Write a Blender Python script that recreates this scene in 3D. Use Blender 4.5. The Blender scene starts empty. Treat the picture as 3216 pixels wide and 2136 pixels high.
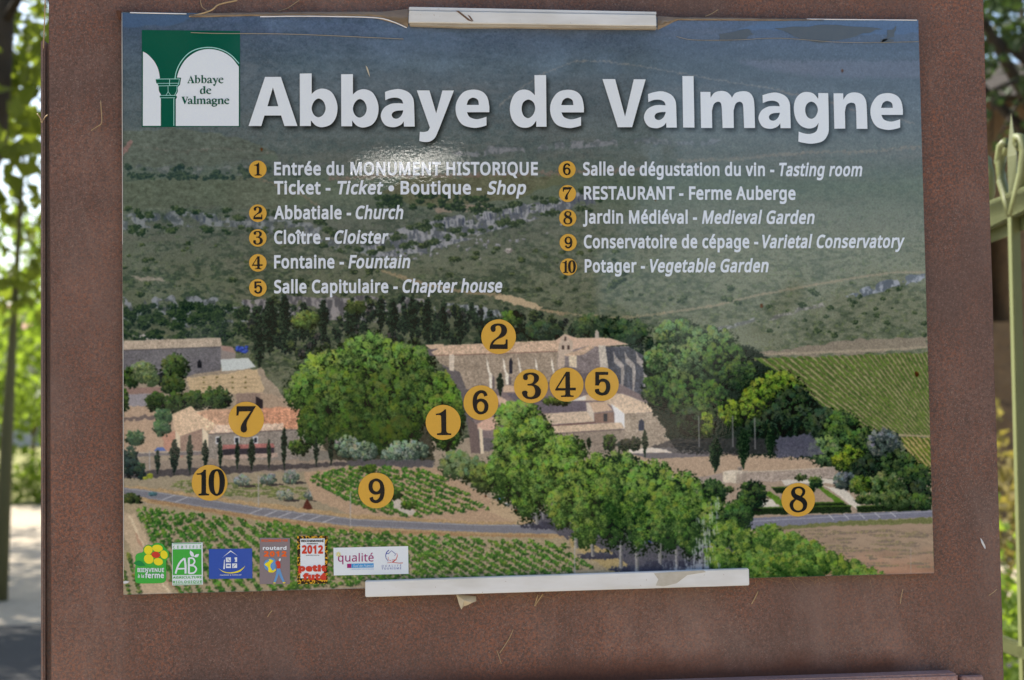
import bpy, bmesh, math, random
import numpy as np
from mathutils import Vector, Matrix
from mathutils.geometry import delaunay_2d_cdt as cdt

S = bpy.context.scene
COL = S.collection

# ------------------------------------------------------------------ camera
cam = bpy.data.cameras.new('camera'); cam_ob = bpy.data.objects.new('camera', cam); COL.objects.link(cam_ob)
S.camera = cam_ob
EYE = Vector((-0.15776, -1.46929, 1.38878))
right = Vector((0.99584953, -0.08973485, -0.01521116)); up = Vector((0.01106275, -0.04654715, 0.99885483)); back = right.cross(up)
M = Matrix.Identity(4)
for i, a in enumerate((right, up, back)):
    for j in range(3): M[j][i] = a[j]
M.translation = EYE
cam_ob.matrix_world = M
cam.sensor_width = 36; cam.lens = 50; cam.clip_start = .02; cam.clip_end = 3000
cam.dof.use_dof = True; cam.dof.focus_distance = 1.47; cam.dof.aperture_fstop = 7.5

# ------------------------------------------------------------------ daylight
SUN_AZ, SUN_EL = math.radians(-52), math.radians(46)      # azimuth from +y towards +x: behind the sign, to its left
WD = bpy.data.worlds.new("World"); S.world = WD; WD.use_nodes = True
nt = WD.node_tree; nt.nodes.clear()
sky = nt.nodes.new('ShaderNodeTexSky'); sky.sky_type = 'NISHITA'; sky.sun_disc = False
sky.sun_elevation = SUN_EL; sky.sun_rotation = SUN_AZ; sky.dust_density = 2.2; sky.ozone_density = .8
bg = nt.nodes.new('ShaderNodeBackground'); bg.inputs['Strength'].default_value = 0.13
wo = nt.nodes.new('ShaderNodeOutputWorld')
nt.links.new(sky.outputs[0], bg.inputs[0]); nt.links.new(bg.outputs[0], wo.inputs[0])
sun = bpy.data.lights.new('sun', 'SUN'); sun.energy = 5.0; sun.angle = math.radians(.53); sun.color = (1, .94, .84)
sun_ob = bpy.data.objects.new('sun', sun); COL.objects.link(sun_ob)
SUN_DIR = Vector((math.sin(SUN_AZ)*math.cos(SUN_EL), math.cos(SUN_AZ)*math.cos(SUN_EL), math.sin(SUN_EL)))
sun_ob.rotation_euler = SUN_DIR.to_track_quat('Z', 'Y').to_euler()
S.view_settings.view_transform = 'Standard'; S.view_settings.look = 'None'; S.view_settings.gamma = 1
S.view_settings.use_curve_mapping = False; S.view_settings.exposure = 1.12
S.render.engine = 'CYCLES'
S.cycles.use_denoising = True
S.cycles.max_bounces = 6; S.cycles.diffuse_bounces = 3; S.cycles.glossy_bounces = 3; S.cycles.transparent_max_bounces = 8
S.cycles.sample_clamp_indirect = 8

rnd = random.Random(11)
# ------------------------------------------------------------------ helpers
def lin(c):
    return tuple(((v/255)/12.92 if v/255 <= .04045 else ((v/255+.055)/1.055)**2.4) for v in c)
def tag(o, label=None, cat=None, group=None, kind=None):
    if label: o['label'] = label
    if cat: o['category'] = cat
    if group: o['group'] = group
    if kind: o['kind'] = kind
    return o
def empty(name, loc, rz=0.):
    o = bpy.data.objects.new(name, None); COL.objects.link(o); o.location = loc; o.rotation_euler.z = rz; o.empty_display_size = .1
    return o
def mesh_ob(name, verts, faces, mat, parent=None, smooth=False, loc=None, uvs=None):
    me = bpy.data.meshes.new(name); me.from_pydata([tuple(v) for v in verts], [], faces)
    if uvs is not None:
        l = me.uv_layers.new(name='UVMap')
        for p in me.polygons:
            for li in p.loop_indices: l.data[li].uv = uvs[me.loops[li].vertex_index]
    if mat: me.materials.append(mat)
    if smooth:
        for p in me.polygons: p.use_smooth = True
    me.update()
    o = bpy.data.objects.new(name, me); COL.objects.link(o)
    if parent: o.parent = parent
    if loc: o.location = loc
    return o
class Geo:
    """collects boxes, tubes and prisms for ONE mesh"""
    def __init__(s): s.v = []; s.f = []
    def add(s, vs, fs):
        n = len(s.v); s.v += [Vector(v) for v in vs]; s.f += [tuple(i+n for i in f) for f in fs]
    def box(s, x0, x1, y0, y1, z0, z1):
        s.add([(x0, y0, z0), (x1, y0, z0), (x1, y1, z0), (x0, y1, z0), (x0, y0, z1), (x1, y0, z1), (x1, y1, z1), (x0, y1, z1)],
              [(0, 3, 2, 1), (4, 5, 6, 7), (0, 1, 5, 4), (1, 2, 6, 5), (2, 3, 7, 6), (3, 0, 4, 7)])
    def prism(s, outline, y0, y1):
        """outline of (x, z) points extruded from y0 (front) to y1 (back)"""
        n = len(outline)
        s.add([(x, y0, z) for x, z in outline]+[(x, y1, z) for x, z in outline],
              [tuple(range(n)), tuple(range(2*n-1, n-1, -1))]+[(i, i+n, (i+1) % n+n, (i+1) % n) for i in range(n)])
    def tube(s, pts, rad, n=8, flat=1.):
        pts = [Vector(p) for p in pts]; R = rad if isinstance(rad, (list, tuple)) else [rad]*len(pts)
        base = len(s.v); ref = Vector((.3, .2, .9))
        for i, p in enumerate(pts):
            d = (pts[min(i+1, len(pts)-1)]-pts[max(i-1, 0)]).normalized()
            if abs(d.dot(ref)) > .95: ref = Vector((1, .1, 0))
            a = d.cross(ref).normalized(); b = d.cross(a)
            for k in range(n):
                t = 2*math.pi*k/n; s.v.append(p+(a*math.cos(t)*flat+b*math.sin(t))*R[i])
        for i in range(len(pts)-1):
            for k in range(n):
                s.f.append((base+i*n+k, base+i*n+(k+1) % n, base+(i+1)*n+(k+1) % n, base+(i+1)*n+k))
        s.f.append(tuple(base+k for k in range(n-1, -1, -1))); s.f.append(tuple(base+(len(pts)-1)*n+k for k in range(n)))
    def build(s, name, mat, parent=None, smooth=False, bevel=0, loc=None):
        o = mesh_ob(name, s.v, s.f, mat, parent, smooth, loc)
        bm = bmesh.new(); bm.from_mesh(o.data); bmesh.ops.recalc_face_normals(bm, faces=bm.faces)
        if bevel: bmesh.ops.bevel(bm, geom=[e for e in bm.edges if len(e.link_faces) == 2 and e.calc_face_angle(0) > .5], offset=bevel, segments=2, affect='EDGES')
        bm.to_mesh(o.data); bm.free()
        return o

class Mat:
    """small node builder"""
    def __init__(s, name, rough=.7, spec=.5):
        s.m = bpy.data.materials.new(name); s.m.use_nodes = True; s.n = s.m.node_tree.nodes; s.l = s.m.node_tree.links
        s.b = s.n['Principled BSDF']; s.b.inputs['Roughness'].default_value = rough; s.b.inputs['Specular IOR Level'].default_value = spec
        s.tc = None
    def coord(s, kind='Object'):
        if not s.tc: s.tc = s.n.new('ShaderNodeTexCoord')
        return s.tc.outputs[kind]
    def noise(s, scale, detail=4, rough=.55, vec=None, dist=0, stretch=None):
        t = s.n.new('ShaderNodeTexNoise'); t.inputs['Scale'].default_value = scale; t.inputs['Detail'].default_value = detail
        t.inputs['Roughness'].default_value = rough; t.inputs['Distortion'].default_value = dist
        v = vec or s.coord()
        if stretch:
            mp = s.n.new('ShaderNodeMapping'); mp.inputs['Scale'].default_value = stretch; s.l.new(v, mp.inputs[0]); v = mp.outputs[0]
        s.l.new(v, t.inputs['Vector']); return t.outputs['Fac']
    def ramp(s, fac, stops, interp='LINEAR'):
        r = s.n.new('ShaderNodeValToRGB'); r.color_ramp.interpolation = interp; e = r.color_ramp.elements
        while len(e) < len(stops): e.new(.5)
        for k, (p, c) in enumerate(stops):
            e[k].position = p; e[k].color = (c, c, c, 1) if isinstance(c, (int, float)) else (*c, 1)
        s.l.new(fac, r.inputs[0]); return r.outputs[0]
    def mix(s, fac, a, b, mode='MIX'):
        m = s.n.new('ShaderNodeMix'); m.data_type = 'RGBA'; m.blend_type = mode; m.clamp_factor = True
        for sock, v in ((m.inputs[0], fac), (m.inputs[6], a), (m.inputs[7], b)):
            if isinstance(v, bpy.types.NodeSocket): s.l.new(v, sock)
            elif isinstance(v, (int, float)): sock.default_value = v if sock == m.inputs[0] else (v, v, v, 1)
            else: sock.default_value = (*v, 1)
        return m.outputs[2]
    def math(s, op, a, b=0.):
        m = s.n.new('ShaderNodeMath'); m.operation = op
        for k, v in enumerate((a, b)):
            if isinstance(v, bpy.types.NodeSocket): s.l.new(v, m.inputs[k])
            else: m.inputs[k].default_value = v
        return m.outputs[0]
    def bump(s, h, strength=.3, dist=.001, normal=None):
        b = s.n.new('ShaderNodeBump'); b.inputs['Strength'].default_value = strength; b.inputs['Distance'].default_value = dist
        s.l.new(h, b.inputs['Height'])
        if normal: s.l.new(normal, b.inputs['Normal'])
        s.l.new(b.outputs[0], s.b.inputs['Normal']); return b.outputs[0]
    def color(s, c):
        if isinstance(c, bpy.types.NodeSocket): s.l.new(c, s.b.inputs['Base Color'])
        else: s.b.inputs['Base Color'].default_value = (*c, 1)
        return s
    def set(s, **k):
        for a, v in k.items():
            sock = s.b.inputs[a.replace('_', ' ')]
            if isinstance(v, bpy.types.NodeSocket): s.l.new(v, sock)
            else: sock.default_value = v
        return s
PRINT_GAIN = 1.0
GLYPHS = """
&587|244,581,213,581,273,581,318,567,297,576,339,557,366,524,354,543,377,506,383,458,383,484,383,424,350,372,372,396,328,349,268,308,301,327,319,258,423,159,371,209,437,175,457,216,448,194,466,238,479,286,473,261,503,286,550,286,526,286,542,252,518,191,531,220,505,161,468,114,489,136,507,76,585,0,546,38,554,0,490,0,522,0,467,22,420,67,443,45,404,52,366,28,386,39,347,17,303,2,326,8,279,-5,223,-8,253,-8,186,-8,127,10,154,-2,100,22,65,63,79,40,50,87,43,149,43,115,43,176,57,220,47,200,67,240,100,273,82,257,119,288,166,318,141,303,155,330,133,358,144,344,122,372,107,403,114,387,100,419,96,456,96,437,96,482,114,524,102,505,126,542,165,567,143,557,187,576|209,273,264,219,189,262,159,239,173,251,146,228,128,201,135,215,120,187,116,152,116,171,116,122,146,81,126,99,166,63,225,55,192,55,260,55,314,71,289,60,338,83,375,111,359,96,320,165|241,524,263,524,219,524,186,506,201,518,172,494,165,457,165,478,165,438,180,404,170,420,191,387,225,350,205,369,256,368,292,401,279,385,306,418,313,458,313,437,313,477,294,505,306,493,281,518
-258|32,184,97,184,32,204,32,246,32,225,97,246,226,246,161,246,226,225,226,184,226,204,161,184
0459|419,287,419,349,419,241,409,163,416,199,402,126,376,70,391,96,360,45,316,12,341,25,292,-1,229,-8,263,-8,186,-8,122,27,150,4,94,51,60,129,73,85,46,173,39,287,39,226,39,349,58,446,46,402,71,490,119,547,91,523,146,570,229,581,183,581,271,581,335,547,307,570,364,523,399,446,385,490,412,402|110,287,110,339,110,235,121,156,114,191,129,122,159,78,142,96,177,61,229,52,200,52,257,52,298,78,281,61,315,95,336,156,328,121,344,191,348,287,348,235,348,339,336,417,344,383,328,452,298,495,315,478,281,513,229,521,257,521,200,521,159,495,177,513,142,478,121,417,129,452,114,383
1459|285,0,285,191,262,0,216,0,239,0,216,133,216,400,216,267,216,416,216,439,216,429,216,450,217,470,217,460,218,479,219,499,218,489,210,490,196,477,203,483,189,471,169,455,180,464,149,438,108,405,129,422,96,421,71,452,84,437,123,492,226,573,175,532,246,573,285,573,265,573,285,382
2459|417,0,417,21,291,0,38,0,165,0,38,20,38,59,38,39,88,109,188,210,138,160,217,239,261,287,242,265,281,310,306,353,296,332,316,375,322,424,322,399,322,456,294,496,312,480,275,512,221,520,250,520,193,520,147,506,168,516,126,496,83,466,105,483,70,482,45,513,57,497,60,526,94,548,76,538,112,558,153,572,132,566,174,578,221,581,196,581,256,581,313,562,287,574,338,550,372,510,358,532,387,487,394,428,394,460,394,398,375,344,388,370,363,318,324,267,346,292,302,241,247,185,276,214,207,146,128,67,167,107,128,66,128,64,128,65,224,64,417,64,321,64,417,43
A512|437,0,462,0,414,59,368,177,391,118,292,177,141,177,217,177,118,118,73,0,96,59,49,0,0,0,24,0,75,192,224,575,149,383,245,575,289,575,267,575,363,383,512,0,437,192,487,0|282,415,304,357,281,419,274,438,278,427,271,449,263,473,267,461,260,485,255,500,257,494,252,490,247,468,250,479,244,457,238,438,241,447,235,429,230,415,232,421,209,357,165,241,187,299,226,241,346,241,286,241,325,299
B521|241,573,187,573,313,573,404,541,367,562,440,520,459,431,459,483,459,408,446,371,455,388,438,354,409,328,426,339,393,316,350,304,373,308,350,303,350,300,350,301,374,296,415,279,395,289,435,269,461,236,450,254,472,217,478,163,478,193,478,128,454,74,470,99,438,50,385,19,415,31,356,6,279,0,320,0,212,0,78,0,145,0,78,191,78,573,78,382,132,573|256,329,221,329,305,329,357,352,339,337,375,368,384,423,384,392,384,454,351,490,373,477,329,504,245,511,293,511,213,511,150,511,182,511,150,450,150,329,150,389,185,329|150,269,187,269,150,199,150,61,150,130,188,61,265,61,227,61,316,61,371,91,352,71,391,110,401,168,401,136,401,189,388,221,397,206,379,236,344,256,364,248,323,265,260,269,295,269,223,269
C507|323,517,349,517,293,517,241,502,265,512,216,491,178,456,195,476,161,436,139,383,148,412,130,354,125,286,125,322,125,239,147,164,132,198,162,129,213,83,184,102,242,65,322,55,279,55,348,55,394,62,371,57,416,66,460,78,438,71,460,57,460,15,460,36,438,7,393,-2,416,1,371,-6,312,-8,343,-8,254,-8,166,28,205,4,127,52,78,131,98,86,59,175,49,287,49,227,49,330,67,406,55,370,79,442,120,499,97,473,143,525,206,559,172,545,240,574,324,581,280,581,353,581,409,572,382,578,436,566,482,547,461,558,472,527,453,486,463,506,435,494,394,508,416,501,372,514
D585|536,292,536,353,536,228,501,131,525,174,477,87,399,33,443,55,354,11,237,0,300,0,184,0,78,0,131,0,78,191,78,573,78,382,137,573,254,573,195,573,312,573,404,540,362,562,446,519,502,446,479,488,525,405|460,289,460,214,460,340,435,415,452,382,418,447,361,487,394,471,329,503,244,511,290,511,213,511,150,511,181,511,150,361,150,62,150,211,176,62,228,62,202,62,305,62,402,119,363,81,441,157
E446|398,0,398,21,291,0,78,0,184,0,78,191,78,573,78,382,184,573,398,573,291,573,398,551,398,509,398,530,315,509,150,509,233,509,150,450,150,330,150,390,228,330,383,330,306,330,383,310,383,268,383,289,306,268,150,268,228,268,150,200,150,63,150,132,233,63,398,63,315,63,398,42
F416|150,0,150,81,126,0,78,0,102,0,78,191,78,573,78,382,184,573,398,573,291,573,398,551,398,509,398,530,315,509,150,509,233,509,150,442,150,306,150,374,227,306,383,306,305,306,383,285,383,243,383,264,305,243,150,243,227,243,150,162
G584|326,302,326,281,392,302,524,302,458,302,524,209,524,22,524,115,493,11,431,-1,462,4,399,-6,323,-8,363,-8,264,-8,173,28,214,4,133,51,81,130,102,85,59,174,49,286,49,226,49,346,84,442,61,398,108,486,186,544,142,520,230,568,346,581,283,581,378,581,437,572,408,578,465,566,516,547,492,558,507,526,489,484,498,505,469,493,421,508,446,501,395,514,342,517,369,517,296,517,225,489,257,508,192,470,150,409,167,444,133,375,124,286,124,334,124,241,146,166,132,201,161,131,216,84,184,103,247,64,340,55,289,55,365,55,404,59,387,56,422,61,452,68,438,64,452,125,452,238,452,182,410,238,326,238,368,238,326,260
H594|516,0,516,191,492,0,443,0,468,0,443,89,443,267,443,178,346,267,150,267,248,267,150,178,150,0,150,89,126,0,78,0,102,0,78,191,78,573,78,382,102,573,150,573,126,573,150,492,150,330,150,411,248,330,443,330,346,330,443,411,443,573,443,492,468,573,516,573,492,573,516,382
I272|239,0,239,14,170,0,32,0,101,0,32,14,32,42,32,28,55,47,99,57,77,52,99,210,99,515,99,362,77,520,32,531,55,526,32,545,32,573,32,559,101,573,239,573,170,573,239,559,239,531,239,545,217,526,172,515,194,520,172,362,172,57,172,210,194,52,239,42,217,47,239,28
J219|-3,-152,27,-152,-16,-152,-37,-150,-27,-151,-47,-148,-63,-142,-55,-145,-63,-122,-63,-81,-63,-101,-54,-83,-35,-87,-45,-85,-26,-88,-5,-89,-16,-89,9,-89,33,-81,21,-86,45,-76,63,-53,55,-66,70,-40,74,3,74,-21,74,193,74,573,74,383,98,573,146,573,122,573,146,385,146,9,146,197,146,-28,128,-82,140,-58,115,-106,75,-135,98,-124,53,-147
L420|78,0,185,0,78,191,78,573,78,382,102,573,150,573,126,573,150,403,150,64,150,234,233,64,400,64,317,64,400,43,400,0,400,21,293,0
M727|330,0,350,0,268,167,142,502,205,335,141,502,139,502,140,502,140,491,142,461,141,478,142,445,144,407,143,426,144,387,144,347,144,368,144,231,144,0,144,116,122,0,78,0,100,0,78,191,78,573,78,382,113,573,184,573,149,573,243,416,361,103,302,260,362,103,364,103,363,103,424,260,544,573,484,416,579,573,650,573,614,573,650,382,650,0,650,191,626,0,578,0,602,0,578,117,578,352,578,235,578,371,579,408,578,389,580,426,581,460,580,444,582,476,584,501,583,490,583,501,581,501,582,501,517,334,390,0,453,167,370,0
N609|532,0,532,191,504,0,447,0,476,0,345,159,141,476,243,317,140,476,138,476,139,476,139,463,141,432,140,449,142,415,143,378,142,397,144,359,144,320,144,340,144,213,144,0,144,107,122,0,78,0,100,0,78,191,78,573,78,382,106,573,161,573,133,573,263,415,467,99,365,257,468,99,470,99,469,99,469,107,468,137,469,120,467,154,466,193,466,173,465,214,464,249,464,232,464,357,464,573,464,465,487,573,532,573,509,573,532,382
O626|577,287,577,346,577,243,561,166,572,202,549,130,510,73,533,99,488,47,428,13,461,27,395,-1,314,-8,357,-8,269,-8,196,13,230,-1,163,27,114,73,136,47,92,99,65,167,76,130,54,203,49,288,49,244,49,347,78,442,59,398,97,486,166,545,126,520,205,569,314,581,254,581,372,581,459,545,420,569,498,521,547,442,527,486,567,398|125,287,125,335,125,239,145,163,132,198,159,128,207,83,179,101,235,64,314,55,271,55,357,55,420,83,392,64,447,101,481,163,468,128,495,198,501,287,501,239,501,359,456,457,486,416,426,498,314,518,379,518,271,518,207,490,235,509,179,472,145,411,159,445,132,377
P485|229,573,179,573,304,573,393,528,359,558,427,499,444,404,444,458,444,381,433,336,440,358,425,315,395,278,412,295,377,261,324,238,353,248,295,228,216,223,258,223,194,223,150,223,172,223,150,149,150,0,150,74,126,0,78,0,102,0,78,191,78,573,78,382,128,573|223,511,274,511,199,511,150,511,174,511,150,435,150,285,150,360,169,285,208,285,188,285,244,285,298,296,274,289,322,304,352,334,340,316,364,351,370,401,370,373,370,438,334,484,358,465,311,502
Q626|577,287,577,346,577,241,559,160,571,198,546,122,503,64,527,90,478,38,411,6,447,19,456,-41,548,-136,502,-89,513,-136,444,-136,479,-136,407,-93,334,-7,370,-50,330,-7,324,-8,327,-7,320,-8,314,-8,317,-8,269,-8,196,13,230,-1,163,27,114,73,136,47,92,99,65,167,76,130,54,203,49,288,49,244,49,347,78,442,59,398,97,486,166,545,126,520,205,569,314,581,254,581,372,581,459,545,420,569,498,521,547,442,527,486,567,398|125,287,125,335,125,239,145,163,132,198,159,128,207,83,179,101,235,64,314,55,271,55,357,55,420,83,392,64,447,101,481,163,468,128,495,198,501,287,501,239,501,359,456,457,486,416,426,498,314,518,379,518,271,518,207,490,235,509,179,472,145,411,159,445,132,377
R499|236,573,183,573,283,573,353,555,323,567,384,543,422,500,407,524,437,476,444,410,444,446,444,379,427,334,439,354,416,313,385,285,402,297,367,273,330,257,349,264,382,171,487,0,434,86,459,0,403,0,431,0,356,79,264,237,310,158,226,237,150,237,188,237,150,158,150,0,150,79,126,0,78,0,102,0,78,191,78,573,78,382,130,573|232,510,263,510,204,510,150,510,177,510,150,439,150,298,150,368,179,298,236,298,207,298,282,298,338,325,316,307,359,344,370,407,370,371,370,432,355,467,365,452,345,482,310,500,330,493,289,507
S440|403,153,403,183,403,119,378,66,394,90,361,42,307,11,337,24,276,-2,198,-8,240,-8,177,-8,137,-5,156,-7,117,-3,83,4,99,0,67,8,41,19,53,13,41,42,41,88,41,65,60,80,113,65,84,72,141,58,201,55,171,55,230,55,273,66,253,58,292,73,316,98,306,84,326,112,330,147,330,128,330,165,318,194,326,181,310,207,277,230,297,219,258,241,196,265,230,252,171,274,131,294,150,283,113,304,85,330,97,316,73,343,57,375,63,358,51,392,48,435,48,412,48,465,71,513,56,491,87,534,136,563,108,551,163,575,231,581,195,581,262,581,318,572,291,578,344,566,389,549,368,558,381,528,366,487,374,507,347,495,302,508,325,503,279,514,229,517,254,517,205,517,169,507,185,514,153,500,133,478,141,490,125,465,121,434,121,450,121,415,133,386,125,399,141,373,172,351,154,361,191,341,246,318,215,330,280,306,332,279,308,293,355,265,385,228,372,248,397,208
T446|259,0,259,170,235,0,187,0,211,0,187,170,187,509,187,339,127,509,8,509,68,509,8,530,8,573,8,551,151,573,437,573,294,573,437,551,437,509,437,530,378,509,259,509,318,509,259,339
U586|513,202,513,326,513,163,489,95,505,127,473,63,416,20,449,38,383,1,290,-8,341,-8,219,-8,128,50,165,11,91,89,72,204,72,140,72,327,72,573,72,450,96,573,144,573,120,573,144,449,144,201,144,325,144,155,182,93,157,119,206,67,294,55,244,55,329,55,379,73,357,61,401,86,427,126,416,103,437,148,442,202,442,173,442,326,442,573,442,449,466,573,513,573,489,573,513,449
V481|481,573,456,573,413,382,277,0,345,191,253,0,204,0,229,0,136,191,0,573,68,382,25,573,75,573,50,573,118,450,204,205,161,328,210,190,220,160,215,175,224,146,231,119,228,132,235,106,241,80,238,93,243,93,250,119,246,106,253,133,262,161,257,147,266,176,277,207,271,191,319,329,405,573,362,451,430,573
a450|231,437,203,437,283,437,347,403,322,426,372,380,385,293,385,343,385,195,385,0,385,98,368,0,334,0,351,0,329,20,320,61,325,41,319,61,317,61,318,61,304,45,279,22,292,32,266,12,234,-1,251,4,217,-6,172,-8,196,-8,147,-8,103,6,124,-3,82,15,55,48,66,29,43,67,37,119,37,91,37,162,87,219,54,195,121,242,243,257,173,254,267,257,316,259,292,258,316,268,316,285,316,276,316,321,293,359,308,345,277,373,227,380,255,380,204,380,163,370,183,377,142,363,106,347,123,356,99,365,84,400,91,383,103,410,151,426,125,419,176,433|252,208,273,209,198,206,141,182,161,197,120,167,110,119,110,146,110,95,132,66,117,77,147,55,188,49,165,49,225,49,279,79,255,59,303,99,315,172,315,130,315,184,315,210,315,197,294,209
b493|139,461,139,511,139,443,138,410,138,426,137,394,135,373,136,382,136,373,139,373,137,373,151,391,189,419,168,406,211,431,272,437,238,437,325,437,401,381,368,418,433,344,449,215,449,289,449,166,427,91,442,125,412,58,365,17,392,33,338,0,272,-8,307,-8,238,-8,189,10,211,-2,168,23,139,55,151,37,137,55,133,55,135,55,128,36,119,0,123,18,102,0,68,0,85,0,68,203,68,609,68,406,92,609,139,609,115,609,139,560|260,379,299,379,229,379,188,361,205,373,170,350,150,308,157,332,142,285,139,217,139,254,139,216,139,214,139,215,139,161,165,93,147,121,182,65,261,51,214,51,300,51,348,93,329,65,367,121,376,216,376,162,376,270,348,338,367,310,329,365
c385|241,-8,265,-8,203,-8,139,15,169,0,109,31,69,87,86,55,53,120,44,213,44,162,44,265,71,342,53,308,88,375,142,415,112,399,173,430,245,438,207,438,267,438,309,431,288,436,329,426,358,415,346,421,351,395,337,356,344,376,324,361,292,370,309,365,275,374,244,376,259,376,215,376,172,358,191,370,154,345,131,303,140,327,122,279,117,213,117,249,117,179,131,126,122,150,140,102,172,71,153,84,190,59,240,53,213,53,263,53,302,60,284,55,320,65,351,78,336,71,351,57,351,15,351,36,337,8,304,-2,321,2,286,-6
d493|221,-8,243,-8,167,-8,92,48,124,11,60,85,44,214,44,140,44,288,93,381,60,344,125,419,221,438,168,438,244,438,280,429,263,435,296,424,323,407,311,416,335,397,354,374,346,386,356,374,359,374,358,374,359,381,356,405,358,392,355,419,354,438,354,430,354,495,354,609,354,552,378,609,425,609,401,609,425,406,425,0,425,203,406,0,368,0,387,0,365,19,358,58,361,38,357,58,354,58,356,58,346,45,323,24,335,34,311,15,279,1,296,7,263,-5|232,51,193,51,277,51,328,88,309,63,346,113,355,200,355,150,355,205,355,213,355,209,355,267,329,336,346,308,311,365,231,379,279,379,193,379,146,334,165,364,127,304,117,213,117,263,117,161,146,93,127,121,165,65
e452|234,438,196,438,271,438,329,414,303,430,356,398,390,346,376,375,404,317,411,244,411,283,411,230,411,201,411,215,313,201,117,201,215,201,118,153,154,90,131,116,178,65,254,52,211,52,281,52,327,60,306,55,348,65,392,82,370,72,392,61,392,20,392,41,370,10,327,-1,349,3,306,-6,251,-8,280,-8,210,-8,143,17,174,0,112,33,70,91,88,58,53,124,44,212,44,164,44,259,68,333,52,299,84,366,134,411,106,392,163,429|233,380,257,380,200,380,154,348,173,369,134,326,119,257,122,296,192,257,338,257,265,257,338,282,326,322,334,303,319,340,292,364,308,354,277,375
f276|266,375,266,393,230,375,158,375,194,375,158,250,158,0,158,125,134,0,87,0,111,0,87,125,87,375,87,250,62,375,12,375,37,375,12,386,12,408,12,397,37,416,87,432,62,424,87,441,87,457,87,449,87,494,104,547,93,524,115,570,152,597,131,587,172,608,227,613,198,613,244,613,274,609,260,612,288,606,310,599,300,603,304,581,292,544,298,562,283,546,262,552,273,549,251,554,228,556,240,556,204,556,175,532,187,548,164,516,158,458,158,492,158,449,158,430,158,439,194,430,266,430,230,430,266,412
g493|221,438,165,438,249,438,297,422,274,433,320,411,355,373,339,395,357,373,359,373,358,373,362,392,369,430,366,411,388,430,425,430,406,430,425,284,425,-7,425,138,425,-48,404,-109,418,-82,390,-137,341,-172,369,-158,312,-186,233,-192,276,-192,202,-192,147,-186,173,-190,121,-181,78,-165,98,-174,78,-144,78,-100,78,-122,98,-111,149,-125,122,-119,176,-131,237,-134,206,-134,273,-134,324,-101,302,-123,345,-80,355,-13,355,-50,355,-7,355,4,355,-2,355,10,356,32,356,20,357,44,358,57,357,52,357,57,354,57,356,57,339,35,299,8,321,19,277,-3,221,-8,251,-8,166,-8,91,51,122,11,60,90,44,214,44,144,44,283,91,377,60,337,122,418|230,379,259,379,206,379,169,359,186,372,152,346,130,303,139,328,121,279,117,213,117,249,117,160,146,92,127,120,166,64,232,50,194,50,254,50,288,58,272,53,303,64,326,85,316,73,337,97,349,131,344,112,354,149,356,197,356,172,356,203,356,214,356,209,356,253,343,309,352,285,334,333,302,362,320,350,283,373
h496|139,431,139,490,139,420,138,399,138,410,137,389,135,370,136,379,136,370,140,370,138,370,149,385,174,407,160,398,188,417,221,429,203,424,238,435,273,437,255,437,308,437,360,421,337,432,384,410,413,370,401,393,425,347,431,280,431,317,431,187,431,0,431,93,407,0,361,0,384,0,361,92,361,275,361,183,361,310,338,353,353,336,322,370,265,379,298,379,233,379,189,360,207,372,171,348,150,308,158,331,143,284,139,222,139,256,139,148,139,0,139,74,115,0,68,0,92,0,68,203,68,609,68,406,92,609,139,609,115,609,139,550
i207|139,430,115,430,139,287,139,0,139,143,115,0,68,0,92,0,68,143,68,430,68,287,92,430|104,591,92,591,115,591,133,580,124,587,141,573,145,546,145,562,145,531,133,512,141,520,124,505,104,501,115,501,92,501,75,512,83,505,67,520,63,546,63,531,63,562,75,580,67,573,83,587
k428|138,291,138,397,138,283,137,257,138,271,136,244,135,221,135,231,136,221,138,221,137,221,141,226,152,240,146,232,159,248,172,264,165,256,179,273,189,285,184,279,235,333,326,430,281,381,354,430,409,430,381,430,351,369,235,246,293,307,297,164,421,0,359,82,393,0,336,0,364,0,286,67,187,200,237,134,171,186,138,158,154,172,138,105,138,0,138,53,115,0,68,0,91,0,68,203,68,609,68,406,91,609,138,609,115,609,138,503
l207|139,0,139,203,115,0,68,0,92,0,68,203,68,609,68,406,92,609,139,609,115,609,139,406
m750|540,438,512,438,588,438,649,401,625,425,673,376,685,280,685,335,685,187,685,0,685,93,662,0,615,0,638,0,615,92,615,277,615,184,615,310,594,353,608,336,580,370,528,379,558,379,486,379,438,342,456,366,420,318,411,237,411,283,411,158,411,0,411,79,388,0,342,0,365,0,342,92,342,277,342,184,342,299,332,333,338,318,326,348,303,367,316,360,290,375,253,379,274,379,225,379,185,360,202,372,169,348,150,308,157,331,142,285,139,223,139,257,139,149,139,0,139,74,115,0,68,0,92,0,68,143,68,430,68,287,87,430,125,430,106,430,129,410,136,371,132,391,137,371,140,371,138,371,149,386,173,409,160,399,186,418,217,431,200,426,233,435,266,438,249,438,299,438,349,420,327,432,371,408,398,366,388,390,399,366,402,366,400,366,416,390,461,420,436,408,486,432
n496|275,438,257,438,326,438,391,401,365,425,418,376,431,280,431,335,431,187,431,0,431,93,407,0,361,0,384,0,361,92,361,275,361,183,361,310,338,353,353,336,322,370,265,379,298,379,217,379,166,338,184,365,148,312,139,223,139,273,139,149,139,0,139,74,115,0,68,0,92,0,68,143,68,430,68,287,87,430,125,430,106,430,129,410,136,371,132,391,137,371,140,371,138,371,149,386,175,409,161,399,189,418,222,431,205,426,239,435
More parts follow.
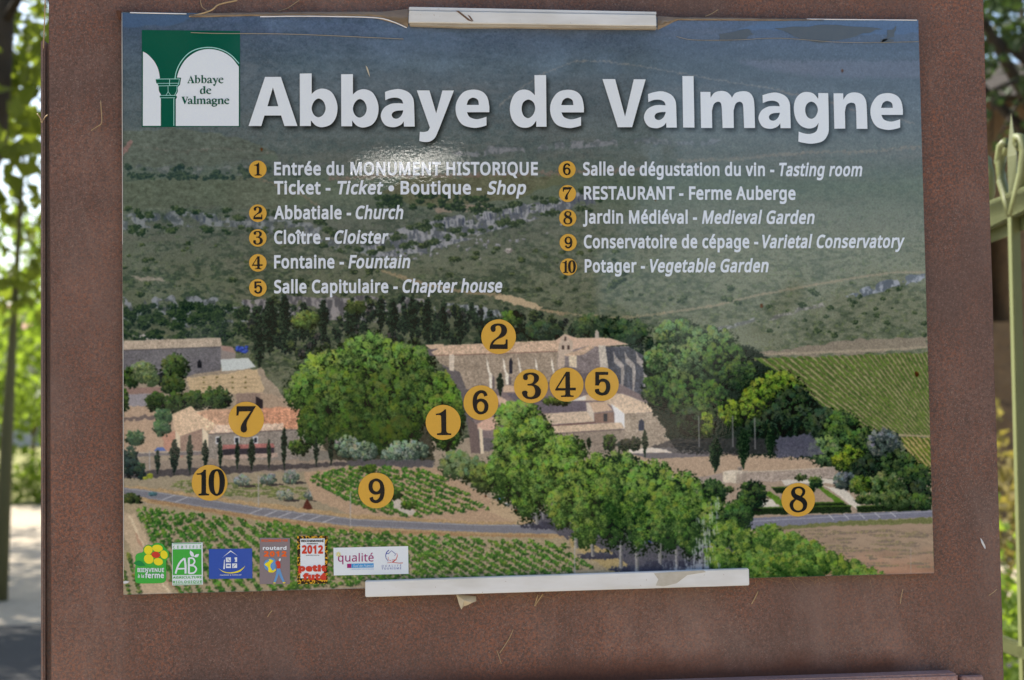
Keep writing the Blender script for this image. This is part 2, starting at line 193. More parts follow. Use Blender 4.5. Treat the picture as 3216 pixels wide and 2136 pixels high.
o485|442,216,442,263,442,180,428,121,437,148,418,93,388,51,405,70,370,31,324,7,349,17,300,-3,241,-8,272,-8,213,-8,163,7,187,-3,139,17,100,51,118,31,83,70,59,121,69,93,49,148,44,216,44,180,44,263,68,336,52,304,84,369,137,412,107,394,167,429,244,438,203,438,283,438,347,412,317,429,377,394,417,336,400,369,433,304|117,216,117,267,117,182,130,128,121,153,139,103,172,71,153,84,190,57,243,51,214,51,272,51,314,71,296,57,333,84,356,128,347,103,364,153,369,216,369,182,369,250,355,303,364,279,346,327,314,359,332,346,296,372,242,379,272,379,198,379,147,335,167,364,127,306
p493|273,438,250,438,326,438,401,383,368,419,433,346,449,216,449,290,449,167,427,93,442,126,412,59,365,17,392,34,339,0,272,-8,308,-8,250,-8,213,1,230,-5,196,7,170,24,182,14,158,33,139,55,147,43,137,55,134,55,136,55,135,45,137,20,136,34,138,6,139,-16,139,-6,139,-75,139,-192,139,-134,115,-192,68,-192,92,-192,68,15,68,430,68,222,87,430,126,430,107,430,129,410,136,371,132,391,137,371,139,371,138,371,147,384,170,405,158,395,182,415,213,429,196,423,230,435|260,379,299,379,231,379,190,362,208,373,172,351,152,313,160,335,144,291,139,229,139,263,139,225,139,216,139,220,139,180,150,126,142,150,157,101,188,70,170,83,206,57,261,51,230,51,288,51,326,72,309,58,343,87,364,131,355,106,372,156,376,217,376,184,376,266,348,334,367,305,329,364
q493|354,-9,354,-70,354,1,355,25,355,12,356,38,358,58,357,49,357,58,354,58,355,58,341,40,303,11,324,24,281,-2,219,-8,253,-8,167,-8,93,48,125,11,60,85,44,214,44,140,44,263,67,338,52,304,82,371,129,413,102,396,156,429,221,438,187,438,255,438,304,419,283,431,325,406,355,371,342,390,356,371,358,371,357,371,362,391,369,430,365,410,388,430,425,430,406,430,425,222,425,-192,425,15,401,-192,354,-192,378,-192,354,-131|233,51,194,51,262,51,304,67,286,56,321,77,342,116,334,94,350,138,355,199,355,166,355,204,355,213,355,209,355,268,328,337,346,309,310,365,231,379,277,379,192,379,145,334,164,364,126,304,117,213,117,263,117,162,146,93,127,122,165,65
r331|269,438,249,438,277,438,295,437,285,437,304,436,319,433,312,435,316,411,310,368,313,390,303,370,287,372,296,371,279,373,264,374,271,374,247,374,217,363,231,370,202,356,176,334,188,347,165,321,149,289,155,306,142,271,139,229,139,251,139,153,139,0,139,76,115,0,68,0,92,0,68,143,68,430,68,287,87,430,126,430,107,430,129,404,134,351,131,377,135,351,137,351,136,351,146,367,170,395,157,382,183,408,214,426,198,418,231,434
s384|348,119,348,142,348,91,327,49,341,68,313,30,268,6,294,16,242,-3,176,-8,212,-8,146,-8,99,-1,121,-6,77,4,42,19,58,11,42,41,42,83,42,62,59,75,104,60,80,67,128,53,178,49,153,49,214,49,256,66,240,55,272,78,280,112,280,93,280,123,271,141,277,133,265,150,239,167,255,158,224,175,174,196,202,185,146,206,103,228,122,217,83,238,57,266,68,251,46,281,41,324,41,300,41,360,85,408,56,388,115,428,202,438,154,438,228,438,275,430,253,435,298,425,339,409,319,418,331,390,315,353,323,372,297,360,258,372,278,367,238,377,197,380,218,380,168,380,131,366,146,375,116,357,108,328,108,344,108,316,119,298,112,306,126,290,154,274,137,282,170,266,219,246,191,256,246,236,289,215,269,226,308,204,333,176,323,191,343,161
t289|212,50,192,50,222,50,245,53,233,51,256,54,272,59,265,56,272,41,272,5,272,23,264,1,240,-4,254,-2,226,-7,200,-8,213,-8,177,-8,138,4,157,-4,119,11,91,44,103,25,80,63,74,125,74,90,74,209,74,375,74,292,53,375,13,375,33,375,13,387,13,409,13,398,33,418,75,437,54,428,84,468,103,528,93,498,117,528,144,528,130,528,144,496,144,430,144,463,186,430,269,430,227,430,269,412,269,375,269,393,227,375,144,375,186,375,144,292,144,127,144,210,144,101,163,69,151,81,176,56
u496|427,430,404,430,427,287,427,0,427,143,408,0,370,0,389,0,366,19,359,57,363,38,358,57,356,57,357,57,347,42,321,20,335,30,306,10,273,-1,291,3,256,-6,220,-8,238,-8,186,-8,134,8,157,-3,110,19,81,59,93,36,69,82,63,148,63,112,63,242,63,430,63,336,87,430,135,430,111,430,135,338,135,153,135,245,135,119,158,76,142,93,173,59,230,51,198,51,262,51,306,69,287,57,324,81,345,121,337,98,353,145,357,206,357,173,357,281,357,430,357,355,380,430
v407|163,0,190,0,109,143,0,430,54,287,25,430,75,430,50,430,106,345,167,176,136,261,171,165,180,137,176,152,185,123,193,96,190,109,197,83,201,63,200,72,202,63,204,63,203,63,207,72,214,96,210,83,218,110,227,138,222,123,232,152,241,176,237,165,271,261,332,430,302,345,357,430,407,430,382,430,353,287,244,0,298,143,217,0
y409|1,430,59,286,26,430,76,430,51,430,107,348,169,185,138,267,175,171,184,144,179,157,189,130,196,105,193,117,200,92,205,68,203,80,206,68,209,68,207,68,212,82,224,121,217,99,231,142,245,186,238,164,275,267,333,430,304,349,358,430,409,430,384,430,347,267,224,-59,285,104,214,-86,188,-130,202,-109,174,-150,138,-176,158,-165,119,-187,67,-192,95,-192,55,-192,34,-190,43,-192,24,-189,9,-186,16,-188,9,-167,9,-130,9,-149,15,-131,30,-133,22,-132,38,-134,56,-135,47,-135,73,-135,99,-126,87,-132,111,-119,130,-99,121,-111,138,-88,152,-59,146,-74,159,-40,174,-2,167,-21,116,142
É446|398,0,398,21,291,0,78,0,184,0,78,191,78,573,78,382,184,573,398,573,291,573,398,551,398,509,398,530,315,509,150,509,233,509,150,450,150,330,150,390,228,330,383,330,306,330,383,310,383,268,383,289,306,268,150,268,228,268,150,200,150,63,150,132,233,63,398,63,315,63,398,42|363,749,363,752,358,742,342,722,352,732,333,711,312,688,323,700,301,677,279,656,290,666,269,645,249,629,258,636,233,629,202,629,218,629,202,632,202,638,202,635,210,648,228,674,219,661,238,688,256,717,247,703,265,732,278,757,272,745,307,757,363,757,335,757,363,754
à450|231,437,203,437,283,437,347,403,322,426,372,380,385,293,385,343,385,195,385,0,385,98,368,0,334,0,351,0,329,20,320,61,325,41,319,61,317,61,318,61,304,45,279,22,292,32,266,12,234,-1,251,4,217,-6,172,-8,196,-8,147,-8,103,6,124,-3,82,15,55,48,66,29,43,67,37,119,37,91,37,162,87,219,54,195,121,242,243,257,173,254,267,257,316,259,292,258,316,268,316,285,316,276,316,321,293,359,308,345,277,373,227,380,255,380,204,380,163,370,183,377,142,363,106,347,123,356,99,365,84,400,91,383,103,410,151,426,125,419,176,433|252,208,273,209,198,206,141,182,161,197,120,167,110,119,110,146,110,95,132,66,117,77,147,55,188,49,165,49,225,49,279,79,255,59,303,99,315,172,315,130,315,184,315,210,315,197,294,209|205,614,177,614,211,603,227,575,219,589,236,560,255,532,246,546,265,518,282,496,274,506,282,492,282,486,282,489,267,486,235,486,251,486,226,493,204,513,216,502,193,523,171,546,182,534,160,557,142,579,150,568,133,590,121,606,126,599,121,609,121,614,121,612,149,614
é452|234,438,196,438,271,438,329,414,303,430,356,398,390,346,376,375,404,317,411,244,411,283,411,230,411,201,411,215,313,201,117,201,215,201,118,153,154,90,131,116,178,65,254,52,211,52,281,52,327,60,306,55,348,65,392,82,370,72,392,61,392,20,392,41,370,10,327,-1,349,3,306,-6,251,-8,280,-8,210,-8,143,17,174,0,112,33,70,91,88,58,53,124,44,212,44,164,44,259,68,333,52,299,84,366,134,411,106,392,163,429|233,380,257,380,200,380,154,348,173,369,134,326,119,257,122,296,192,257,338,257,265,257,338,282,326,322,334,303,319,340,292,364,308,354,277,375|347,606,347,609,342,599,326,579,335,590,317,568,296,546,307,557,285,534,263,513,274,523,252,502,233,486,242,493,217,486,186,486,202,486,186,489,186,496,186,492,194,506,212,532,203,518,221,546,240,575,231,560,249,589,262,614,256,603,291,614,347,614,319,614,347,612
î207|139,0,139,143,115,0,68,0,92,0,68,143,68,430,68,287,92,430,139,430,115,430,139,287|139,614,115,614,145,603,166,575,154,589,178,560,204,531,191,545,217,517,239,495,229,505,239,492,239,486,239,489,222,486,189,486,206,486,175,495,146,518,161,505,131,530,102,558,116,544,87,544,59,518,73,530,44,506,16,486,30,495,0,486,-32,486,-16,486,-32,489,-32,495,-32,492,-22,505,2,532,-11,518,15,546,38,575,27,560,50,589,67,614,60,603,91,614
"""
# ---------------------------------------------------------------- printed aerial view (flat print of the sheet)
# Image pixel coordinates: u to the right, v down; the homography SHEET maps them to metres on the board.
SHEET = np.array([[4.43407568e-04, -7.08253424e-06, -5.41722589e-01],
                  [-3.71249918e-06, -4.42037777e-04, 3.07634382e-01],
                  [-2.69327814e-05, 1.39705401e-05, 1.0]])
SW, SH = 0.841, 0.5925
def on_sheet(u, v):
    w = SHEET[2, 0]*u + SHEET[2, 1]*v + 1.0
    return ((SHEET[0, 0]*u + SHEET[0, 1]*v + SHEET[0, 2])/w, (SHEET[1, 0]*u + SHEET[1, 1]*v + SHEET[1, 2])/w)

class Print:
    def __init__(s, W=1760):
        s.W = W; s.H = int(W*SH/SW)
        inv = np.linalg.inv(SHEET)
        bx = ((np.arange(s.W)+.5)/s.W-.5)*SW
        by = (.5-(np.arange(s.H)+.5)/s.H)*SH
        BX, BY = np.meshgrid(bx, by)
        w = inv[2, 0]*BX+inv[2, 1]*BY+inv[2, 2]
        s.X = ((inv[0, 0]*BX+inv[0, 1]*BY+inv[0, 2])/w).astype(np.float32)
        s.Y = ((inv[1, 0]*BX+inv[1, 1]*BY+inv[1, 2])/w).astype(np.float32)
        s.im = np.zeros((s.H, s.W, 3), np.float32)
        s.r = np.random.RandomState(7)
        s.fine = [s.noise(2.2, 2.2), s.noise(4, 3.4), s.noise(8, 7), s.noise(18, 15)]
        s.broad = s.noise(30, 60, 2)
        s.grain = s.r.normal(0, 1, (s.H, s.W)).astype(np.float32)
    def noise(s, sx, sy, octv=1, seed=None):
        r = np.random.RandomState(seed) if seed is not None else s.r
        out = np.zeros((s.H, s.W), np.float32); amp = 1.; tot = 0
        for o in range(octv):
            cx = sx/(2**o)*s.W/1855; cy = sy/(2**o)*s.W/1855
            gx = int(s.W/cx)+4; gy = int(s.H/cy)+4
            g = r.uniform(-1, 1, (gy, gx)).astype(np.float32)
            x = np.arange(s.W, dtype=np.float32)/cx; y = np.arange(s.H, dtype=np.float32)/cy
            xi = x.astype(int); yi = y.astype(int); fx = x-xi; fy = y-yi
            fx = fx*fx*(3-2*fx); fy = fy*fy*(3-2*fy)
            row = g[:, xi]*(1-fx)+g[:, xi+1]*fx
            out += amp*(row[yi]*(1-fy)[:, None]+row[yi+1]*fy[:, None]); tot += amp; amp *= .55
        return out/tot
    def box(s, u0, v0, u1, v1, pad=3):
        pts = [on_sheet(a, b) for a in (u0-pad, u1+pad) for b in (v0-pad, v1+pad)]
        xs = [(p[0]/SW+.5)*s.W for p in pts]; ys = [(.5-p[1]/SH)*s.H for p in pts]
        x0, x1 = max(0, int(min(xs))), min(s.W, int(max(xs))+1)
        y0, y1 = max(0, int(min(ys))), min(s.H, int(max(ys))+1)
        return slice(y0, max(y1, y0)), slice(x0, max(x1, x0))
    def mask(s, contours, jit=0, jn=1, dx=0, dy=0):
        if not isinstance(contours[0][0], (tuple, list)): contours = [contours]
        al = [p for c in contours for p in c]
        u0 = min(p[0] for p in al)+dx; u1 = max(p[0] for p in al)+dx; v0 = min(p[1] for p in al)+dy; v1 = max(p[1] for p in al)+dy
        sl = s.box(u0, v0, u1, v1, 3+jit)
        X = s.X[sl]-dx; Y = s.Y[sl]-dy
        if jit: X = X+s.fine[jn][sl]*jit; Y = Y+s.fine[(jn+1) % 4][sl]*jit
        m = np.zeros(X.shape, bool)
        for c in contours:
            n = len(c)
            for i in range(n):
                (xa, ya), (xb, yb) = c[i], c[(i+1) % n]
                if ya == yb: continue
                cr = ((ya > Y) != (yb > Y)) & (X < (xb-xa)*(Y-ya)/(yb-ya)+xa)
                m ^= cr
        return sl, m
    def put(s, sl, m, col, a=1.):
        v = s.im[sl]; k = (m*a)[..., None].astype(np.float32) if not isinstance(m, float) else m
        s.im[sl] = v*(1-k)+np.asarray(col, np.float32)*k
    def tex(s, sl, col, amp, jn=0, stretch=None):
        n = s.fine[jn][sl]+.6*s.grain[sl]*.4
        if stretch is not None: n = stretch[sl]
        return np.asarray(col, np.float32)*(1+amp*n)[..., None]
    def masonry(s, pts, amp=.10, course=4.6, slope=-.03):
        sl, m = s.mask(pts); X, Y = s.X[sl], s.Y[sl]
        ph = np.abs(((Y-slope*X)/course) % 1-.5)*2; n = s.fine[0][sl]; n2 = s.fine[1][sl]
        k = 1+amp*(n*.6+n2*.5)-amp*.6*(ph > .82)
        s.im[sl] = np.where(m[..., None], s.im[sl]*k[..., None]*(1+.05*s.fine[3][sl])[..., None], s.im[sl])
    def tiles(s, pts, amp=.10, pitch=4.2, slope=.0):
        sl, m = s.mask(pts); X, Y = s.X[sl], s.Y[sl]
        ph = ((X+slope*Y)/pitch) % 1; k = 1+amp*(np.abs(ph-.5)*2-.5)+amp*.9*s.fine[0][sl]+amp*.7*s.fine[2][sl]
        s.im[sl] = np.where(m[..., None], s.im[sl]*k[..., None], s.im[sl])
    def fill(s, pts, col, amp=.08, jit=0, jn=1, tn=0, a=1., stretch=None):
        sl, m = s.mask(pts, jit, jn)
        if m.size: s.put(sl, m, s.tex(sl, col, amp, tn, stretch), a)
    def line(s, pts, w, col, a=1., jit=0, taper=0):
        for i in range(len(pts)-1):
            (xa, ya), (xb, yb) = pts[i], pts[i+1]
            sl = s.box(min(xa, xb), min(ya, yb), max(xa, xb), max(ya, yb), w+2+jit)
            X = s.X[sl]; Y = s.Y[sl]
            if jit: X = X+s.fine[2][sl]*jit; Y = Y+s.fine[1][sl]*jit
            L = (xb-xa)**2+(yb-ya)**2+1e-6
            t = np.clip(((X-xa)*(xb-xa)+(Y-ya)*(yb-ya))/L, 0, 1)
            d = np.hypot(X-xa-t*(xb-xa), Y-ya-t*(yb-ya))
            s.put(sl, np.clip(w/2-d+.5, 0, 1)*1., np.asarray(col)*(1+.07*s.grain[sl])[..., None], a)
    def clump(s, cx, cy, rx, ry, lit, dark, bias=0., rough=.55):
        sl = s.box(cx-rx, cy-ry, cx+rx, cy+ry, 2)
        X = (s.X[sl]-cx)/rx; Y = (s.Y[sl]-cy)/ry
        if not X.size: return
        d = X*X+Y*Y+rough*(s.fine[1][sl]+s.fine[0][sl]*.6)
        m = np.clip((1-d)*4, 0, 1)
        t = np.clip(.42-.42*Y-.24*X+.5*s.fine[0][sl]+.42*s.fine[1][sl]+.3*s.fine[2][sl]+.26*s.grain[sl]+bias, 0, 1)[..., None]
        s.put(sl, m, np.asarray(dark, np.float32)*(1-t)+np.asarray(lit, np.float32)*t)
    def shade_at(s, x, y):
        bx, by = on_sheet(x, y); i = int((.5-by/SH)*s.H); j = int((bx/SW+.5)*s.W)
        return float(s.broad[min(max(i, 0), s.H-1), min(max(j, 0), s.W-1)])
    def crown(s, cx, cy, rx, ry, lit, dark, n=60, rc=9, mid=0, seed=None):
        r = np.random.RandomState(seed if seed is not None else int(abs(cx*7+cy*3)) % 9999)
        s.clump(cx+1, cy+2, rx*1.04, ry*1.05, np.asarray(dark)*.95, np.asarray(dark)*.6, -.2, .4)
        P = []
        for _ in range(int(n*1.7)):
            a = r.uniform(0, 2*np.pi); q = np.sqrt(r.uniform(0, .80))
            P.append((cx+rx*q*np.cos(a), cy+ry*q*np.sin(a)))
        P.sort(key=lambda p: p[1])
        for (x, y) in P:
            h = (cy-y)/ry; e = (x-cx)/rx
            b = .50*h-.24*e+r.uniform(-.24, .14)+.38*s.shade_at(x, y)-.02
            k = r.uniform(.65, 1.3)
            tint = np.array([r.uniform(.90, 1.14), r.uniform(.93, 1.05), r.uniform(.85, 1.2)])
            s.clump(x, y, rc*k*.86, rc*k*.92, np.asarray(lit)*tint, np.asarray(dark), b, .75)
    def cypress(s, x, base, h, w, lit=(58, 74, 60), dark=(30, 40, 38)):
        n = 14
        for i in range(n):
            t = i/(n-1); yy = base-h*(.06+.9*t)
            ww = w*.5*(np.sin(np.pi*min(.999, (.12+.88*(1-t)))**.8)**.75)
            if t > .8: ww *= .7
            s.clump(x+s.r.uniform(-.7, .7), yy, max(ww, 1.6), h/n*1.3, lit, dark, -.12, .5)
    def vines(s, pts, foc, a0, a1, nrow, step, rx, ry, lit=(100, 144, 62), dark=(40, 70, 42), rowtone=(146, 138, 104)):
        """single vine stocks stamped along rows that fan from a focus"""
        def inside(x, y):
            c = False
            for (xa, ya), (xb, yb) in zip(pts, pts[1:]+pts[:1]):
                if (ya > y) != (yb > y) and x < (xb-xa)*(y-ya)/(yb-ya)+xa: c = not c
            return c
        L = []
        far = max(np.hypot(a-foc[0], b-foc[1]) for a, b in pts); nearest = min(np.hypot(a-foc[0], b-foc[1]) for a, b in pts)
        for k in range(nrow):
            an = a0+(a1-a0)*(k+.5)/nrow; d = nearest-60+s.r.uniform(0, step)
            while d < far:
                x = foc[0]+d*np.cos(an)+s.r.uniform(-1, 1); y = foc[1]+d*np.sin(an)+s.r.uniform(-.8, .8)
                if inside(x, y) and s.r.uniform() > .04: L.append((y, x, s.r.uniform(.7, 1.25)))
                d += step*s.r.uniform(.8, 1.25)
        L.sort()
        for y, x, k in L: s.clump(x+2, y+ry*.7, rx*k*1.2, ry*k*.6, (116, 108, 88), (96, 92, 78), 0, .7)
        for y, x, k in L:
            t = s.r.uniform(-.1, .12); g = s.r.uniform(.88, 1.1)
            s.clump(x, y, rx*k, ry*k, (lit[0]*g*s.r.uniform(.9, 1.2), lit[1]*g, lit[2]*g), dark, .06+t, .95)
    def rocks(s, pts, lit, dark, sx=9, sy=16, a=1., jit=6, cover=.0):
        sl, m = s.mask(pts, jit, 2)
        n = s.noise(sx, sy, 2)[sl]+.25*s.fine[0][sl]
        t = np.clip(n*2.4+.55, 0, 1)[..., None]
        col = np.asarray(dark)*(1-t)+np.asarray(lit)*t
        mm = m & (n > cover-1) & ((s.fine[3][sl]+s.fine[2][sl]*.5) > cover)
        s.put(sl, mm, col, a)
    def rows(s, pts, base, green, dark, foc, ang0, ang1, nrow, duty=.5, jit=2.5, lump=1., seed=3):
        """vine rows fanning from a focus point: index = angle"""
        sl, m = s.mask(pts, 3, 1)
        X = s.X[sl]+s.fine[2][sl]*1.2; Y = s.Y[sl]+s.fine[1][sl]*1.2
        th = np.arctan2(Y-foc[1], X-foc[0]); k = (th-ang0)/(ang1-ang0)*nrow
        ph = k-np.floor(k)
        along = np.hypot(X-foc[0], Y-foc[1])
        n = s.fine[1][sl]*.6+s.fine[2][sl]*.75*lump+.3*s.fine[3][sl]+.25*s.fine[0][sl]+.15*s.grain[sl]-.05
        veg = np.clip((duty/2-np.abs(ph-.5))*9+n*2.2*.55, 0, 1)[..., None]
        shd = np.clip((duty/2-np.abs(((ph+.24) % 1)-.5))*8+n*1.2, 0, 1)[..., None]
        ground = s.tex(sl, base, .09, 1)*(1-.0*shd)
        ground = ground*(1-shd*.38)
        t = np.clip(.5+.7*s.fine[0][sl]+.4*s.fine[3][sl]+.3*s.grain[sl], 0, 1)[..., None]
        g = np.asarray(dark)*(1-t)+np.asarray(green)*t
        s.put(sl, m*1., ground*(1-veg)+g*veg)

def paint_print(title_contours):
    P = Print(); s = P
    X, Y = s.X, s.Y
    # ---- hillside base: colour by height on the slope
    stops = [(20, (74, 92, 122)), (70, (76, 90, 112)), (150, (80, 94, 106)), (250, (86, 97, 104)), (360, (90, 99, 98)), (430, (86, 99, 88)),
             (520, (92, 100, 94)), (640, (90, 97, 84)), (740, (82, 90, 76)), (820, (92, 98, 84)), (1500, (110, 108, 95))]
    ys = [a for a, _ in stops]
    for c in range(3): s.im[..., c] = np.interp(Y, ys, [b[c] for _, b in stops])
    big = s.noise(420, 70, 3); med = s.noise(70, 16, 3); sm = s.noise(14, 7, 2)
    s.im *= (1+.07*big+.07*med)[..., None]
    warm = np.clip(s.noise(260, 34, 3)*1.6-.35, 0, 1)[..., None]
    s.im = s.im*(1-.22*warm)+np.array([112, 104, 100])*.22*warm
    # blue haze towards the top right
    k = np.clip((X-1500)/700, 0, 1)*np.clip((420-Y)/380, 0, 1)
    s.im = s.im*(1-.25*k[..., None])+np.array([82, 104, 140])*.25*k[..., None]
    k = np.clip((X-1150)/500, 0, 1)*np.clip((Y-420)/160, 0, 1)
    s.im = s.im*(1-.8*k[..., None])+np.array([112, 118, 104])*.8*k[..., None]
    # ---- scrub: dark bushes with lighter tops, larger nearer
    sc1 = s.noise(11, 6, 2); sc2 = s.noise(18, 8, 3); sc3 = s.noise(6, 4, 2)
    near = np.clip((Y-380)/350, 0, 1)
    den = s.noise(160, 50, 2)
    b1 = np.clip((sc1+.35*den-.08)*3.0, 0, 1)*(.36+.30*near)
    b2 = np.clip((sc2+.45*den-.14)*3.8, 0, 1)*(.16+.46*near)
    dk = np.stack([np.interp(Y, [0, 300, 500, 800], v) for v in ([56, 62, 48, 38], [72, 78, 64, 54], [92, 84, 60, 46])], -1)
    kr = 1-.5*np.clip((X-1150)/500, 0, 1)
    for b in (b1*kr, b2*kr): s.im = s.im*(1-b[..., None])+dk*b[..., None]
    hl = np.clip((sc3+.6*sc1-.25)*2.2, 0, 1)*(.16+.34*near)
    s.im = s.im*(1-hl[..., None])+np.stack([np.interp(Y, [0, 300, 500, 800], v) for v in ([92, 104, 108, 112], [106, 118, 122, 124], [122, 118, 96, 84])], -1)*hl[..., None]
    s.im = s.im*1.03+np.array([3, 2, 0])
    s.im *= (1+.06*s.grain+.07*s.fine[0])[..., None]
    # far ridge against a strip of sky at the top corners
    s.fill([(270, 20), (440, 20), (440, 46), (400, 58), (330, 60), (270, 64)], (74, 94, 122), .04, 3, 2)
    s.fill([(1820, 30), (2130, 35), (2130, 78), (1950, 80), (1850, 70), (1700, 66)], (80, 101, 130), .05, 4, 2)
    s.fill([(1690, 140), (2130, 140), (2130, 180), (1900, 178), (1760, 160)], (106, 112, 130), .04, 8, 3, a=.5)
    # tracks on the far slope
    s.line([(1150, 245), (1240, 175), (1330, 140), (1400, 142), (1520, 160), (1640, 182), (1780, 204), (1850, 222), (2000, 250), (2110, 286)], 2.6, (126, 126, 124), .7, 3)
    s.line([(1800, 212), (1860, 222), (1930, 240), (1990, 262)], 3, (124, 116, 112), .6, 3)
    s.line([(1560, 372), (1700, 366), (1850, 352), (1990, 350), (2120, 338)], 5, (130, 122, 112), .55, 5)
    s.line([(930, 340), (1200, 330)], 3, (120, 120, 118), .3, 6)
    # ---- left fields
    s.fill([(280, 300), (420, 298), (560, 318), (640, 352), (640, 372), (585, 366), (440, 386), (280, 384)], (90, 102, 92), .06, 5, 2, a=.85)
    s.fill([(280, 345), (300, 322), (308, 326), (292, 350), (280, 362)], (134, 116, 110), .06, 3)
    s.line([(300, 336), (420, 350), (520, 342), (640, 356)], 2, (112, 112, 104), .6, 4)
    s.fill([(280, 418), (420, 405), (600, 412), (690, 450), (720, 470), (640, 482), (480, 478), (280, 482)], (90, 102, 88), .07, 6, 2, a=.85)
    s.line([(600, 412), (690, 446), (740, 478)], 5, (120, 112, 98), .7, 4)
    s.fill([(930, 412), (1290, 402), (1330, 412), (1190, 458), (1010, 474), (930, 470), (880, 440)], (92, 98, 78), .08, 6, 2, a=.85)
    s.line([(760, 412), (930, 404), (1100, 404), (1290, 398), (1330, 396), (1480, 392)], 7, (124, 108, 100), .65, 6)
    s.fill([(1000, 478), (1120, 470), (1130, 480), (1010, 492)], (140, 126, 114), .06, 4, a=.8)
    for q in ([(280, 300), (420, 298), (560, 318), (640, 352), (585, 366), (440, 386), (280, 384)], [(280, 418), (420, 405), (600, 412), (690, 450), (640, 482), (280, 482)], [(930, 412), (1290, 402), (1190, 458), (1010, 474), (880, 440)]):
        sl, m = s.mask(q, 5, 2); k = 1+.07*np.sin((s.Y[sl]+.04*s.X[sl]+s.fine[3][sl])*1.5)+.12*sm[sl]+.10*s.fine[1][sl]; s.im[sl] = np.where(m[..., None], s.im[sl]*k[..., None]*np.array([1.02, .985, 1.]), s.im[sl])
    # rock ledges and shrubs on the slope
    s.rocks([(284, 384), (600, 390), (640, 402), (560, 408), (284, 408)], (124, 128, 128), (84, 92, 94), 12, 7, .6, 8, .05)
    for i in range(46):
        x = s.r.uniform(284, 700); y = 398+s.r.uniform(-14, 14); s.clump(x, y, s.r.uniform(4, 13), s.r.uniform(3, 9), (84, 98, 80), (46, 62, 62), -.1)
    s.rocks([(1040, 352), (1100, 345), (1200, 336), (1310, 328), (1440, 326), (1440, 336), (1300, 344), (1180, 356), (1060, 362)], (130, 132, 138), (94, 100, 104), 8, 8, .75, 7, -.3)
    s.rocks([(1460, 322), (1580, 318), (1660, 326), (1640, 338), (1470, 336)], (124, 128, 136), (90, 98, 104), 8, 8, .6, 7, -.1)
    s.rocks([(560, 388), (700, 372), (760, 380), (700, 398), (600, 402)], (116, 118, 120), (86, 92, 94), 10, 6, .6, 8, -.1)
    # ---- the long limestone cliff
    s.rocks([(283, 494), (420, 490), (560, 498), (610, 494), (640, 506), (760, 520), (850, 562), (850, 588), (760, 570), (640, 544), (520, 522), (400, 522), (283, 530)],
            (138, 143, 150), (84, 92, 100), 9, 12, .7, 6, -.25)
    s.rocks([(846, 566), (890, 540), (960, 520), (1020, 506), (1090, 492), (1160, 482), (1230, 468), (1300, 452), (1372, 440), (1380, 470), (1310, 486), (1240, 504), (1180, 520), (1110, 540), (1060, 562), (980, 584), (900, 596), (850, 598)],
            (150, 152, 158), (88, 94, 104), 8, 16, .85, 6, -.45)
    for i in range(46):
        x = s.r.uniform(856, 1376); yt = np.interp(x, [850, 1000, 1160, 1376], [566, 512, 484, 442]); h = s.r.uniform(10, 26)
        s.line([(x, yt+3), (x+s.r.uniform(-2, 4), yt+h)], s.r.uniform(1.2, 2.6), (62, 70, 88), .75, 1)
    for i in range(26):
        x = s.r.uniform(290, 840); yt = np.interp(x, [284, 560, 640, 850], [494, 499, 508, 562]); s.line([(x, yt+2), (x+1, yt+s.r.uniform(8, 18))], s.r.uniform(1.2, 2.4), (62, 72, 88), .7, 1)
    for i in range(30):
        t = s.r.uniform(0, 1); x = 870+t*520; y = 596-t*100+s.r.uniform(0, 26)
        s.clump(x, y, s.r.uniform(2, 7), s.r.uniform(2, 5), (152, 154, 158), (104, 106, 112), .1, .8)
    s.clump(1172, 578, 9, 7, (178, 174, 168), (110, 106, 104), .2, .5); s.clump(1106, 596, 4, 3, (160, 158, 156), (110, 106, 104), .2)
    for i in range(150):     # shrubs under and over the cliff
        t = s.r.uniform(0, 1); x = 284+t*1100
        yc = np.interp(x, [284, 640, 850, 1100, 1384], [508, 515, 572, 508, 450])
        y = yc+(s.r.choice([-1, 1])*s.r.uniform(8, 30)); k = s.r.uniform(3, 11)
        s.clump(x, y, k*1.4, k*.8, (86, 100, 72), (40, 56, 50), -.05)
    for i in range(60):
        x = s.r.uniform(860, 1130); y = 455+abs(x-960)*.06+s.r.uniform(-12, 22)
        s.clump(x, y, s.r.uniform(5, 15), s.r.uniform(4, 9), (70, 90, 62), (36, 52, 50), -.05)
    # right-hand bluffs and roads
    s.line([(1530, 722), (1640, 706), (1760, 678), (1880, 656), (2000, 636), (2060, 628), (2140, 628)], 5, (140, 132, 114), .8, 2)
    s.line([(1530, 722), (1420, 735), (1330, 725), (1250, 716)], 5, (150, 138, 112), .6, 3)
    s.rocks([(1946, 684), (1986, 664), (2040, 648), (2090, 636), (2134, 630), (2134, 644), (2060, 664), (2000, 680), (1960, 688)], (150, 156, 168), (92, 100, 112), 9, 12, .95, 4, -.6)
    s.rocks([(1768, 742), (1790, 726), (1860, 706), (1900, 696), (1902, 706), (1820, 726), (1780, 740)], (150, 148, 144), (96, 98, 96), 9, 8, .9, 4, -.5)
    s.rocks([(1618, 768), (1650, 756), (1740, 734), (1742, 742), (1680, 760), (1640, 770)], (150, 152, 154), (100, 104, 104), 9, 8, .9, 3, -.6)
    s.fill([(1730, 816), (1850, 800), (1980, 782), (2138, 778), (2138, 806), (1960, 816), (1740, 824)], (138, 128, 116), .12, 5, 2, a=.85)
    s.line([(1736, 818), (1900, 812), (2040, 806), (2140, 800)], 5, (160, 150, 132), .8, 2)
    for i in range(60):
        x = s.r.uniform(1500, 2135); y = s.r.uniform(650, 775); k = s.r.uniform(2, 7)
        s.clump(x, y, k*1.5, k, (98, 110, 80), (44, 58, 50), -.05)
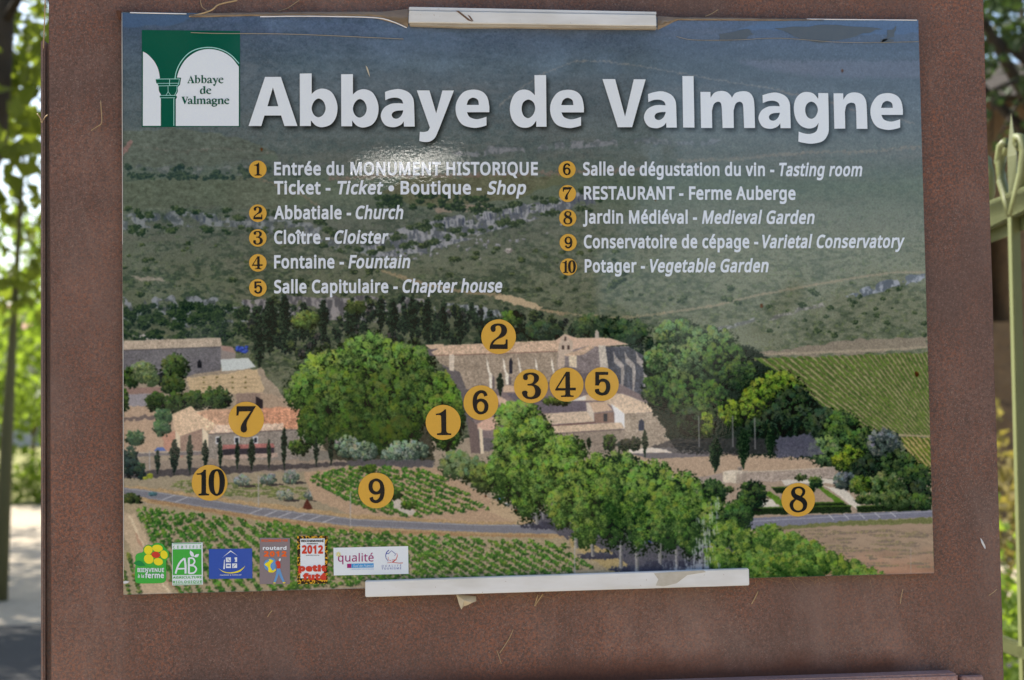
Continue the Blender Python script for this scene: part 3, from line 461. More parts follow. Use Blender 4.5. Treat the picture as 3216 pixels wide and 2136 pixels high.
    for i in range(90):
        x = s.r.uniform(284, 1500); y = s.r.uniform(560, 700); k = s.r.uniform(2, 8)
        s.clump(x, y, k*1.5, k*.9, (96, 108, 72), (38, 52, 46), -.05)
    # hill path
    s.line([(880, 624), (960, 650), (1060, 672), (1150, 680), (1230, 710), (1300, 724)], 7, (142, 128, 104), .8, 3)
    s.fill([(1140, 682), (1180, 680), (1250, 706), (1240, 716), (1180, 700), (1140, 690)], (168, 152, 126), .08, 3)
    s.fill([(300, 636), (360, 640), (384, 648), (330, 648)], (150, 142, 130), .1, 3, a=.8)
    # lower-left grey outcrops
    s.rocks([(290, 690), (420, 688), (600, 700), (600, 745), (420, 760), (284, 740)], (134, 138, 146), (74, 80, 84), 13, 14, .85, 9, .12)
    s.rocks([(560, 694), (640, 684), (960, 688), (990, 700), (950, 740), (700, 742), (580, 740)], (142, 138, 140), (84, 84, 90), 9, 18, .9, 7, -.35)
    s.rocks([(1000, 706), (1050, 698), (1090, 706), (1150, 716), (1150, 744), (1060, 736), (1010, 726)], (150, 154, 160), (84, 92, 98), 8, 14, .9, 6, -.3)
    s.fill([(306, 776), (330, 768), (372, 772), (376, 782), (306, 786)], (160, 154, 150), .14, 4)
    for i in range(150):
        x = s.r.uniform(284, 600); y = s.r.uniform(704, 782); k = s.r.uniform(4, 13)
        s.clump(x, y, k*1.3, k, (70, 88, 58), (30, 44, 42), -.08)
    # ---- belt of dark conifers behind the abbey
    for i in range(330):
        x = s.r.uniform(575, 1500); top = np.interp(x, [575, 620, 700, 830, 960, 1060, 1180, 1300, 1500], [705, 688, 716, 690, 684, 700, 712, 732, 742])
        y = top+s.r.uniform(0, 1)**.8*(108 if x < 1000 else 88); k = s.r.uniform(6, 14)
        g = s.r.uniform(0, 1)
        lit = (62, 80, 62) if g < .6 else ((86, 98, 62) if g < .85 else (84, 78, 78))
        s.clump(x, y, k*.9, k*1.25, lit, (26, 38, 40), -.12)
    for x, b, h, w in [(622, 820, 130, 40), (655, 800, 118, 34), (700, 790, 90, 34), (598, 850, 110, 34), (745, 790, 96, 30), (812, 780, 90, 28), (878, 770, 84, 24), (905, 780, 88, 30), (950, 790, 106, 26), (985, 800, 110, 30), (1022, 790, 86, 22), (1060, 800, 80, 24), (1110, 796, 66, 20)]:
        s.cypress(x, b, h, w, (60, 76, 60), (26, 38, 38))
    s.crown(702, 738, 34, 20, (120, 142, 72), (52, 66, 46), 26, 7); s.crown(818, 706, 26, 14, (104, 118, 66), (52, 66, 46), 14, 6)
    s.crown(1180, 735, 24, 20, (92, 122, 58), (36, 52, 40), 18, 7); s.crown(1240, 765, 60, 22, (72, 92, 66), (34, 48, 44), 40, 8)
    s.crown(1370, 750, 50, 26, (84, 108, 66), (40, 56, 48), 40, 8); s.crown(1450, 765, 46, 30, (84, 108, 68), (40, 56, 48), 40, 8)
    # ---- ground of the middle distance
    s.fill([(283, 845), (480, 845), (600, 850), (660, 920), (700, 1000), (1000, 1010), (1600, 1020), (2150, 1060), (2155, 1330), (285, 1375)], (150, 138, 122), .09, 4, 2)
    s.im[s.box(283, 860, 1000, 1060)] *= (1+.05*s.fine[3][s.box(283, 860, 1000, 1060)])[..., None]
    # barn
    s.fill([(281, 786), (400, 782), (509, 778), (512, 800), (400, 804), (281, 808)], (168, 154, 138), .07)
    s.fill([(281, 808), (400, 804), (509, 799), (509, 854), (450, 862), (400, 880), (281, 884)], (106, 104, 108), .09)
    s.line([(281, 808), (509, 800)], 2, (62, 60, 66), .8)
    s.fill([(509, 797), (530, 802), (544, 816), (540, 838), (509, 840)], (136, 128, 124), .06); s.fill([(509, 796), (536, 800), (544, 814), (512, 808)], (150, 126, 118), .05)
    s.fill([(508, 829), (572, 825), (590, 846), (560, 852), (512, 856)], (184, 190, 188), .03)
    for i in range(14): s.clump(556+s.r.uniform(-10, 12), 807+s.r.uniform(-8, 8), 5, 4, (76, 104, 190), (40, 52, 120), 0)
    s.fill([(455, 836), (460, 828), (465, 836), (465, 848), (455, 848)], (40, 42, 48), .05)
    s.fill([(362, 864), (374, 858), (386, 864), (386, 884), (360, 884)], (38, 42, 50), .05)
    s.fill([(430, 872), (520, 862), (592, 850), (610, 898), (600, 910), (520, 908), (440, 906)], (182, 162, 132), .08, 2)
    for yy in (874, 884, 894): s.line([(450, yy+2), (520, yy), (596, yy-2)], 1.5, (132, 116, 92), .6, 3)
    for xx in (470, 500, 536, 566): 
        for yy in (870, 882, 894): s.clump(xx, yy, 3, 2, (130, 126, 80), (96, 88, 60), 0)
    s.fill([(283, 894), (380, 892), (386, 906), (283, 910)], (138, 116, 108), .08)
    s.fill([(283, 910), (370, 906), (374, 936), (283, 938)], (140, 136, 140), .08)
    s.fill([(283, 940), (400, 930), (420, 1000), (430, 1042), (283, 1048)], (168, 146, 126), .08, 4)
    s.fill([(370, 1000), (410, 990), (440, 1040), (420, 1052), (380, 1040)], (172, 128, 112), .08, 6, a=.8)
    s.fill([(283, 962), (360, 956), (360, 966), (283, 970)], (92, 84, 86), .08, 5, a=.8)
    s.fill([(542, 906), (606, 904), (660, 918), (700, 940), (700, 966), (540, 950)], (158, 140, 122), .1, 3)
    s.fill([(545, 908), (600, 906), (602, 944), (545, 944)], (134, 118, 108), .1); s.fill([(590, 914), (606, 922), (606, 944), (590, 944)], (44, 42, 48), .05)
    for a in [(300, 868, 22, 24), (330, 858, 30, 26, 1), (404, 846, 34, 30), (350, 872, 18, 18, 1), (398, 886, 30, 24), (360, 926, 24, 22), (410, 928, 36, 26), (452, 922, 30, 22), (500, 918, 34, 26), (376, 962, 20, 22, 2), (372, 986, 20, 18, 2), (283, 924, 14, 28), (310, 1010, 22, 16, 2)]:
        g = a[4] if len(a) > 4 else 0
        lit = [(80, 102, 56), (124, 140, 92), (92, 124, 84)][g]
        s.crown(a[0], a[1], a[2], a[3], lit, [(34, 46, 38), (62, 76, 56), (48, 68, 56)][g], int(a[2]*a[3]/16)+8, 6)
    # ---- restaurant buildings
    s.fill([(396, 955), (440, 936), (453, 948), (480, 944), (500, 978), (500, 990), (415, 1006), (402, 990)], (196, 172, 146), .06)
    s.fill([(453, 952), (480, 944), (692, 940), (706, 972), (738, 988), (656, 990), (480, 1000), (500, 979)], (184, 150, 126), .08)
    s.fill([(608, 940), (692, 940), (706, 972), (738, 988), (656, 990), (606, 974)], (188, 136, 110), .12, 3, 2, a=.75)
    s.fill([(500, 980), (652, 976), (656, 990), (480, 1000)], (204, 180, 160), .09, 2)
    s.fill([(404, 992), (415, 1006), (415, 1050), (404, 1040)], (196, 182, 158), .04)
    s.fill([(415, 1006), (466, 988), (466, 1050), (415, 1050)], (142, 120, 108), .14)
    s.fill([(466, 986), (480, 1000), (480, 1060), (470, 1060)], (204, 190, 166), .04)
    s.fill([(480, 1000), (656, 991), (738, 989), (738, 1052), (660, 1062), (480, 1066)], (136, 129, 122), .1)
    s.line([(480, 1001), (656, 992), (738, 990)], 1.6, (80, 70, 70), .8)
    for x in (503, 546, 589): s.fill([(x-6, 1007), (x+6, 1006), (x+6, 1023), (x-6, 1024)], (196, 198, 200), .02); s.fill([(x-3.5, 1010), (x+3.5, 1009), (x+3.5, 1020), (x-3.5, 1021)], (44, 48, 58), .02)
    s.fill([(514, 1026), (630, 1022), (634, 1032), (512, 1036)], (160, 108, 104), .07); s.fill([(514, 1036), (632, 1032), (632, 1046), (514, 1050)], (56, 54, 62), .12)
    s.fill([(500, 1050), (640, 1044), (640, 1054), (500, 1060)], (170, 150, 138), .06)
    s.fill([(690, 1040), (780, 1040), (800, 1074), (690, 1080)], (120, 116, 108), .1, 4)
    s.crown(690, 1030, 26, 18, (96, 122, 60), (36, 52, 40), 20, 6)
    s.line([(283, 1050), (400, 1046), (470, 1044)], 8, (112, 108, 110), .9, 1); s.line([(283, 1045), (400, 1042), (470, 1040)], 2, (176, 166, 152), .9, 1)
    s.fill([(355, 1040), (362, 1032), (376, 1031), (384, 1040)], (88, 108, 160), .05)
    s.masonry([(480, 1000), (656, 991), (738, 989), (738, 1052), (660, 1062), (480, 1066)], .10)
    s.masonry([(281, 810), (509, 801), (509, 854), (281, 884)], .09)
    s.tiles([(281, 786), (509, 778), (512, 800), (281, 808)], .08, 5, .3); s.tiles([(453, 952), (692, 940), (738, 988), (480, 1000)], .12, 4.4, .7); s.tiles([(396, 955), (440, 936), (500, 978), (415, 1006)], .09, 4.4, -.5)
    # ---- big plane trees, left cluster
    s.fill([(690, 940), (1000, 940), (1000, 1075), (780, 1080), (730, 1000)], (66, 66, 58), .2, 6)
    L, D = (110, 143, 70), (32, 52, 36)
    for a in [(760, 862, 74, 62), (850, 830, 82, 66), (930, 850, 76, 62), (706, 900, 52, 52), (770, 930, 52, 92), (830, 950, 50, 100), (890, 940, 50, 104), (945, 920, 46, 90), (975, 890, 34, 60), (725, 970, 40, 60), (800, 1000, 40, 50), (870, 1010, 44, 40), (930, 1000, 40, 40)]:
        s.crown(a[0], a[1], a[2], a[3], np.array(L if s.r.uniform() < .7 else (122, 146, 68))*(1.12-.42*np.clip((a[1]-850)/130, 0, 1))*(1.06-.16*np.clip((a[0]-740)/200, 0, 1)), D, int(a[2]*a[3]/50)+10, 10)
    for a in [(1020, 900, 40, 44), (1010, 950, 34, 44), (1050, 940, 34, 50), (1030, 1005, 34, 34)]:
        s.crown(a[0], a[1], a[2], a[3], (104, 138, 60), (28, 46, 34), int(a[2]*a[3]/40)+8, 9)
    for a in [(800, 1030, 30, 26), (940, 1040, 54, 26), (838, 1040, 34, 22), (900, 1050, 24, 16)]:
        s.crown(a[0], a[1], a[2], a[3], (140, 158, 130), (52, 68, 62), int(a[2]*a[3]/22)+8, 6)
    s.fill([(780, 1062), (1000, 1060), (1000, 1078), (780, 1082)], (92, 90, 96), .1, 3, a=.8)
    # ---- abbey church
    s.fill([(1000, 812), (1490, 820), (1500, 1030), (1090, 1040), (1060, 900)], (100, 96, 98), .1, 3)
    W1 = (152, 139, 124); RF = (190, 166, 144); ST = (198, 186, 170)
    s.fill([(980, 795), (1022, 793), (1028, 806), (1000, 812)], RF, .07); s.fill([(986, 806), (1010, 804), (1006, 822), (990, 820)], (98, 92, 96), .05)
    s.fill([(1001, 818), (1063, 818), (1288, 809), (1288, 876), (1190, 900), (1075, 898), (1060, 858), (1014, 838)], W1, .1)
    s.fill([(994, 812), (1028, 796), (1288, 784), (1290, 809), (1063, 818), (1001, 819)], RF, .1)
    s.line([(1001, 819), (1063, 818), (1288, 810)], 1.6, (112, 84, 76), .8)
    s.fill([(1035, 818), (1047, 818), (1047, 856), (1036, 854)], ST, .06)
    for k, x in enumerate((1121, 1159, 1194, 1233, 1270)):
        s.fill([(x, 824), (x+4, 832), (x+8, 856), (x+14, 864), (x+13, 896), (x+7, 896), (x+6, 862), (x+2, 850)], (214, 206, 192), .05)
        s.fill([(x+14, 864), (x+20, 872), (x+20, 896), (x+14, 896)], (84, 78, 84), .05, a=.7)
    s.fill([(1174, 834), (1178, 824), (1182, 834), (1181, 862), (1174, 862)], (46, 48, 58), .05)
    s.fill([(1279, 786), (1302, 770), (1330, 779), (1404, 779), (1450, 794), (1384, 800), (1356, 798), (1322, 812)], (196, 170, 150), .06)
    s.fill([(1285, 816), (1302, 812), (1356, 797), (1384, 800), (1450, 798), (1452, 830), (1410, 860), (1285, 862)], (128, 120, 120), .1)
    s.fill([(1296, 818), (1320, 812), (1358, 797), (1372, 800), (1345, 818), (1310, 822)], RF, .06)
    s.fill([(1286, 812), (1289, 794), (1295, 778), (1302, 770), (1311, 779), (1321, 788), (1321, 812), (1302, 818), (1302, 846), (1286, 856)], (180, 164, 148), .07)
    s.fill([(1301, 776), (1306, 776), (1306, 786), (1301, 786)], (84, 72, 68), .02); s.fill([(1296, 796), (1301, 796), (1301, 806), (1296, 806)], (74, 64, 62), .02); s.fill([(1308, 796), (1313, 796), (1313, 806), (1308, 806)], (74, 64, 62), .02)
    s.fill([(1312, 820), (1330, 820), (1330, 848), (1312, 846)], (204, 190, 166), .06)
    s.fill([(1380, 796), (1396, 796), (1402, 816), (1402, 852), (1384, 852)], (190, 182, 170), .07)
    s.fill([(1372, 780), (1372, 764), (1376, 760), (1381, 766), (1381, 780)], (170, 160, 148), .05)
    s.fill([(1396, 800), (1450, 800), (1478, 816), (1498, 832), (1500, 852), (1486, 912), (1430, 908), (1404, 856)], (84, 86, 94), .14)
    for x in (1414, 1440, 1466): s.fill([(x, 808), (x+6, 822), (x+24, 840), (x+26, 860), (x+22, 905), (x+18, 905), (x+18, 850), (x+2, 836)], (156, 150, 146), .09)
    for x in (1420, 1448): s.line([(x, 862), (x+4, 905)], 3, (110, 112, 122), .8, 1)
    s.masonry([(1001, 818), (1063, 818), (1288, 809), (1288, 876), (1190, 900), (1075, 898), (1060, 858), (1014, 838)], .12)
    s.tiles([(994, 812), (1028, 796), (1288, 784), (1290, 809), (1063, 818), (1001, 819)], .08, 4.4, .4)
    s.masonry([(1302, 812), (1356, 797), (1450, 798), (1500, 850), (1486, 912), (1285, 862)], .12)
    s.fill([(1298, 862), (1400, 858), (1420, 905), (1290, 905)], (104, 98, 102), .1)
    # cloister and wings
    s.fill([(1150, 888), (1420, 880), (1480, 912), (1540, 948), (1540, 1010), (1110, 1010), (1090, 965)], (124, 112, 112), .1)
    s.fill([(1160, 888), (1210, 890), (1210, 905), (1160, 904)], RF, .06)
    s.fill([(1140, 912), (1150, 912), (1190, 936), (1178, 940), (1156, 940)], (196, 170, 150), .06)
    s.fill([(1166, 906), (1250, 912), (1350, 926), (1352, 948), (1260, 952), (1200, 936)], (104, 98, 106), .1)
    s.crown(1285, 924, 34, 10, (116, 134, 56), (48, 58, 42), 14, 6)
    s.fill([(1312, 924), (1360, 908), (1400, 905), (1430, 908), (1452, 918), (1360, 924)], (192, 172, 150), .06)
    s.fill([(1306, 926), (1350, 912), (1352, 922)], (214, 208, 198), .04)
    s.fill([(1352, 928), (1396, 926), (1412, 946), (1368, 952)], RF, .06); s.fill([(1351, 928), (1358, 928), (1370, 952), (1370, 972), (1356, 966)], (198, 186, 172), .05)
    s.fill([(1394, 926), (1432, 908), (1450, 914), (1534, 948), (1440, 954)], (200, 180, 158), .07)
    s.fill([(1408, 930), (1440, 954), (1440, 990), (1418, 984), (1416, 950)], (212, 212, 212), .03)
    s.fill([(1440, 954), (1534, 949), (1536, 990), (1564, 1004), (1564, 1036), (1440, 1044)], (154, 142, 128), .1)
    s.fill([(1370, 954), (1414, 950), (1416, 974), (1372, 976)], (132, 110, 100), .08); s.fill([(1392, 954), (1400, 954), (1400, 972), (1392, 972)], (58, 60, 66), .04)
    s.fill([(1256, 954), (1352, 948), (1370, 972), (1262, 979)], (192, 174, 154), .06)
    s.line([(1250, 984), (1372, 974)], 3, (108, 84, 78), .8)
    s.fill([(1248, 984), (1432, 974), (1440, 988), (1258, 1000)], (192, 172, 150), .06)
    s.fill([(1258, 1000), (1440, 989), (1440, 1044), (1390, 1046), (1300, 1040)], (140, 129, 118), .08)
    s.line([(1258, 1001), (1440, 990)], 1.4, (84, 74, 74), .8)
    s.fill([(1473, 972), (1479, 966), (1485, 972), (1485, 992), (1473, 993)], (42, 52, 72), .04)
    s.fill([(1530, 984), (1548, 978), (1564, 990), (1564, 1004), (1536, 992)], (184, 152, 134), .06)
    s.fill([(1090, 984), (1130, 960), (1160, 970), (1136, 992), (1108, 992)], (196, 164, 146), .06)
    s.fill([(1078, 962), (1100, 980), (1108, 1046), (1086, 1044)], (108, 96, 94), .09); s.fill([(1104, 984), (1112, 990), (1116, 1046), (1108, 1046)], (206, 192, 168), .04)
    s.masonry([(1440, 954), (1534, 949), (1536, 990), (1564, 1004), (1564, 1036), (1440, 1044)], .12)
    s.masonry([(1258, 1000), (1440, 989), (1440, 1044), (1300, 1040)], .10)
    for q in ([(1256, 954), (1352, 948), (1370, 972), (1262, 979)], [(1248, 984), (1432, 974), (1440, 988), (1258, 1000)], [(1394, 926), (1432, 908), (1450, 914), (1534, 948), (1440, 954)]): s.tiles(q, .08, 4.2, .6)
    s.line([(1394, 926), (1432, 908), (1450, 914), (1534, 948)], 1.4, (222, 204, 184), .7)
    s.cypress(1153, 914, 52, 16)
    s.fill([(1440, 1040), (1760, 1034), (1920, 1060), (1920, 1100), (1560, 1112), (1500, 1070)], (168, 148, 128), .08, 3)
    s.fill([(1450, 1046), (1640, 1042), (1640, 1052), (1500, 1058)], (112, 108, 110), .08, 1)
    s.fill([(1430, 1034), (1600, 1030), (1640, 1040), (1460, 1046)], (206, 196, 184), .04, 2)
    for a in [(1405, 1020, 16, 20), (1440, 1026, 16, 14), (1462, 1022, 14, 16)]: s.crown(a[0], a[1], a[2], a[3], (88, 112, 56) if a[0] < 1420 else (70, 72, 58), (34, 46, 38), 14, 5)
    # ---- right woods
    s.fill([(1480, 800), (1560, 790), (1740, 800), (1900, 930), (2000, 980), (2080, 1080), (1960, 1110), (1900, 1060), (1560, 1040), (1500, 940)], (40, 50, 46), .2, 8, 3)
    s.rows([(1734, 826), (2000, 818), (2142, 812), (2146, 1004), (2080, 1000), (1990, 992), (1900, 940), (1830, 880)], (148, 144, 108), (106, 128, 66), (68, 90, 52), (2354, 1260), -2.62, -1.90, 40, .66)
    s.rows([(2076, 1008), (2146, 1008), (2148, 1092), (2110, 1080)], (168, 154, 106), (110, 132, 54), (58, 80, 44), (2560, 1560), -2.62, -1.90, 56, .54)
    s.line([(2070, 1003), (2146, 1006)], 4, (160, 146, 116), .9, 1)
    for a in [(1560, 770, 60, 34, 1), (1640, 790, 60, 34, 1), (1530, 830, 46, 40, 1), (1590, 840, 60, 50, 1), (1670, 830, 56, 46, 0), (1700, 860, 44, 40, 0), (1520, 900, 40, 44, 0), (1580, 910, 52, 50, 0), (1640, 920, 44, 44, 0),
              (1790, 900, 64, 46, 2), (1740, 930, 40, 40, 2), (1830, 930, 44, 44, 3), (1850, 980, 60, 50, 3), (1800, 980, 50, 50, 3), (1690, 950, 36, 34, 2), (1620, 980, 30, 30, 2), (1590, 970, 30, 34, 3), (1740, 990, 30, 30, 3),
              (1900, 980, 44, 40, 3), (1940, 990, 44, 44, 0), (1980, 1020, 46, 40, 0), (1905, 1040, 44, 34, 1), (1960, 1060, 44, 30, 2), (2036, 1024, 42, 36, 4)]:
        lit = [(92, 122, 64), (118, 146, 88), (128, 156, 60), (68, 88, 60), (124, 138, 126)][a[4]]
        dk = [(32, 46, 40), (44, 60, 48), (34, 48, 36), (26, 36, 36), (50, 60, 60)][a[4]]
        s.crown(a[0], a[1], a[2], a[3], lit, dk, int(a[2]*a[3]/42)+8, 8)
    s.fill([(1500, 1030), (1560, 1010), (1780, 1010), (1800, 1044), (1700, 1050), (1560, 1044)], (58, 58, 62), .15, 3, a=.7)
    s.fill([(1790, 1010), (1870, 1000), (1900, 1050), (1790, 1056)], (92, 92, 108), .14, 4, a=.8)
    for x, b in ((1741, 1035), (1690, 1030), (1612, 1030)): s.line([(x, b), (x-1, b-70)], 3, (120, 120, 122), .8)
    for x, b, h, w in [(1649, 1090, 78, 34), (1714, 1082, 92, 32), (1776, 1056, 64, 26), (1487, 1054, 60, 14), (1358, 1036, 26, 12)]: s.cypress(x, b, h, w, (62, 80, 56), (28, 40, 36))
    # garden wall and turret
    s.fill([(1560, 1104), (1630, 1098), (1666, 1090), (1666, 1116), (1580, 1118)], (150, 138, 130), .09)
    s.fill([(1722, 1088), (1800, 1086), (1925, 1078), (1926, 1102), (1810, 1112), (1722, 1116)], (158, 146, 136), .09)
    s.masonry([(1722, 1088), (1925, 1078), (1926, 1102), (1722, 1116)], .12)
    s.line([(1722, 1088), (1800, 1085), (1925, 1077)], 1.8, (190, 180, 164), .8); s.line([(1722, 1117), (1812, 1113), (1926, 1103)], 2.4, (90, 84, 84), .6)
    s.fill([(1667, 1088), (1700, 1090), (1712, 1088), (1724, 1084), (1724, 1120), (1700, 1126), (1665, 1120)], (164, 152, 140), .08); s.fill([(1667, 1088), (1698, 1091), (1696, 1116), (1667, 1114)], (196, 186, 168), .06)
    s.clump(1706, 1080, 6, 6, (160, 148, 136), (110, 104, 98), 0, .3)
    s.clump(1695, 1089, 30, 5, (206, 196, 180), (176, 166, 150), .3, .15); s.line([(1716, 1092), (1716, 1120)], 12, (128, 118, 110), .5); s.line([(1704, 1092), (1704, 1122)], 10, (150, 140, 128), .5)
    s.masonry([(1665, 1090), (1724, 1090), (1724, 1120), (1665, 1120)], .07)
    # garden by the lower road
    s.fill([(1660, 1116), (1920, 1104), (2146, 1110), (2148, 1180), (1720, 1196), (1640, 1180)], (156, 140, 124), .08, 3)
    for q in ([(1800, 1108), (1920, 1104), (1926, 1114), (1810, 1118)], [(1730, 1150), (1780, 1152), (1800, 1172), (1740, 1176)], [(1900, 1120), (1950, 1128), (1990, 1170), (1976, 1176), (1930, 1140)], [(1960, 1126), (2060, 1122), (2060, 1130), (1970, 1134)]):
        s.fill(q, (196, 190, 178), .05, 2)
    for q, li in (([(1760, 1136), (1776, 1132), (1812, 1160), (1800, 1168)], 1), ([(1882, 1122), (1898, 1124), (1950, 1160), (1936, 1166)], 1), ([(1862, 1160), (1945, 1158), (1960, 1172), (1862, 1172)], 0), ([(1720, 1172), (1962, 1166), (1962, 1182), (1720, 1188)], 0), ([(1976, 1168), (2148, 1160), (2148, 1176), (1976, 1182)], 0), ([(1780, 1124), (1880, 1122), (1880, 1134), (1790, 1138)], 0)):
        s.fill(q, (88, 118, 52) if li else (36, 48, 36), .16, 1.5)
        if not li: s.line([(q[0][0], q[0][1]), (q[1][0], q[1][1])], 3, (72, 96, 48), .9, 1)
    for a in [(2000, 1080, 44, 34, 3), (2070, 1070, 44, 34, 0), (2110, 1100, 40, 34, 0), (2040, 1120, 44, 34, 1), (2110, 1140, 40, 32, 3), (1950, 1108, 30, 20, 4), (1985, 1118, 26, 22, 2), (2060, 1150, 50, 24, 1), (2126, 1156, 26, 18, 0), (2000, 1150, 30, 12, 1)]:
        s.crown(a[0], a[1], a[2], a[3], [(84, 108, 62), (112, 132, 78), (112, 136, 58), (60, 76, 56), (112, 124, 116)][a[4]], [(32, 46, 40), (44, 60, 44), (34, 48, 36), (26, 36, 36), (50, 60, 60)][a[4]], int(a[2]*a[3]/36)+8, 7)
    for a in [(1735, 1140, 34, 34), (1720, 1160, 26, 26), (1880, 1112, 14, 10)]: s.crown(a[0], a[1], a[2], a[3], (84, 112, 58), (30, 44, 38), 26, 7)
    for x, y in ((1845, 1100), (1676, 1128)): s.crown(x, y, 14, 8, (104, 126, 70), (50, 62, 46), 6, 4)
    # ---- kitchen garden and cypress walk
    s.fill([(284, 1062), (480, 1058), (800, 1062), (800, 1080), (700, 1086), (480, 1096), (284, 1104)], (140, 128, 116), .1, 3)
    s.fill([(284, 1090), (500, 1076), (800, 1066), (800, 1074), (600, 1086), (500, 1096), (284, 1112)], (66, 64, 68), .14, 3, a=.85)
    s.fill([(284, 1104), (520, 1092), (700, 1086), (740, 1130), (860, 1186), (600, 1170), (440, 1142), (284, 1122)], (146, 136, 116), .09, 3)
    for i in range(220):
        x = s.r.uniform(400, 760); y = np.interp(x, [400, 760], [1118, 1142])+s.r.uniform(-14, 16)
        s.clump(x, y, s.r.uniform(4, 15), s.r.uniform(1.2, 3), (128, 138, 84), (92, 100, 70), 0, .8)
    for a in [(557, 1108, 20, 12), (617, 1105, 20, 12), (671, 1100, 19, 14), (657, 1141, 20, 12), (718, 1140, 18, 12)]:
        s.clump(a[0]+14, a[1]+13, 22, 3.4, (70, 68, 66), (60, 58, 60), 0, .5); s.crown(a[0], a[1], a[2], a[3], (142, 152, 138), (66, 80, 74), 26, 5)
        s.line([(a[0]-2, a[1]+14), (a[0]-1, a[1]+6)], 2.4, (84, 74, 66), .9)
    s.fill([(696, 1174), (708, 1150), (722, 1174)], (78, 48, 44), .16, 1)
    for i in range(5): s.clump(335+s.r.uniform(-14, 14), 1098+s.r.uniform(-4, 4), 7, 4, (176, 176, 64), (110, 122, 50), 0)
    s.crown(300, 1065, 20, 36, (60, 80, 66), (30, 42, 44), 26, 7); s.crown(322, 1085, 12, 20, (60, 80, 62), (30, 42, 44), 10, 6)
    for x, b, h, w in [(363, 1092, 52, 14), (402, 1094, 78, 24), (437, 1092, 86, 16), (473, 1084, 66, 17), (508, 1082, 72, 12), (547, 1084, 66, 12), (580, 1084, 70, 20), (620, 1080, 64, 11), (655, 1080, 92, 15), (729, 1074, 62, 13), (763, 1072, 58, 13)]: s.cypress(x, b, h, w)
    # ---- vineyard 9
    s.fill([(700, 1090), (820, 1074), (1010, 1078), (1200, 1188), (1200, 1206), (960, 1204), (820, 1190), (720, 1150)], (164, 142, 120), .08, 3)
    s.vines([(704, 1096), (834, 1072), (870, 1074), (1000, 1084), (1126, 1172), (960, 1190), (900, 1188), (838, 1172), (745, 1130)], (-400, 560), .345, .5, 19, 8, 7, 4.8)
    s.crown(850, 1080, 22, 10, (92, 124, 50), (40, 60, 40), 20, 5)
    s.fill([(904, 1150), (920, 1150), (960, 1180), (950, 1190), (910, 1172)], (176, 168, 158), .06, 2); s.crown(905, 1140, 22, 12, (76, 106, 50), (40, 56, 40), 16, 5); s.crown(940, 1164, 18, 9, (96, 128, 52), (44, 62, 40), 12, 5)
    # verges and the road
    s.fill([(283, 1120), (345, 1124), (600, 1160), (820, 1186), (1100, 1204), (1300, 1204), (1330, 1240), (1100, 1246), (820, 1230), (600, 1206), (345, 1160), (283, 1146)], (162, 140, 108), .12, 3)
    s.fill([(283, 1124), (345, 1131), (600, 1170), (820, 1196), (1100, 1209), (1310, 1210), (1316, 1232), (1100, 1227), (820, 1214), (600, 1190), (345, 1150), (283, 1138)], (116, 117, 124), .05, 1)
    s.line([(283, 1126), (345, 1133), (600, 1172), (820, 1198), (1100, 1211), (1280, 1212)], 1.4, (176, 176, 180), .7); s.line([(345, 1148), (600, 1188), (820, 1212), (1100, 1225)], 1.2, (170, 170, 176), .6)
    for x in (388, 418, 590, 624, 656, 690, 724, 758): 
        y = np.interp(x, [345, 600, 820], [1140, 1180, 1206]); s.line([(x-14, y+6), (x+14, y-5)], 1.8, (190, 190, 194), .8)
    s.line([(345, 1154), (600, 1196), (820, 1222), (1100, 1236), (1260, 1236)], 7, (140, 112, 86), .6, 3)
    s.clump(352, 1139, 11, 5, (96, 136, 140), (46, 66, 74), 0, .25)
    s.crown(300, 1152, 26, 16, (84, 100, 56), (40, 50, 38), 20, 6)
    # right part of the road and the dry field
    s.fill([(1690, 1196), (2150, 1176), (2151, 1192), (1980, 1200), (1720, 1222), (1680, 1226)], (116, 118, 132), .05, 1)
    s.line([(1730, 1202), (2150, 1179)], 1.4, (186, 186, 190), .7)
    for x in (1915, 1950, 1986, 2022, 2058): s.line([(x-5, 1186-(x-1900)*.03), (x+7, 1199-(x-1900)*.05)], 1.8, (196, 196, 200), .85)
    s.fill([(1780, 1214), (1980, 1200), (2150, 1194), (2151, 1210), (1800, 1226)], (108, 112, 76), .12, 3)
    s.fill([(1700, 1228), (1900, 1214), (2151, 1206), (2155, 1330), (1700, 1335)], (150, 132, 114), .08, 2, stretch=s.noise(60, 9, 2))
    for i in range(16):
        s.line([(1860+i*22, 1222), (2200+i*60, 1352+i*4)], 2.2, (124, 112, 98) if i % 2 else (170, 152, 126), .35, 4)
    k = s.box(1700, 1215, 2155, 1335); q = np.clip((s.Y[k]-1262+s.fine[3][k]*10)/60, 0, 1)[..., None]
    s.im[k] = s.im[k]*(1+q*np.array([.06, -.05, -.08]))
    for i in range(70): s.clump(s.r.uniform(1850, 2150), s.r.uniform(1222, 1310), s.r.uniform(8, 40), s.r.uniform(1.5, 3), (140, 132, 96), (120, 108, 100), 0, .9)
    # ---- front vineyard
    s.fill([(284, 1160), (360, 1164), (600, 1200), (820, 1232), (1340, 1242), (1440, 1312), (1440, 1325), (285, 1376)], (152, 140, 116), .1, 2)
    s.vines([(318, 1174), (350, 1172), (480, 1188), (600, 1202), (640, 1358), (560, 1362), (400, 1368), (360, 1290)], (180, 900), .42, 1.20, 20, 8.8, 7.4, 6.2)
    s.vines([(596, 1198), (700, 1214), (820, 1226), (1000, 1234), (1200, 1246), (1300, 1256), (1390, 1308), (1200, 1330), (840, 1345), (640, 1360)], (-900, 100), .42, .70, 46, 9.5, 7.6, 5.6)
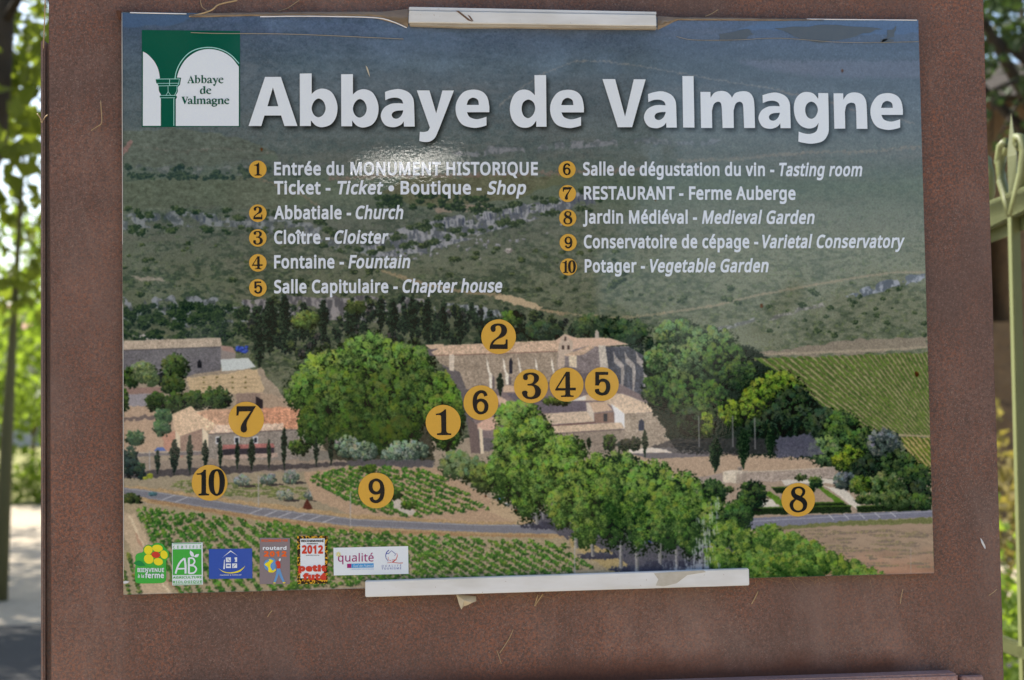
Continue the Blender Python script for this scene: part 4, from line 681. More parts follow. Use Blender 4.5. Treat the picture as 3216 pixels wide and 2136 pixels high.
    s.fill([(284, 1180), (312, 1186), (350, 1262), (400, 1372), (330, 1374), (300, 1262), (284, 1230)], (176, 158, 134), .08, 3); s.line([(300, 1190), (325, 1250), (372, 1340), (392, 1372)], 6, (202, 188, 160), .8, 3); s.line([(312, 1230), (350, 1300), (420, 1372)], 5, (158, 116, 98), .6, 3)
    s.vines([(284, 1260), (300, 1280), (330, 1372), (285, 1376)], (180, 900), 1.05, 1.5, 9, 10, 5, 5, (130, 146, 74))
    # ---- avenue of plane trees
    s.crown(1600, 1290, 60, 34, (92, 122, 58), (36, 54, 38), 60, 8)
    s.fill([(1180, 1170), (1320, 1190), (1500, 1230), (1760, 1240), (1700, 1330), (1440, 1326), (1320, 1250)], (84, 84, 92), .14, 3)
    s.fill([(1310, 1236), (1400, 1268), (1470, 1318), (1420, 1326), (1380, 1300), (1320, 1262)], (158, 142, 104), .1, 4)
    s.fill([(1130, 1150), (1200, 1180), (1240, 1206), (1190, 1206), (1130, 1180)], (172, 152, 126), .07, 3)
    for x, y, c in ((1156, 1150, (60, 110, 190)), (1170, 1163, (190, 194, 200)), (1150, 1145, (150, 170, 190)), (1494, 1250, (70, 84, 150))): s.clump(x, y, 9, 4.5, c, np.array(c)*.5, 0, .2)
    for x0_, x1_, y_ in ((1200, 1300, 1212), (1330, 1440, 1282), (1400, 1540, 1312), (1480, 1620, 1300)): s.clump((x0_+x1_)/2, y_, (x1_-x0_)/2, 9, (74, 76, 88), (58, 60, 72), 0, .5)
    for x, b, h, w in [(1238, 1206, 46, 7), (1330, 1262, 60, 7), (1366, 1280, 50, 8), (1432, 1308, 50, 8), (1468, 1320, 56, 7), (1520, 1296, 90, 5), (1252, 1196, 50, 4), (1350, 1226, 40, 6), (1560, 1316, 50, 6)]:
        s.line([(x, b), (x-1, b-h)], w, (150, 148, 146), .95, 1); s.line([(x+w*.3, b), (x+w*.3-1, b-h)], w*.4, (96, 96, 100), .9)
    L, D = (118, 150, 70), (38, 60, 38)
    for a in [(1052, 1070, 40, 32, 1), (1090, 1085, 34, 32, 1), (1118, 1100, 36, 36, 2), (1196, 958, 56, 32), (1180, 1010, 44, 50), (1236, 1010, 46, 54), (1300, 1040, 56, 40), (1165, 1090, 44, 72), (1215, 1105, 46, 96), (1262, 1110, 44, 70),
              (1318, 1110, 42, 60), (1375, 1088, 46, 44), (1430, 1082, 50, 44), (1296, 1170, 36, 50), (1500, 1100, 52, 40), (1352, 1160, 44, 92), (1412, 1160, 46, 104), (1572, 1130, 48, 44), (1640, 1140, 36, 34, 3),
              (1474, 1172, 44, 102), (1534, 1176, 46, 100), (1350, 1232, 30, 34), (1594, 1192, 44, 92), (1648, 1210, 36, 70), (1696, 1190, 40, 38, 3)]:
        g = a[4] if len(a) > 4 else 0
        dk_ = 1 if g else 1.10-.14*np.clip((a[1]-1000)/220, 0, 1)
        s.crown(a[0], a[1], a[2], a[3], np.array([L, (112, 134, 88), (120, 138, 70), (84, 116, 60)][g])*dk_, [D, (52, 68, 50), (48, 62, 44), (32, 48, 38)][g], int(a[2]*a[3]/44)+10, 9)
    for a in [(1676, 1228, 34, 34), (1716, 1252, 40, 36), (1650, 1286, 30, 30), (1770, 1238, 40, 28), (1690, 1300, 46, 34), (1820, 1256, 42, 30), (1748, 1296, 46, 36), (1868, 1276, 40, 28), (1806, 1306, 44, 30), (1910, 1296, 38, 24), (1862, 1316, 40, 24), (1950, 1310, 40, 20), (1730, 1326, 56, 18), (1984, 1322, 36, 14), (2020, 1328, 26, 9)]:
        s.crown(a[0], a[1], a[2], a[3], (120, 148, 68), (46, 72, 40), int(a[2]*a[3]/40)+10, 9)
    for x, b, h, w in [(1238, 1206, 16, 6), (1330, 1262, 18, 6), (1366, 1280, 22, 7), (1432, 1306, 24, 7), (1470, 1316, 28, 7), (1524, 1300, 46, 4)]:
        s.line([(x, b), (x-1, b-h)], w, (140, 138, 134), .9, 1); s.line([(x+w*.3, b), (x+w*.3-1, b-h)], w*.4, (84, 86, 88), .9)
    # pylons and poles
    for x, y0, y1 in ((596, 1098, 1166), (808, 1136, 1214), (1325, 1240, 1322), (2100, 1264, 1322), (345, 1040, 1082)): s.line([(x, y0), (x, y1)], 2.4 if x != 2100 else 1, (156, 156, 156), .85)
    # printed soft shadow behind the title
    sh = np.zeros((s.H, s.W), np.float32)
    for cs in title_contours:
        sl, m = s.mask(cs, 0, 1, 4.5, 6.5); sh[sl] = np.maximum(sh[sl], m)
    r = 5
    for _ in range(2):
        for ax in (0, 1):
            c = np.cumsum(np.pad(sh, [(r+1, r) if ax == i else (0, 0) for i in range(2)]), axis=ax)
            n = sh.shape[ax]
            sh = (np.take(c, range(2*r+1, n+2*r+1), ax)-np.take(c, range(0, n), ax))/(2*r+1)
    s.im *= (1-.58*np.clip(sh, 0, 1))[..., None]
    # scuffed laminate: fine white scratches above the lower strip
    wn = s.noise(2.2, 20, 2)+.35*s.fine[1]+.25*s.fine[3]; sx = s.X+(s.Y-1230)*.28
    z = np.exp(-((sx-1628)/26)**2)*np.clip((s.Y-1120)/60, 0, 1)*(s.Y < 1316)+np.exp(-((s.X-1600)/60)**2-((s.Y-1306)/16)**2)*1.1
    z = np.clip((z*.8+wn*1.3-.78)*2.2, 0, 1)*.62*np.clip(z*2.5, 0, 1)
    s.im = s.im*(1-z[..., None])+np.array([176, 182, 184])*z[..., None]
    for x, y, q in ((603, 345, 3), (1756, 706, 4), (1942, 163, 3), (2114, 862, 5), (1512, 462, 2), (1850, 568, 2), (1190, 1176, 2), (566, 1201, 2), (1120, 1144, 2)):
        s.clump(x, y, q, q*1.3, (96, 58, 34), (60, 38, 26), 0, .3)
    # the photograph was enlarged for print: edges are a little soft
    k = (1, 2, 1)
    for _ in range(2):
        for ax in (0, 1):
            s.im = (np.roll(s.im, 1, ax)+2*s.im+np.roll(s.im, -1, ax))/4
    s.im = s.im+(s.im-128)*.04
    s.im *= (1+.028*s.grain)[..., None]
    return s
# ------------------------------------------------------------------ lettering tools
def parse(txt):
    """'x,y' is a smooth point, 'x,y!' a corner"""
    out = []
    for t in txt.split():
        c = t.endswith('!'); a, b = t.rstrip('!').split(','); out.append((float(a), float(b), c))
    return out
def outline(txt, step=5):
    P = parse(txt) if isinstance(txt, str) else txt
    n = len(P); res = []
    for i in range(n):
        p1, p2 = P[i], P[(i+1) % n]
        res.append((p1[0], p1[1]))
        if p1[2] and p2[2]: continue
        p0 = p1 if p1[2] else P[i-1]; p3 = p2 if p2[2] else P[(i+2) % n]
        for k in range(1, step):
            t = k/step; q = []
            for a in (0, 1):
                m1 = (p2[a]-p0[a])*.5; m2 = (p3[a]-p1[a])*.5
                q.append((2*t**3-3*t*t+1)*p1[a]+(t**3-2*t*t+t)*m1+(-2*t**3+3*t*t)*p2[a]+(t**3-t*t)*m2)
            res.append(tuple(q))
    return res
def ell(cx, cy, rx, ry, rot=0, n=28):
    c, s_ = math.cos(rot), math.sin(rot)
    return [(cx+rx*math.cos(2*math.pi*k/n)*c-ry*math.sin(2*math.pi*k/n)*s_, cy+rx*math.cos(2*math.pi*k/n)*s_+ry*math.sin(2*math.pi*k/n)*c) for k in range(n)]
def stroke(pts, w, w2=None):
    L, R = [], []; n = len(pts); w2 = w if w2 is None else w2
    for i, p in enumerate(pts):
        a = pts[max(i-1, 0)]; b = pts[min(i+1, n-1)]; d = math.hypot(b[0]-a[0], b[1]-a[1]) or 1
        nx, ny = -(b[1]-a[1])/d, (b[0]-a[0])/d; h = (w+(w2-w)*i/max(1, n-1))/2
        L.append((p[0]+nx*h, p[1]+ny*h)); R.append((p[0]-nx*h, p[1]-ny*h))
    return L+R[::-1]
def curve_faces(contours, bez=None, offset=0):
    """fill closed outlines (holes allowed) -> flat verts, faces"""
    cu = bpy.data.curves.new('tmp', 'CURVE'); cu.dimensions = '2D'; cu.fill_mode = 'BOTH'; cu.resolution_u = 4; cu.offset = offset
    for c in contours:
        if bez is None:
            sp = cu.splines.new('POLY'); sp.points.add(len(c)-1); sp.use_cyclic_u = True
            for p, q in zip(sp.points, c): p.co = (q[0], q[1], 0, 1)
        else:
            sp = cu.splines.new('BEZIER'); sp.bezier_points.add(len(c)-1); sp.use_cyclic_u = True
            for p, q in zip(sp.bezier_points, c):
                p.handle_left_type = p.handle_right_type = 'FREE'
                p.co = (q[0], q[1], 0); p.handle_left = (q[2], q[3], 0); p.handle_right = (q[4], q[5], 0)
    ob = bpy.data.objects.new('tmp', cu); COL.objects.link(ob)
    dg = bpy.context.evaluated_depsgraph_get()
    me = bpy.data.meshes.new_from_object(ob.evaluated_get(dg))
    v = [(p.co.x, p.co.y) for p in me.vertices]; f = [tuple(p.vertices) for p in me.polygons]
    bpy.data.objects.remove(ob); bpy.data.curves.remove(cu); bpy.data.meshes.remove(me)
    return v, f
def glyph_faces(contours, off):
    """flatten, embolden and triangulate one glyph; a face stays where the winding number is not zero"""
    polys = []
    for c in contours:
        pts = []
        for i, q in enumerate(c):
            n_ = c[(i+1) % len(c)]; a, b, d, e_ = Vector(q[:2]), Vector(q[4:6]), Vector(n_[2:4]), Vector(n_[:2])
            straight = abs((b-a).cross(e_-a)) < 2e-3*(e_-a).length+1e-6 and abs((d-a).cross(e_-a)) < 2e-3*(e_-a).length+1e-6
            for k in range(1 if straight else 5):
                t = k/5; pts.append(a*(1-t)**3+b*3*t*(1-t)**2+d*3*t*t*(1-t)+e_*t**3)
        pts = [p for i, p in enumerate(pts) if (p-pts[i-1]).length > 1e-4]
        polys.append(pts)
    big = max(polys, key=lambda P: abs(sum(P[i-1].cross(P[i]) for i in range(len(P)))))
    sg = 1 if sum(big[i-1].cross(big[i]) for i in range(len(big))) > 0 else -1
    res = []
    for P in polys:
        Q = []; n = len(P)
        for i in range(n):
            e0 = (P[i]-P[i-1]).normalized(); e1 = (P[(i+1) % n]-P[i]).normalized()
            n0 = Vector((e0.y, -e0.x))*sg; n1 = Vector((e1.y, -e1.x))*sg; m = n0+n1
            Q.append(P[i]+(m*(off*2/max(m.length_squared, 1.4)) if m.length > 1e-4 else n0*off))
        res.append(Q)
    V = [p for Q in res for p in Q]; E = []; b0 = 0
    for Q in res: E += [(b0+i, b0+(i+1) % len(Q)) for i in range(len(Q))]; b0 += len(Q)
    vo, _, fo, *_ = cdt(V, E, [], 0, 1e-6)
    keep = []
    for f in fo:
        cx = sum(vo[i].x for i in f)/len(f); cy = sum(vo[i].y for i in f)/len(f); w = 0
        for Q in res:
            for i in range(len(Q)):
                a, b = Q[i-1], Q[i]
                if (a.y <= cy) != (b.y <= cy):
                    x = a.x+(cy-a.y)/(b.y-a.y)*(b.x-a.x)
                    if x > cx: w += 1 if b.y > a.y else -1
        if w: keep.append(tuple(f))
    return [(q.x, q.y) for q in vo], keep
GL = {}
for ln in GLYPHS.strip('\n').split('\n'):
    ch, rest = ln[0], ln[1:].split('|')
    sp = []
    for r_ in rest[1:]:
        q = [int(x) for x in r_.split(',')]; sp.append([tuple(x/1000 for x in q[i:i+6]) for i in range(0, len(q), 6)])
    GL[ch] = (int(rest[0])/1000, sp)
BOARD_Z = 1.5
class Flat:
    """flat print pieces lying on the sheet, given in image pixel coordinates"""
    def __init__(s, lift): s.v = []; s.f = []; s.y = -lift; s.k = 0
    def add(s, vf):
        n = len(s.v); y = s.y-.00002*s.k; s.k += 1
        for (u, v) in vf[0]:
            a, b = on_sheet(u, v); s.v.append((a, y, BOARD_Z+b))
        for f in vf[1]: s.f.append(tuple(i+n for i in f))
        return s
    def shape(s, *cs, tr=None):
        cs = [outline(c) if isinstance(c, str) else c for c in cs]
        if tr: cs = [[tr(*p) for p in c] for c in cs]
        v, f = curve_faces([[(a, -b) for a, b in c] for c in cs])
        return s.add(([(a, -b) for a, b in v], f))
    def text(s, txt, u0, u1, b0, b1, cap, bold=.028, italic=False, spacing=.0):
        pen = 0.; groups = []
        for ch in txt:
            if ch == ' ': pen += .24+spacing*.5; continue
            adv, sp = GL[ch]
            groups.append([[(q[0]+pen, q[1], q[2]+pen, q[3], q[4]+pen, q[5]) for q in c] for c in sp])
            pen += adv+bold*1.3+spacing
        v, f = [], []
        for grp in groups:
            gv, gf = glyph_faces(grp, bold)
            n0 = len(v); v += gv; f += [tuple(i+n0 for i in t) for t in gf]
        if italic: v = [(x+.20*y, y) for x, y in v]
        x0 = min(p[0] for p in v); x1 = max(p[0] for p in v); H = .573+2*bold
        out = []
        for x, y in v:
            t = (x-x0)/(x1-x0); out.append((u0+t*(u1-u0), b0+t*(b1-b0)-(y+bold)/H*cap))
        return s.add((out, f))
    def build(s, name, mat, parent=None):
        o = mesh_ob(name, s.v, s.f, mat, parent)
        bm = bmesh.new(); bm.from_mesh(o.data)
        for f in bm.faces:
            f.normal_update()
            if f.normal.y > 0: f.normal_flip()
        bm.to_mesh(o.data); bm.free(); return o

# title letters, traced: region origin (x of three strips), outline, native left/right/base
TG = {
 'A': (760, ['70,661! 245,141! 412,141! 587,661! 450,661! 415,550! 238,550! 205,661!', '328,252! 270,452! 385,452!']),
 'b': (760, ['612,106! 738,104! 738,322! 790,280 860,265 940,295 990,370 1012,465 995,570 940,645 850,674 780,655 730,600! 730,661! 614,661!', '812,370 765,400 738,470 760,540 812,569 865,535 886,470 862,400']),
 'a': (760, ['1515,300! 1580,280 1670,270 1765,305 1815,375 1824,480! 1830,667! 1716,667! 1713,612! 1680,650 1605,674 1515,650 1470,560 1500,475 1570,430 1640,420 1708,424! 1690,383 1640,362 1575,366 1518,388!', '1708,495! 1640,500 1600,517 1586,545 1602,575 1640,584 1680,560 1703,520']),
 'y': (760, ['1852,284! 1985,284! 2057,528! 2123,285! 2245,285! 2108,640 2075,720 2040,790 1985,826 1930,830 1878,820! 1884,722! 1930,725 1970,712 1990,678!']),
 'e': (1430, ['360,515! 358,440 335,350 280,295 190,275 90,300 25,380 2,470 20,570 80,650 190,680 270,672 330,654! 330,563! 270,582 215,588 150,565 122,515!', '120,438! 249,438! 238,385 187,361 140,385']),
 'd': (1430, ['838,122! 960,122! 966,669! 857,669! 857,605! 810,660 740,680 660,660 600,590 577,480 600,370 650,300 720,275 790,290 842,336!', '775,381 720,410 702,480 722,550 772,578 820,545 845,480 828,412']),
 'V': (1430, ['1558,164! 1692,164! 1797,562! 1890,166! 2015,167! 1872,674! 1720,674!']),
 'l': (2160, ['-58,131! 60,133! 70,678! -50,677!']),
 'm': (2160, ['133,300! 239,300! 241,362! 280,310 345,290 410,300 452,335 467,362! 505,310 590,292 655,310 695,370 706,470! 711,682! 596,682! 588,480! 580,425 548,404 505,428 484,500! 487,682! 368,682! 360,480! 350,420 318,404 275,430 255,500! 258,682! 140,682!']),
 'g': (2160, ['1382,312! 1486,313! 1493,640 1484,745 1430,820 1320,848 1230,840 1170,826! 1174,720! 1240,742 1310,742 1365,710 1386,625! 1350,670 1280,688 1200,660 1145,590 1122,480 1140,380 1190,320 1255,300 1330,318 1380,375!', '1308,403 1260,430 1242,490 1262,560 1310,585 1355,555 1377,490 1355,430']),
 'n': (2160, ['1543,315! 1645,315! 1647,382! 1690,325 1760,305 1840,325 1885,390 1896,490! 1902,691! 1787,691! 1782,500! 1770,430 1725,415 1680,440 1663,510! 1667,688! 1552,690!']),
}
TITLE = [('A', 760, None), ('b', 760, None), ('b', 760, (612, 661, 1050, 664, .992)), ('a', 760, None), ('y', 760, None), ('e', 1430, None),
         ('d', 1430, None), ('e', 1430, (2, 680, 1003, 682, 1.0)), ('V', 1430, None), ('a', 1430, (1470, 667, 1997, 678, .968)), ('l', 2160, None),
         ('m', 2160, None), ('a', 2160, (1470, 667, 748, 684, .950)), ('g', 2160, None), ('n', 2160, None), ('e', 2160, (2, 680, 1933, 702, .961))]
title_shapes = []
for ch, reg, mv in TITLE:
    cs = []
    for c in TG[ch][1]:
        pts = outline(c)
        if mv: pts = [((x-mv[0])*mv[4]+mv[2], (y-mv[1])*mv[4]+mv[3]) for x, y in pts]
        cs.append([((reg+x/3.3729)*.73414, (200+y/3.3729)*.73414) for x, y in pts])
    title_shapes.append(cs)

# ------------------------------------------------------------------ print materials (all under the same gloss laminate)
ALB = .80
def laminate(m, amt=1.):
    """glossy laminate with the slight orange peel of a weathered sheet"""
    n1 = m.noise(270, 3, .55); n2 = m.noise(38, 2, .5); patch = m.ramp(m.noise(9, 2, .5), [(.40, .25), (.62, 1.)])
    h = m.math('ADD', m.math('MULTIPLY', n1, patch), m.math('MULTIPLY', n2, .5))
    m.bump(h, .5*amt, .00008)
    m.set(Roughness=.03); m.b.inputs['Specular IOR Level'].default_value = .5
    return m
def print_mat(name, c):
    m = Mat(name); base = tuple(x/ALB for x in lin(c))
    n = m.noise(900, 2, .6)
    m.color(m.mix(n, tuple(x*.93 for x in base), tuple(min(.86, x*1.06) for x in base))); return laminate(m).m
pr = paint_print(title_shapes)
H_, W_ = pr.H, pr.W
img = bpy.data.images.new('aerial_print', W_, H_, float_buffer=False)
buf = np.ones((H_, W_, 4), np.float32)
disp = np.clip(pr.im/255, 0, 1)
linv = (np.where(disp <= .04045, disp/12.92, ((disp+.055)/1.055)**2.4)-np.array([.008, .009, .011]))/ALB*PRINT_GAIN
linv = np.clip(linv, .004, .9)
buf[..., :3] = np.where(linv <= .0031308, linv*12.92, 1.055*np.power(np.maximum(linv, 1e-6), 1/2.4)-.055)[::-1]
img.pixels.foreach_set(buf.ravel()); img.update(); img.pack()
mp = Mat('printed_laminate'); ti = mp.n.new('ShaderNodeTexImage'); ti.image = img; ti.interpolation = 'Cubic'; ti.extension = 'EXTEND'
mp.l.new(mp.coord('UV'), ti.inputs[0]); mp.color(ti.outputs[0]); laminate(mp)
M_WHITE = print_mat('print_white', (203, 210, 222)); M_WHITE2 = print_mat('print_white_small', (197, 204, 216)); M_GOLD = print_mat('print_gold', (192, 150, 62)); M_BLACK = print_mat('print_black', (26, 27, 28))
M_GREEN = print_mat('print_bottle_green', (12, 78, 62)); M_PALE = print_mat('print_pale_green', (150, 204, 196)); M_LEAFG = print_mat('print_leaf_green', (64, 158, 62)); M_YEL = print_mat('print_yellow', (216, 200, 44))
M_RED = print_mat('print_red', (184, 60, 44)); M_BLUE = print_mat('print_blue', (50, 78, 158)); M_GREY = print_mat('print_taupe', (122, 112, 116)); M_ORANGE = print_mat('print_orange', (208, 92, 36))
M_MAG = print_mat('print_magenta', (142, 38, 104)); M_SKY = print_mat('print_sky_blue', (58, 140, 196)); M_JEAN = print_mat('print_denim_blue', (92, 138, 186)); M_DKG = print_mat('print_dark_leaf', (34, 124, 62)); M_NAVY = print_mat('print_navy', (62, 72, 150))
ml = Mat('print_leopard'); nn = ml.noise(420, 2, .6); ml.color(ml.mix(ml.ramp(nn, [(.50, 0), (.56, 1)]), tuple(x/ALB for x in lin((40, 30, 22))), tuple(x/ALB for x in lin((196, 150, 40))))); laminate(ml); M_LEO = ml.m

# ------------------------------------------------------------------ the sign sheet
sign = tag(empty('information_sign', (0, 0, BOARD_Z-SH/2)), 'glossy visitor sign with printed aerial abbey view, white title and numbered gold discs', 'sign')
def under(o, p):      # keep world position when parenting to an unrotated empty
    o.parent = p; o.matrix_parent_inverse = Matrix.Translation(-Vector(p.location)); return o
g = Geo(); x0, x1, z0, z1 = -SW/2, SW/2, BOARD_Z-SH/2, BOARD_Z+SH/2
under(mesh_ob('printed_sheet', [(x0, 0, z0), (x1, 0, z0), (x1, 0, z1), (x0, 0, z1)], [(0, 1, 2, 3)], mp.m, uvs=[(0, 0), (1, 0), (1, 1), (0, 1)]), sign)
g.box(x0, x1, .0004, .0034, z0, z1)
mc = Mat('board_core', .6); mc.color(mc.mix(mc.noise(60), (.42, .40, .36), (.60, .58, .54))); under(g.build('backing_board', mc.m), sign)
def part(fl, name, mat, parent=None, label=None):
    o = under(fl.build(name, mat), sign)
    if label: o['label'] = label
    return o
for (ch, _, _), cs in zip(TITLE, title_shapes):
    part(Flat(.0004).shape(*cs), 'title_letter', M_WHITE)
CAP = 31
LINES = [
 [('Entrée du MONUMENT HISTORIQUE', 632, 1240, 404.5, 404.5, 0)],
 [('Ticket -', 632, 762, 448.5, 448.5, 0), ('Ticket', 778, 884, 448.5, 448.5, 1), ('•', 895.5, 908.5, 450, 450, 0), ('Boutique -', 923.5, 1110, 448.5, 448.5, 0), ('Shop', 1123, 1213, 448.7, 448.7, 1)],
 [('Abbatiale -', 632, 809.5, 505.8, 505.8, 0), ('Church', 820, 930, 505.5, 505.5, 1)],
 [('Cloître -', 632, 760.5, 562.8, 562.6, 0), ('Cloister', 771, 896, 562.2, 562, 1)],
 [('Fontaine -', 632, 793, 619.3, 619, 0), ('Fountain', 803, 946, 619, 618.6, 1)],
 [('Salle Capitulaire -', 632, 917, 676.6, 675.6, 0), ('Chapter house', 928, 1158, 675.3, 674.4, 1)],
 [('Salle de dégustation du vin -', 1344, 1785, 405, 406.4, 0), ('Tasting room', 1796, 1988, 406.4, 407, 1)],
 [('RESTAURANT - Ferme Auberge', 1346, 1834, 460.4, 461.3, 0)],
 [('Jardin Médiéval -', 1344, 1607, 515.8, 516.2, 0), ('Medieval Garden', 1618, 1878, 516.3, 516.8, 1)],
 [('Conservatoire de cépage -', 1346, 1748, 572.8, 572.6, 0), ('Varietal Conservatory', 1757, 2086, 572.6, 571.9, 1)],
 [('Potager -', 1348, 1487, 628.6, 628.4, 0), ('Vegetable Garden', 1498, 1772, 628.4, 628, 1)]]
for ln in LINES:
    fl = Flat(.0004)
    for t, a, b, c, d, it in ln:
        if t == '•': fl.shape(ell((a+b)/2, 434.5, 6.6, 6.8))
        else: fl.text(t, a, b, c, d, CAP, .030, bool(it))
    part(fl, 'lettering', M_WHITE2)
# numerals traced on the big discs: (centre u, v, radius) and outlines
DG = {
 '2': ((735, 755, 612), ['450,470 470,390 540,330 640,298 740,292 860,310 960,365 1015,450 1030,550 1010,640 950,720 860,780 750,825 650,880 580,950 535,1030! 930,1030! 965,1015 980,980! 990,855! 1050,855! 1055,1190! 420,1190! 435,1060 480,960 560,870 680,780 760,700 815,610 830,500 810,420 770,378 710,368 650,385 622,420 630,480 620,545 580,580 530,585 480,560']),
 '3': ((442, 475, 350), ['280,300 290,250 340,215 430,203 530,215 590,260 605,315 590,370 545,415 508,440! 590,480 635,540 645,600 620,670 560,720 460,745 360,735 290,690 260,630 265,590 300,572 345,575 370,605 362,645 380,690 440,700 500,670 525,610 520,540 490,485 440,465 375,465! 368,437! 430,430 480,400 505,340 490,270 440,240 395,245 370,265 378,305 360,345 320,355 290,335']),
 '4': ((1172, 445, 350), ['1165,183! 1240,183! 1245,512! 1363,512! 1363,565! 1245,565! 1247,640! 1262,665 1320,672! 1320,697! 1060,700! 1060,672! 1128,665 1150,640! 1150,567! 940,568! 940,545!', '1150,262! 990,518! 1150,518!']),
 '5': ((1900, 435, 350), ['1765,185! 2030,185! 2030,245! 1842,245! 1842,355! 1900,322 1980,335 2050,390 2075,480 2055,580 2000,650 1900,672 1810,645 1762,595 1757,545! 1838,530! 1855,590 1905,612 1955,590 1985,530 1985,460 1960,400 1905,385 1860,405 1838,465! 1762,462!']),
 '6': ((735, 782, 575), ['950,545! 840,580! 815,500 745,467 680,500 620,580 597,695! 650,662 750,648 860,680 940,760 978,880 960,1020 880,1120 730,1170 590,1120 500,1000 460,800 480,600 540,470 640,395 740,370 840,390 915,450', '725,745 650,780 605,870 615,980 660,1055 730,1080 800,1060 840,980 848,880 810,785']),
 '7': ((822, 753, 625), ['485,292! 1160,290! 900,740 850,850 832,950 845,1050 850,1120 810,1190 740,1215 670,1190 630,1120 635,1020 680,900 760,770 860,640 985,465! 575,475! 540,620! 480,620!']),
 '8': ((742, 775, 588), ['760,315 880,340 965,410 985,500 960,590 880,680! 970,745 1035,840 1055,950 1020,1080 930,1170 760,1220 600,1195 490,1110 440,980 460,870 520,800 605,745! 530,660 490,560 510,450 590,350', '745,378 660,410 628,480 660,570 740,615 805,650! 870,560 880,470 830,400', '675,778! 590,870 565,970 590,1070 660,1140 750,1155 850,1120 905,1020 890,920 830,850 740,800']),
 '1': ((750, 800, 575), ['845,400 838,378 815,372 790,385 720,450 620,500 515,520! 510,560! 640,562 682,600! 690,1060! 680,1130 620,1155 545,1165! 545,1215! 1010,1215! 1015,1165! 920,1155 870,1120 850,1060!']),
 '10': ((768, 738, 630), ['640,282! 642,1085! 680,1125 755,1130! 750,1185! 380,1190! 375,1130! 450,1120 482,1085! 485,520! 470,465 400,455 320,455! 310,415! 430,405 520,350 570,282!', '1035,262 1150,285 1240,390 1295,560 1305,740 1270,960 1190,1120 1040,1200 900,1160 790,1040 740,840 735,640 770,450 850,320 940,275', '1020,330 960,380 930,520 920,720 935,960 980,1110 1020,1130 1070,1090 1105,940 1120,740 1105,520 1070,380']),
}
c6, o6 = DG['6']; DG['9'] = ((795, 787, 612), [[(795-(x-735)*1.064, 787-(y-782)*1.064) for x, y in outline(o)] for o in o6])
BADGES = [('1', 594.4, 390.6, 20.2), ('2', 594.5, 491.7, 20.2), ('3', 594.5, 548.8, 20.2), ('4', 594.6, 606.2, 20.2), ('5', 594.7, 663.7, 20.2),
          ('6', 1307.2, 391, 19.7), ('7', 1308.3, 446.4, 19.7), ('8', 1309, 502.8, 19.7), ('9', 1309.9, 559.1, 19.7), ('10', 1310.6, 615.5, 19.7),
          ('6', 1108.9, 928.6, 40.2), ('1', 1021.8, 974, 40.4), ('2', 1149.5, 776.4, 40), ('4', 1305.9, 886.8, 39.3), ('3', 1224.2, 890.2, 39.4), ('5', 1387.5, 885.7, 39),
          ('7', 567.8, 967.1, 41), ('8', 1840.1, 1152.1, 38.8), ('9', 867.1, 1130.9, 41), ('10', 483.5, 1113, 41.3)]
for i, (d, u, v, r) in enumerate(BADGES):
    o = part(Flat(.0004+.00004*(i % 7)).shape(ell(u, v, r, r, n=48)), 'number_disc', M_GOLD, None, f"{'small' if r < 30 else 'large'} gold disc numbered {d}")
    (cx, cy, cr), cs = DG[d]
    k = r/cr
    num = Flat(.0009)
    cs = [outline(c) if isinstance(c, str) else c for c in cs]
    cs = [[(u+(x-cx)*k, v+(y-cy)*k) for x, y in c] for c in cs]
    if d == '10': num.shape(cs[0]).shape(cs[1], cs[2])
    else: num.shape(*cs)
    q = num.build('numeral', M_BLACK); q.parent = o

# ---- logos
def T(u0, v0, k): return lambda x, y: (u0+x*k, v0+y*k)
def logo(name, mat, shape, tr, label):
    return part(Flat(.0004).shape(shape, tr=tr), name, mat, None, label)
def sub(o, name, mat, lift, fn):
    fl = Flat(lift); fn(fl); q = fl.build(name, mat); q.parent = o; return q
def txt(fl, tr, s_, x0, x1, base, cap, bold=.028, it=False, slope=0., sp=0.):
    a = tr(x0, base); b = tr(x1, base+slope); k = tr(1, 0)[0]-tr(0, 0)[0]
    fl.text(s_, a[0], b[0], a[1], b[1], cap*k, bold, it, sp)
# abbey emblem
tr = T(315.68, 58.73, .154461)
e = logo('abbey_emblem', M_GREEN, '75,70! 1540,85! 1540,1515! 75,1520!', tr, 'square bottle green emblem of a cloister column between white arches')
sub(e, 'arch_opening', M_WHITE, .0006, lambda f: f.shape('92,392! 170,440 260,540 320,660 345,792! 280,806! 290,862! 312,880! 325,905! 330,980 360,1040 340,1062 358,1095! 358,1500! 90,1500!', tr=tr))
sub(e, 'arch_opening', M_WHITE, .0006, lambda f: f.shape('598,778! 640,650 740,500 900,390 1080,355 1260,390 1410,480 1522,618! 1522,1502! 582,1502! 582,1105! 600,1070 585,1040 612,990 612,925 645,888! 662,783!', tr=tr))
def capital(f):
    f.shape([tr(*p) for p in stroke([(x, y) for x, y in outline([(570, 795, 1), (590, 690, 0), (650, 560, 0), (760, 430, 0), (900, 355, 0), (1080, 330, 0), (1250, 360, 0), (1400, 440, 0), (1525, 570, 1)])[:41]], 13)])
    for p, w in (([(285, 803), (640, 800)], 9), ([(490, 805), (488, 900)], 9), ([(290, 868), (635, 865)], 8), ([(310, 905), (610, 900)], 8), ([(465, 905), (468, 990), (435, 1045)], 7), ([(468, 990), (505, 1045)], 7), ([(345, 1047), (580, 1047)], 8), ([(345, 1082), (570, 1082)], 8), ([(553, 1090), (553, 1500)], 10), ([(635, 800), (625, 880), (600, 905), (598, 980), (565, 1045)], 8)):
        f.shape([tr(*q) for q in stroke(p, w)])
sub(e, 'column_outline', M_PALE, .0007, capital)
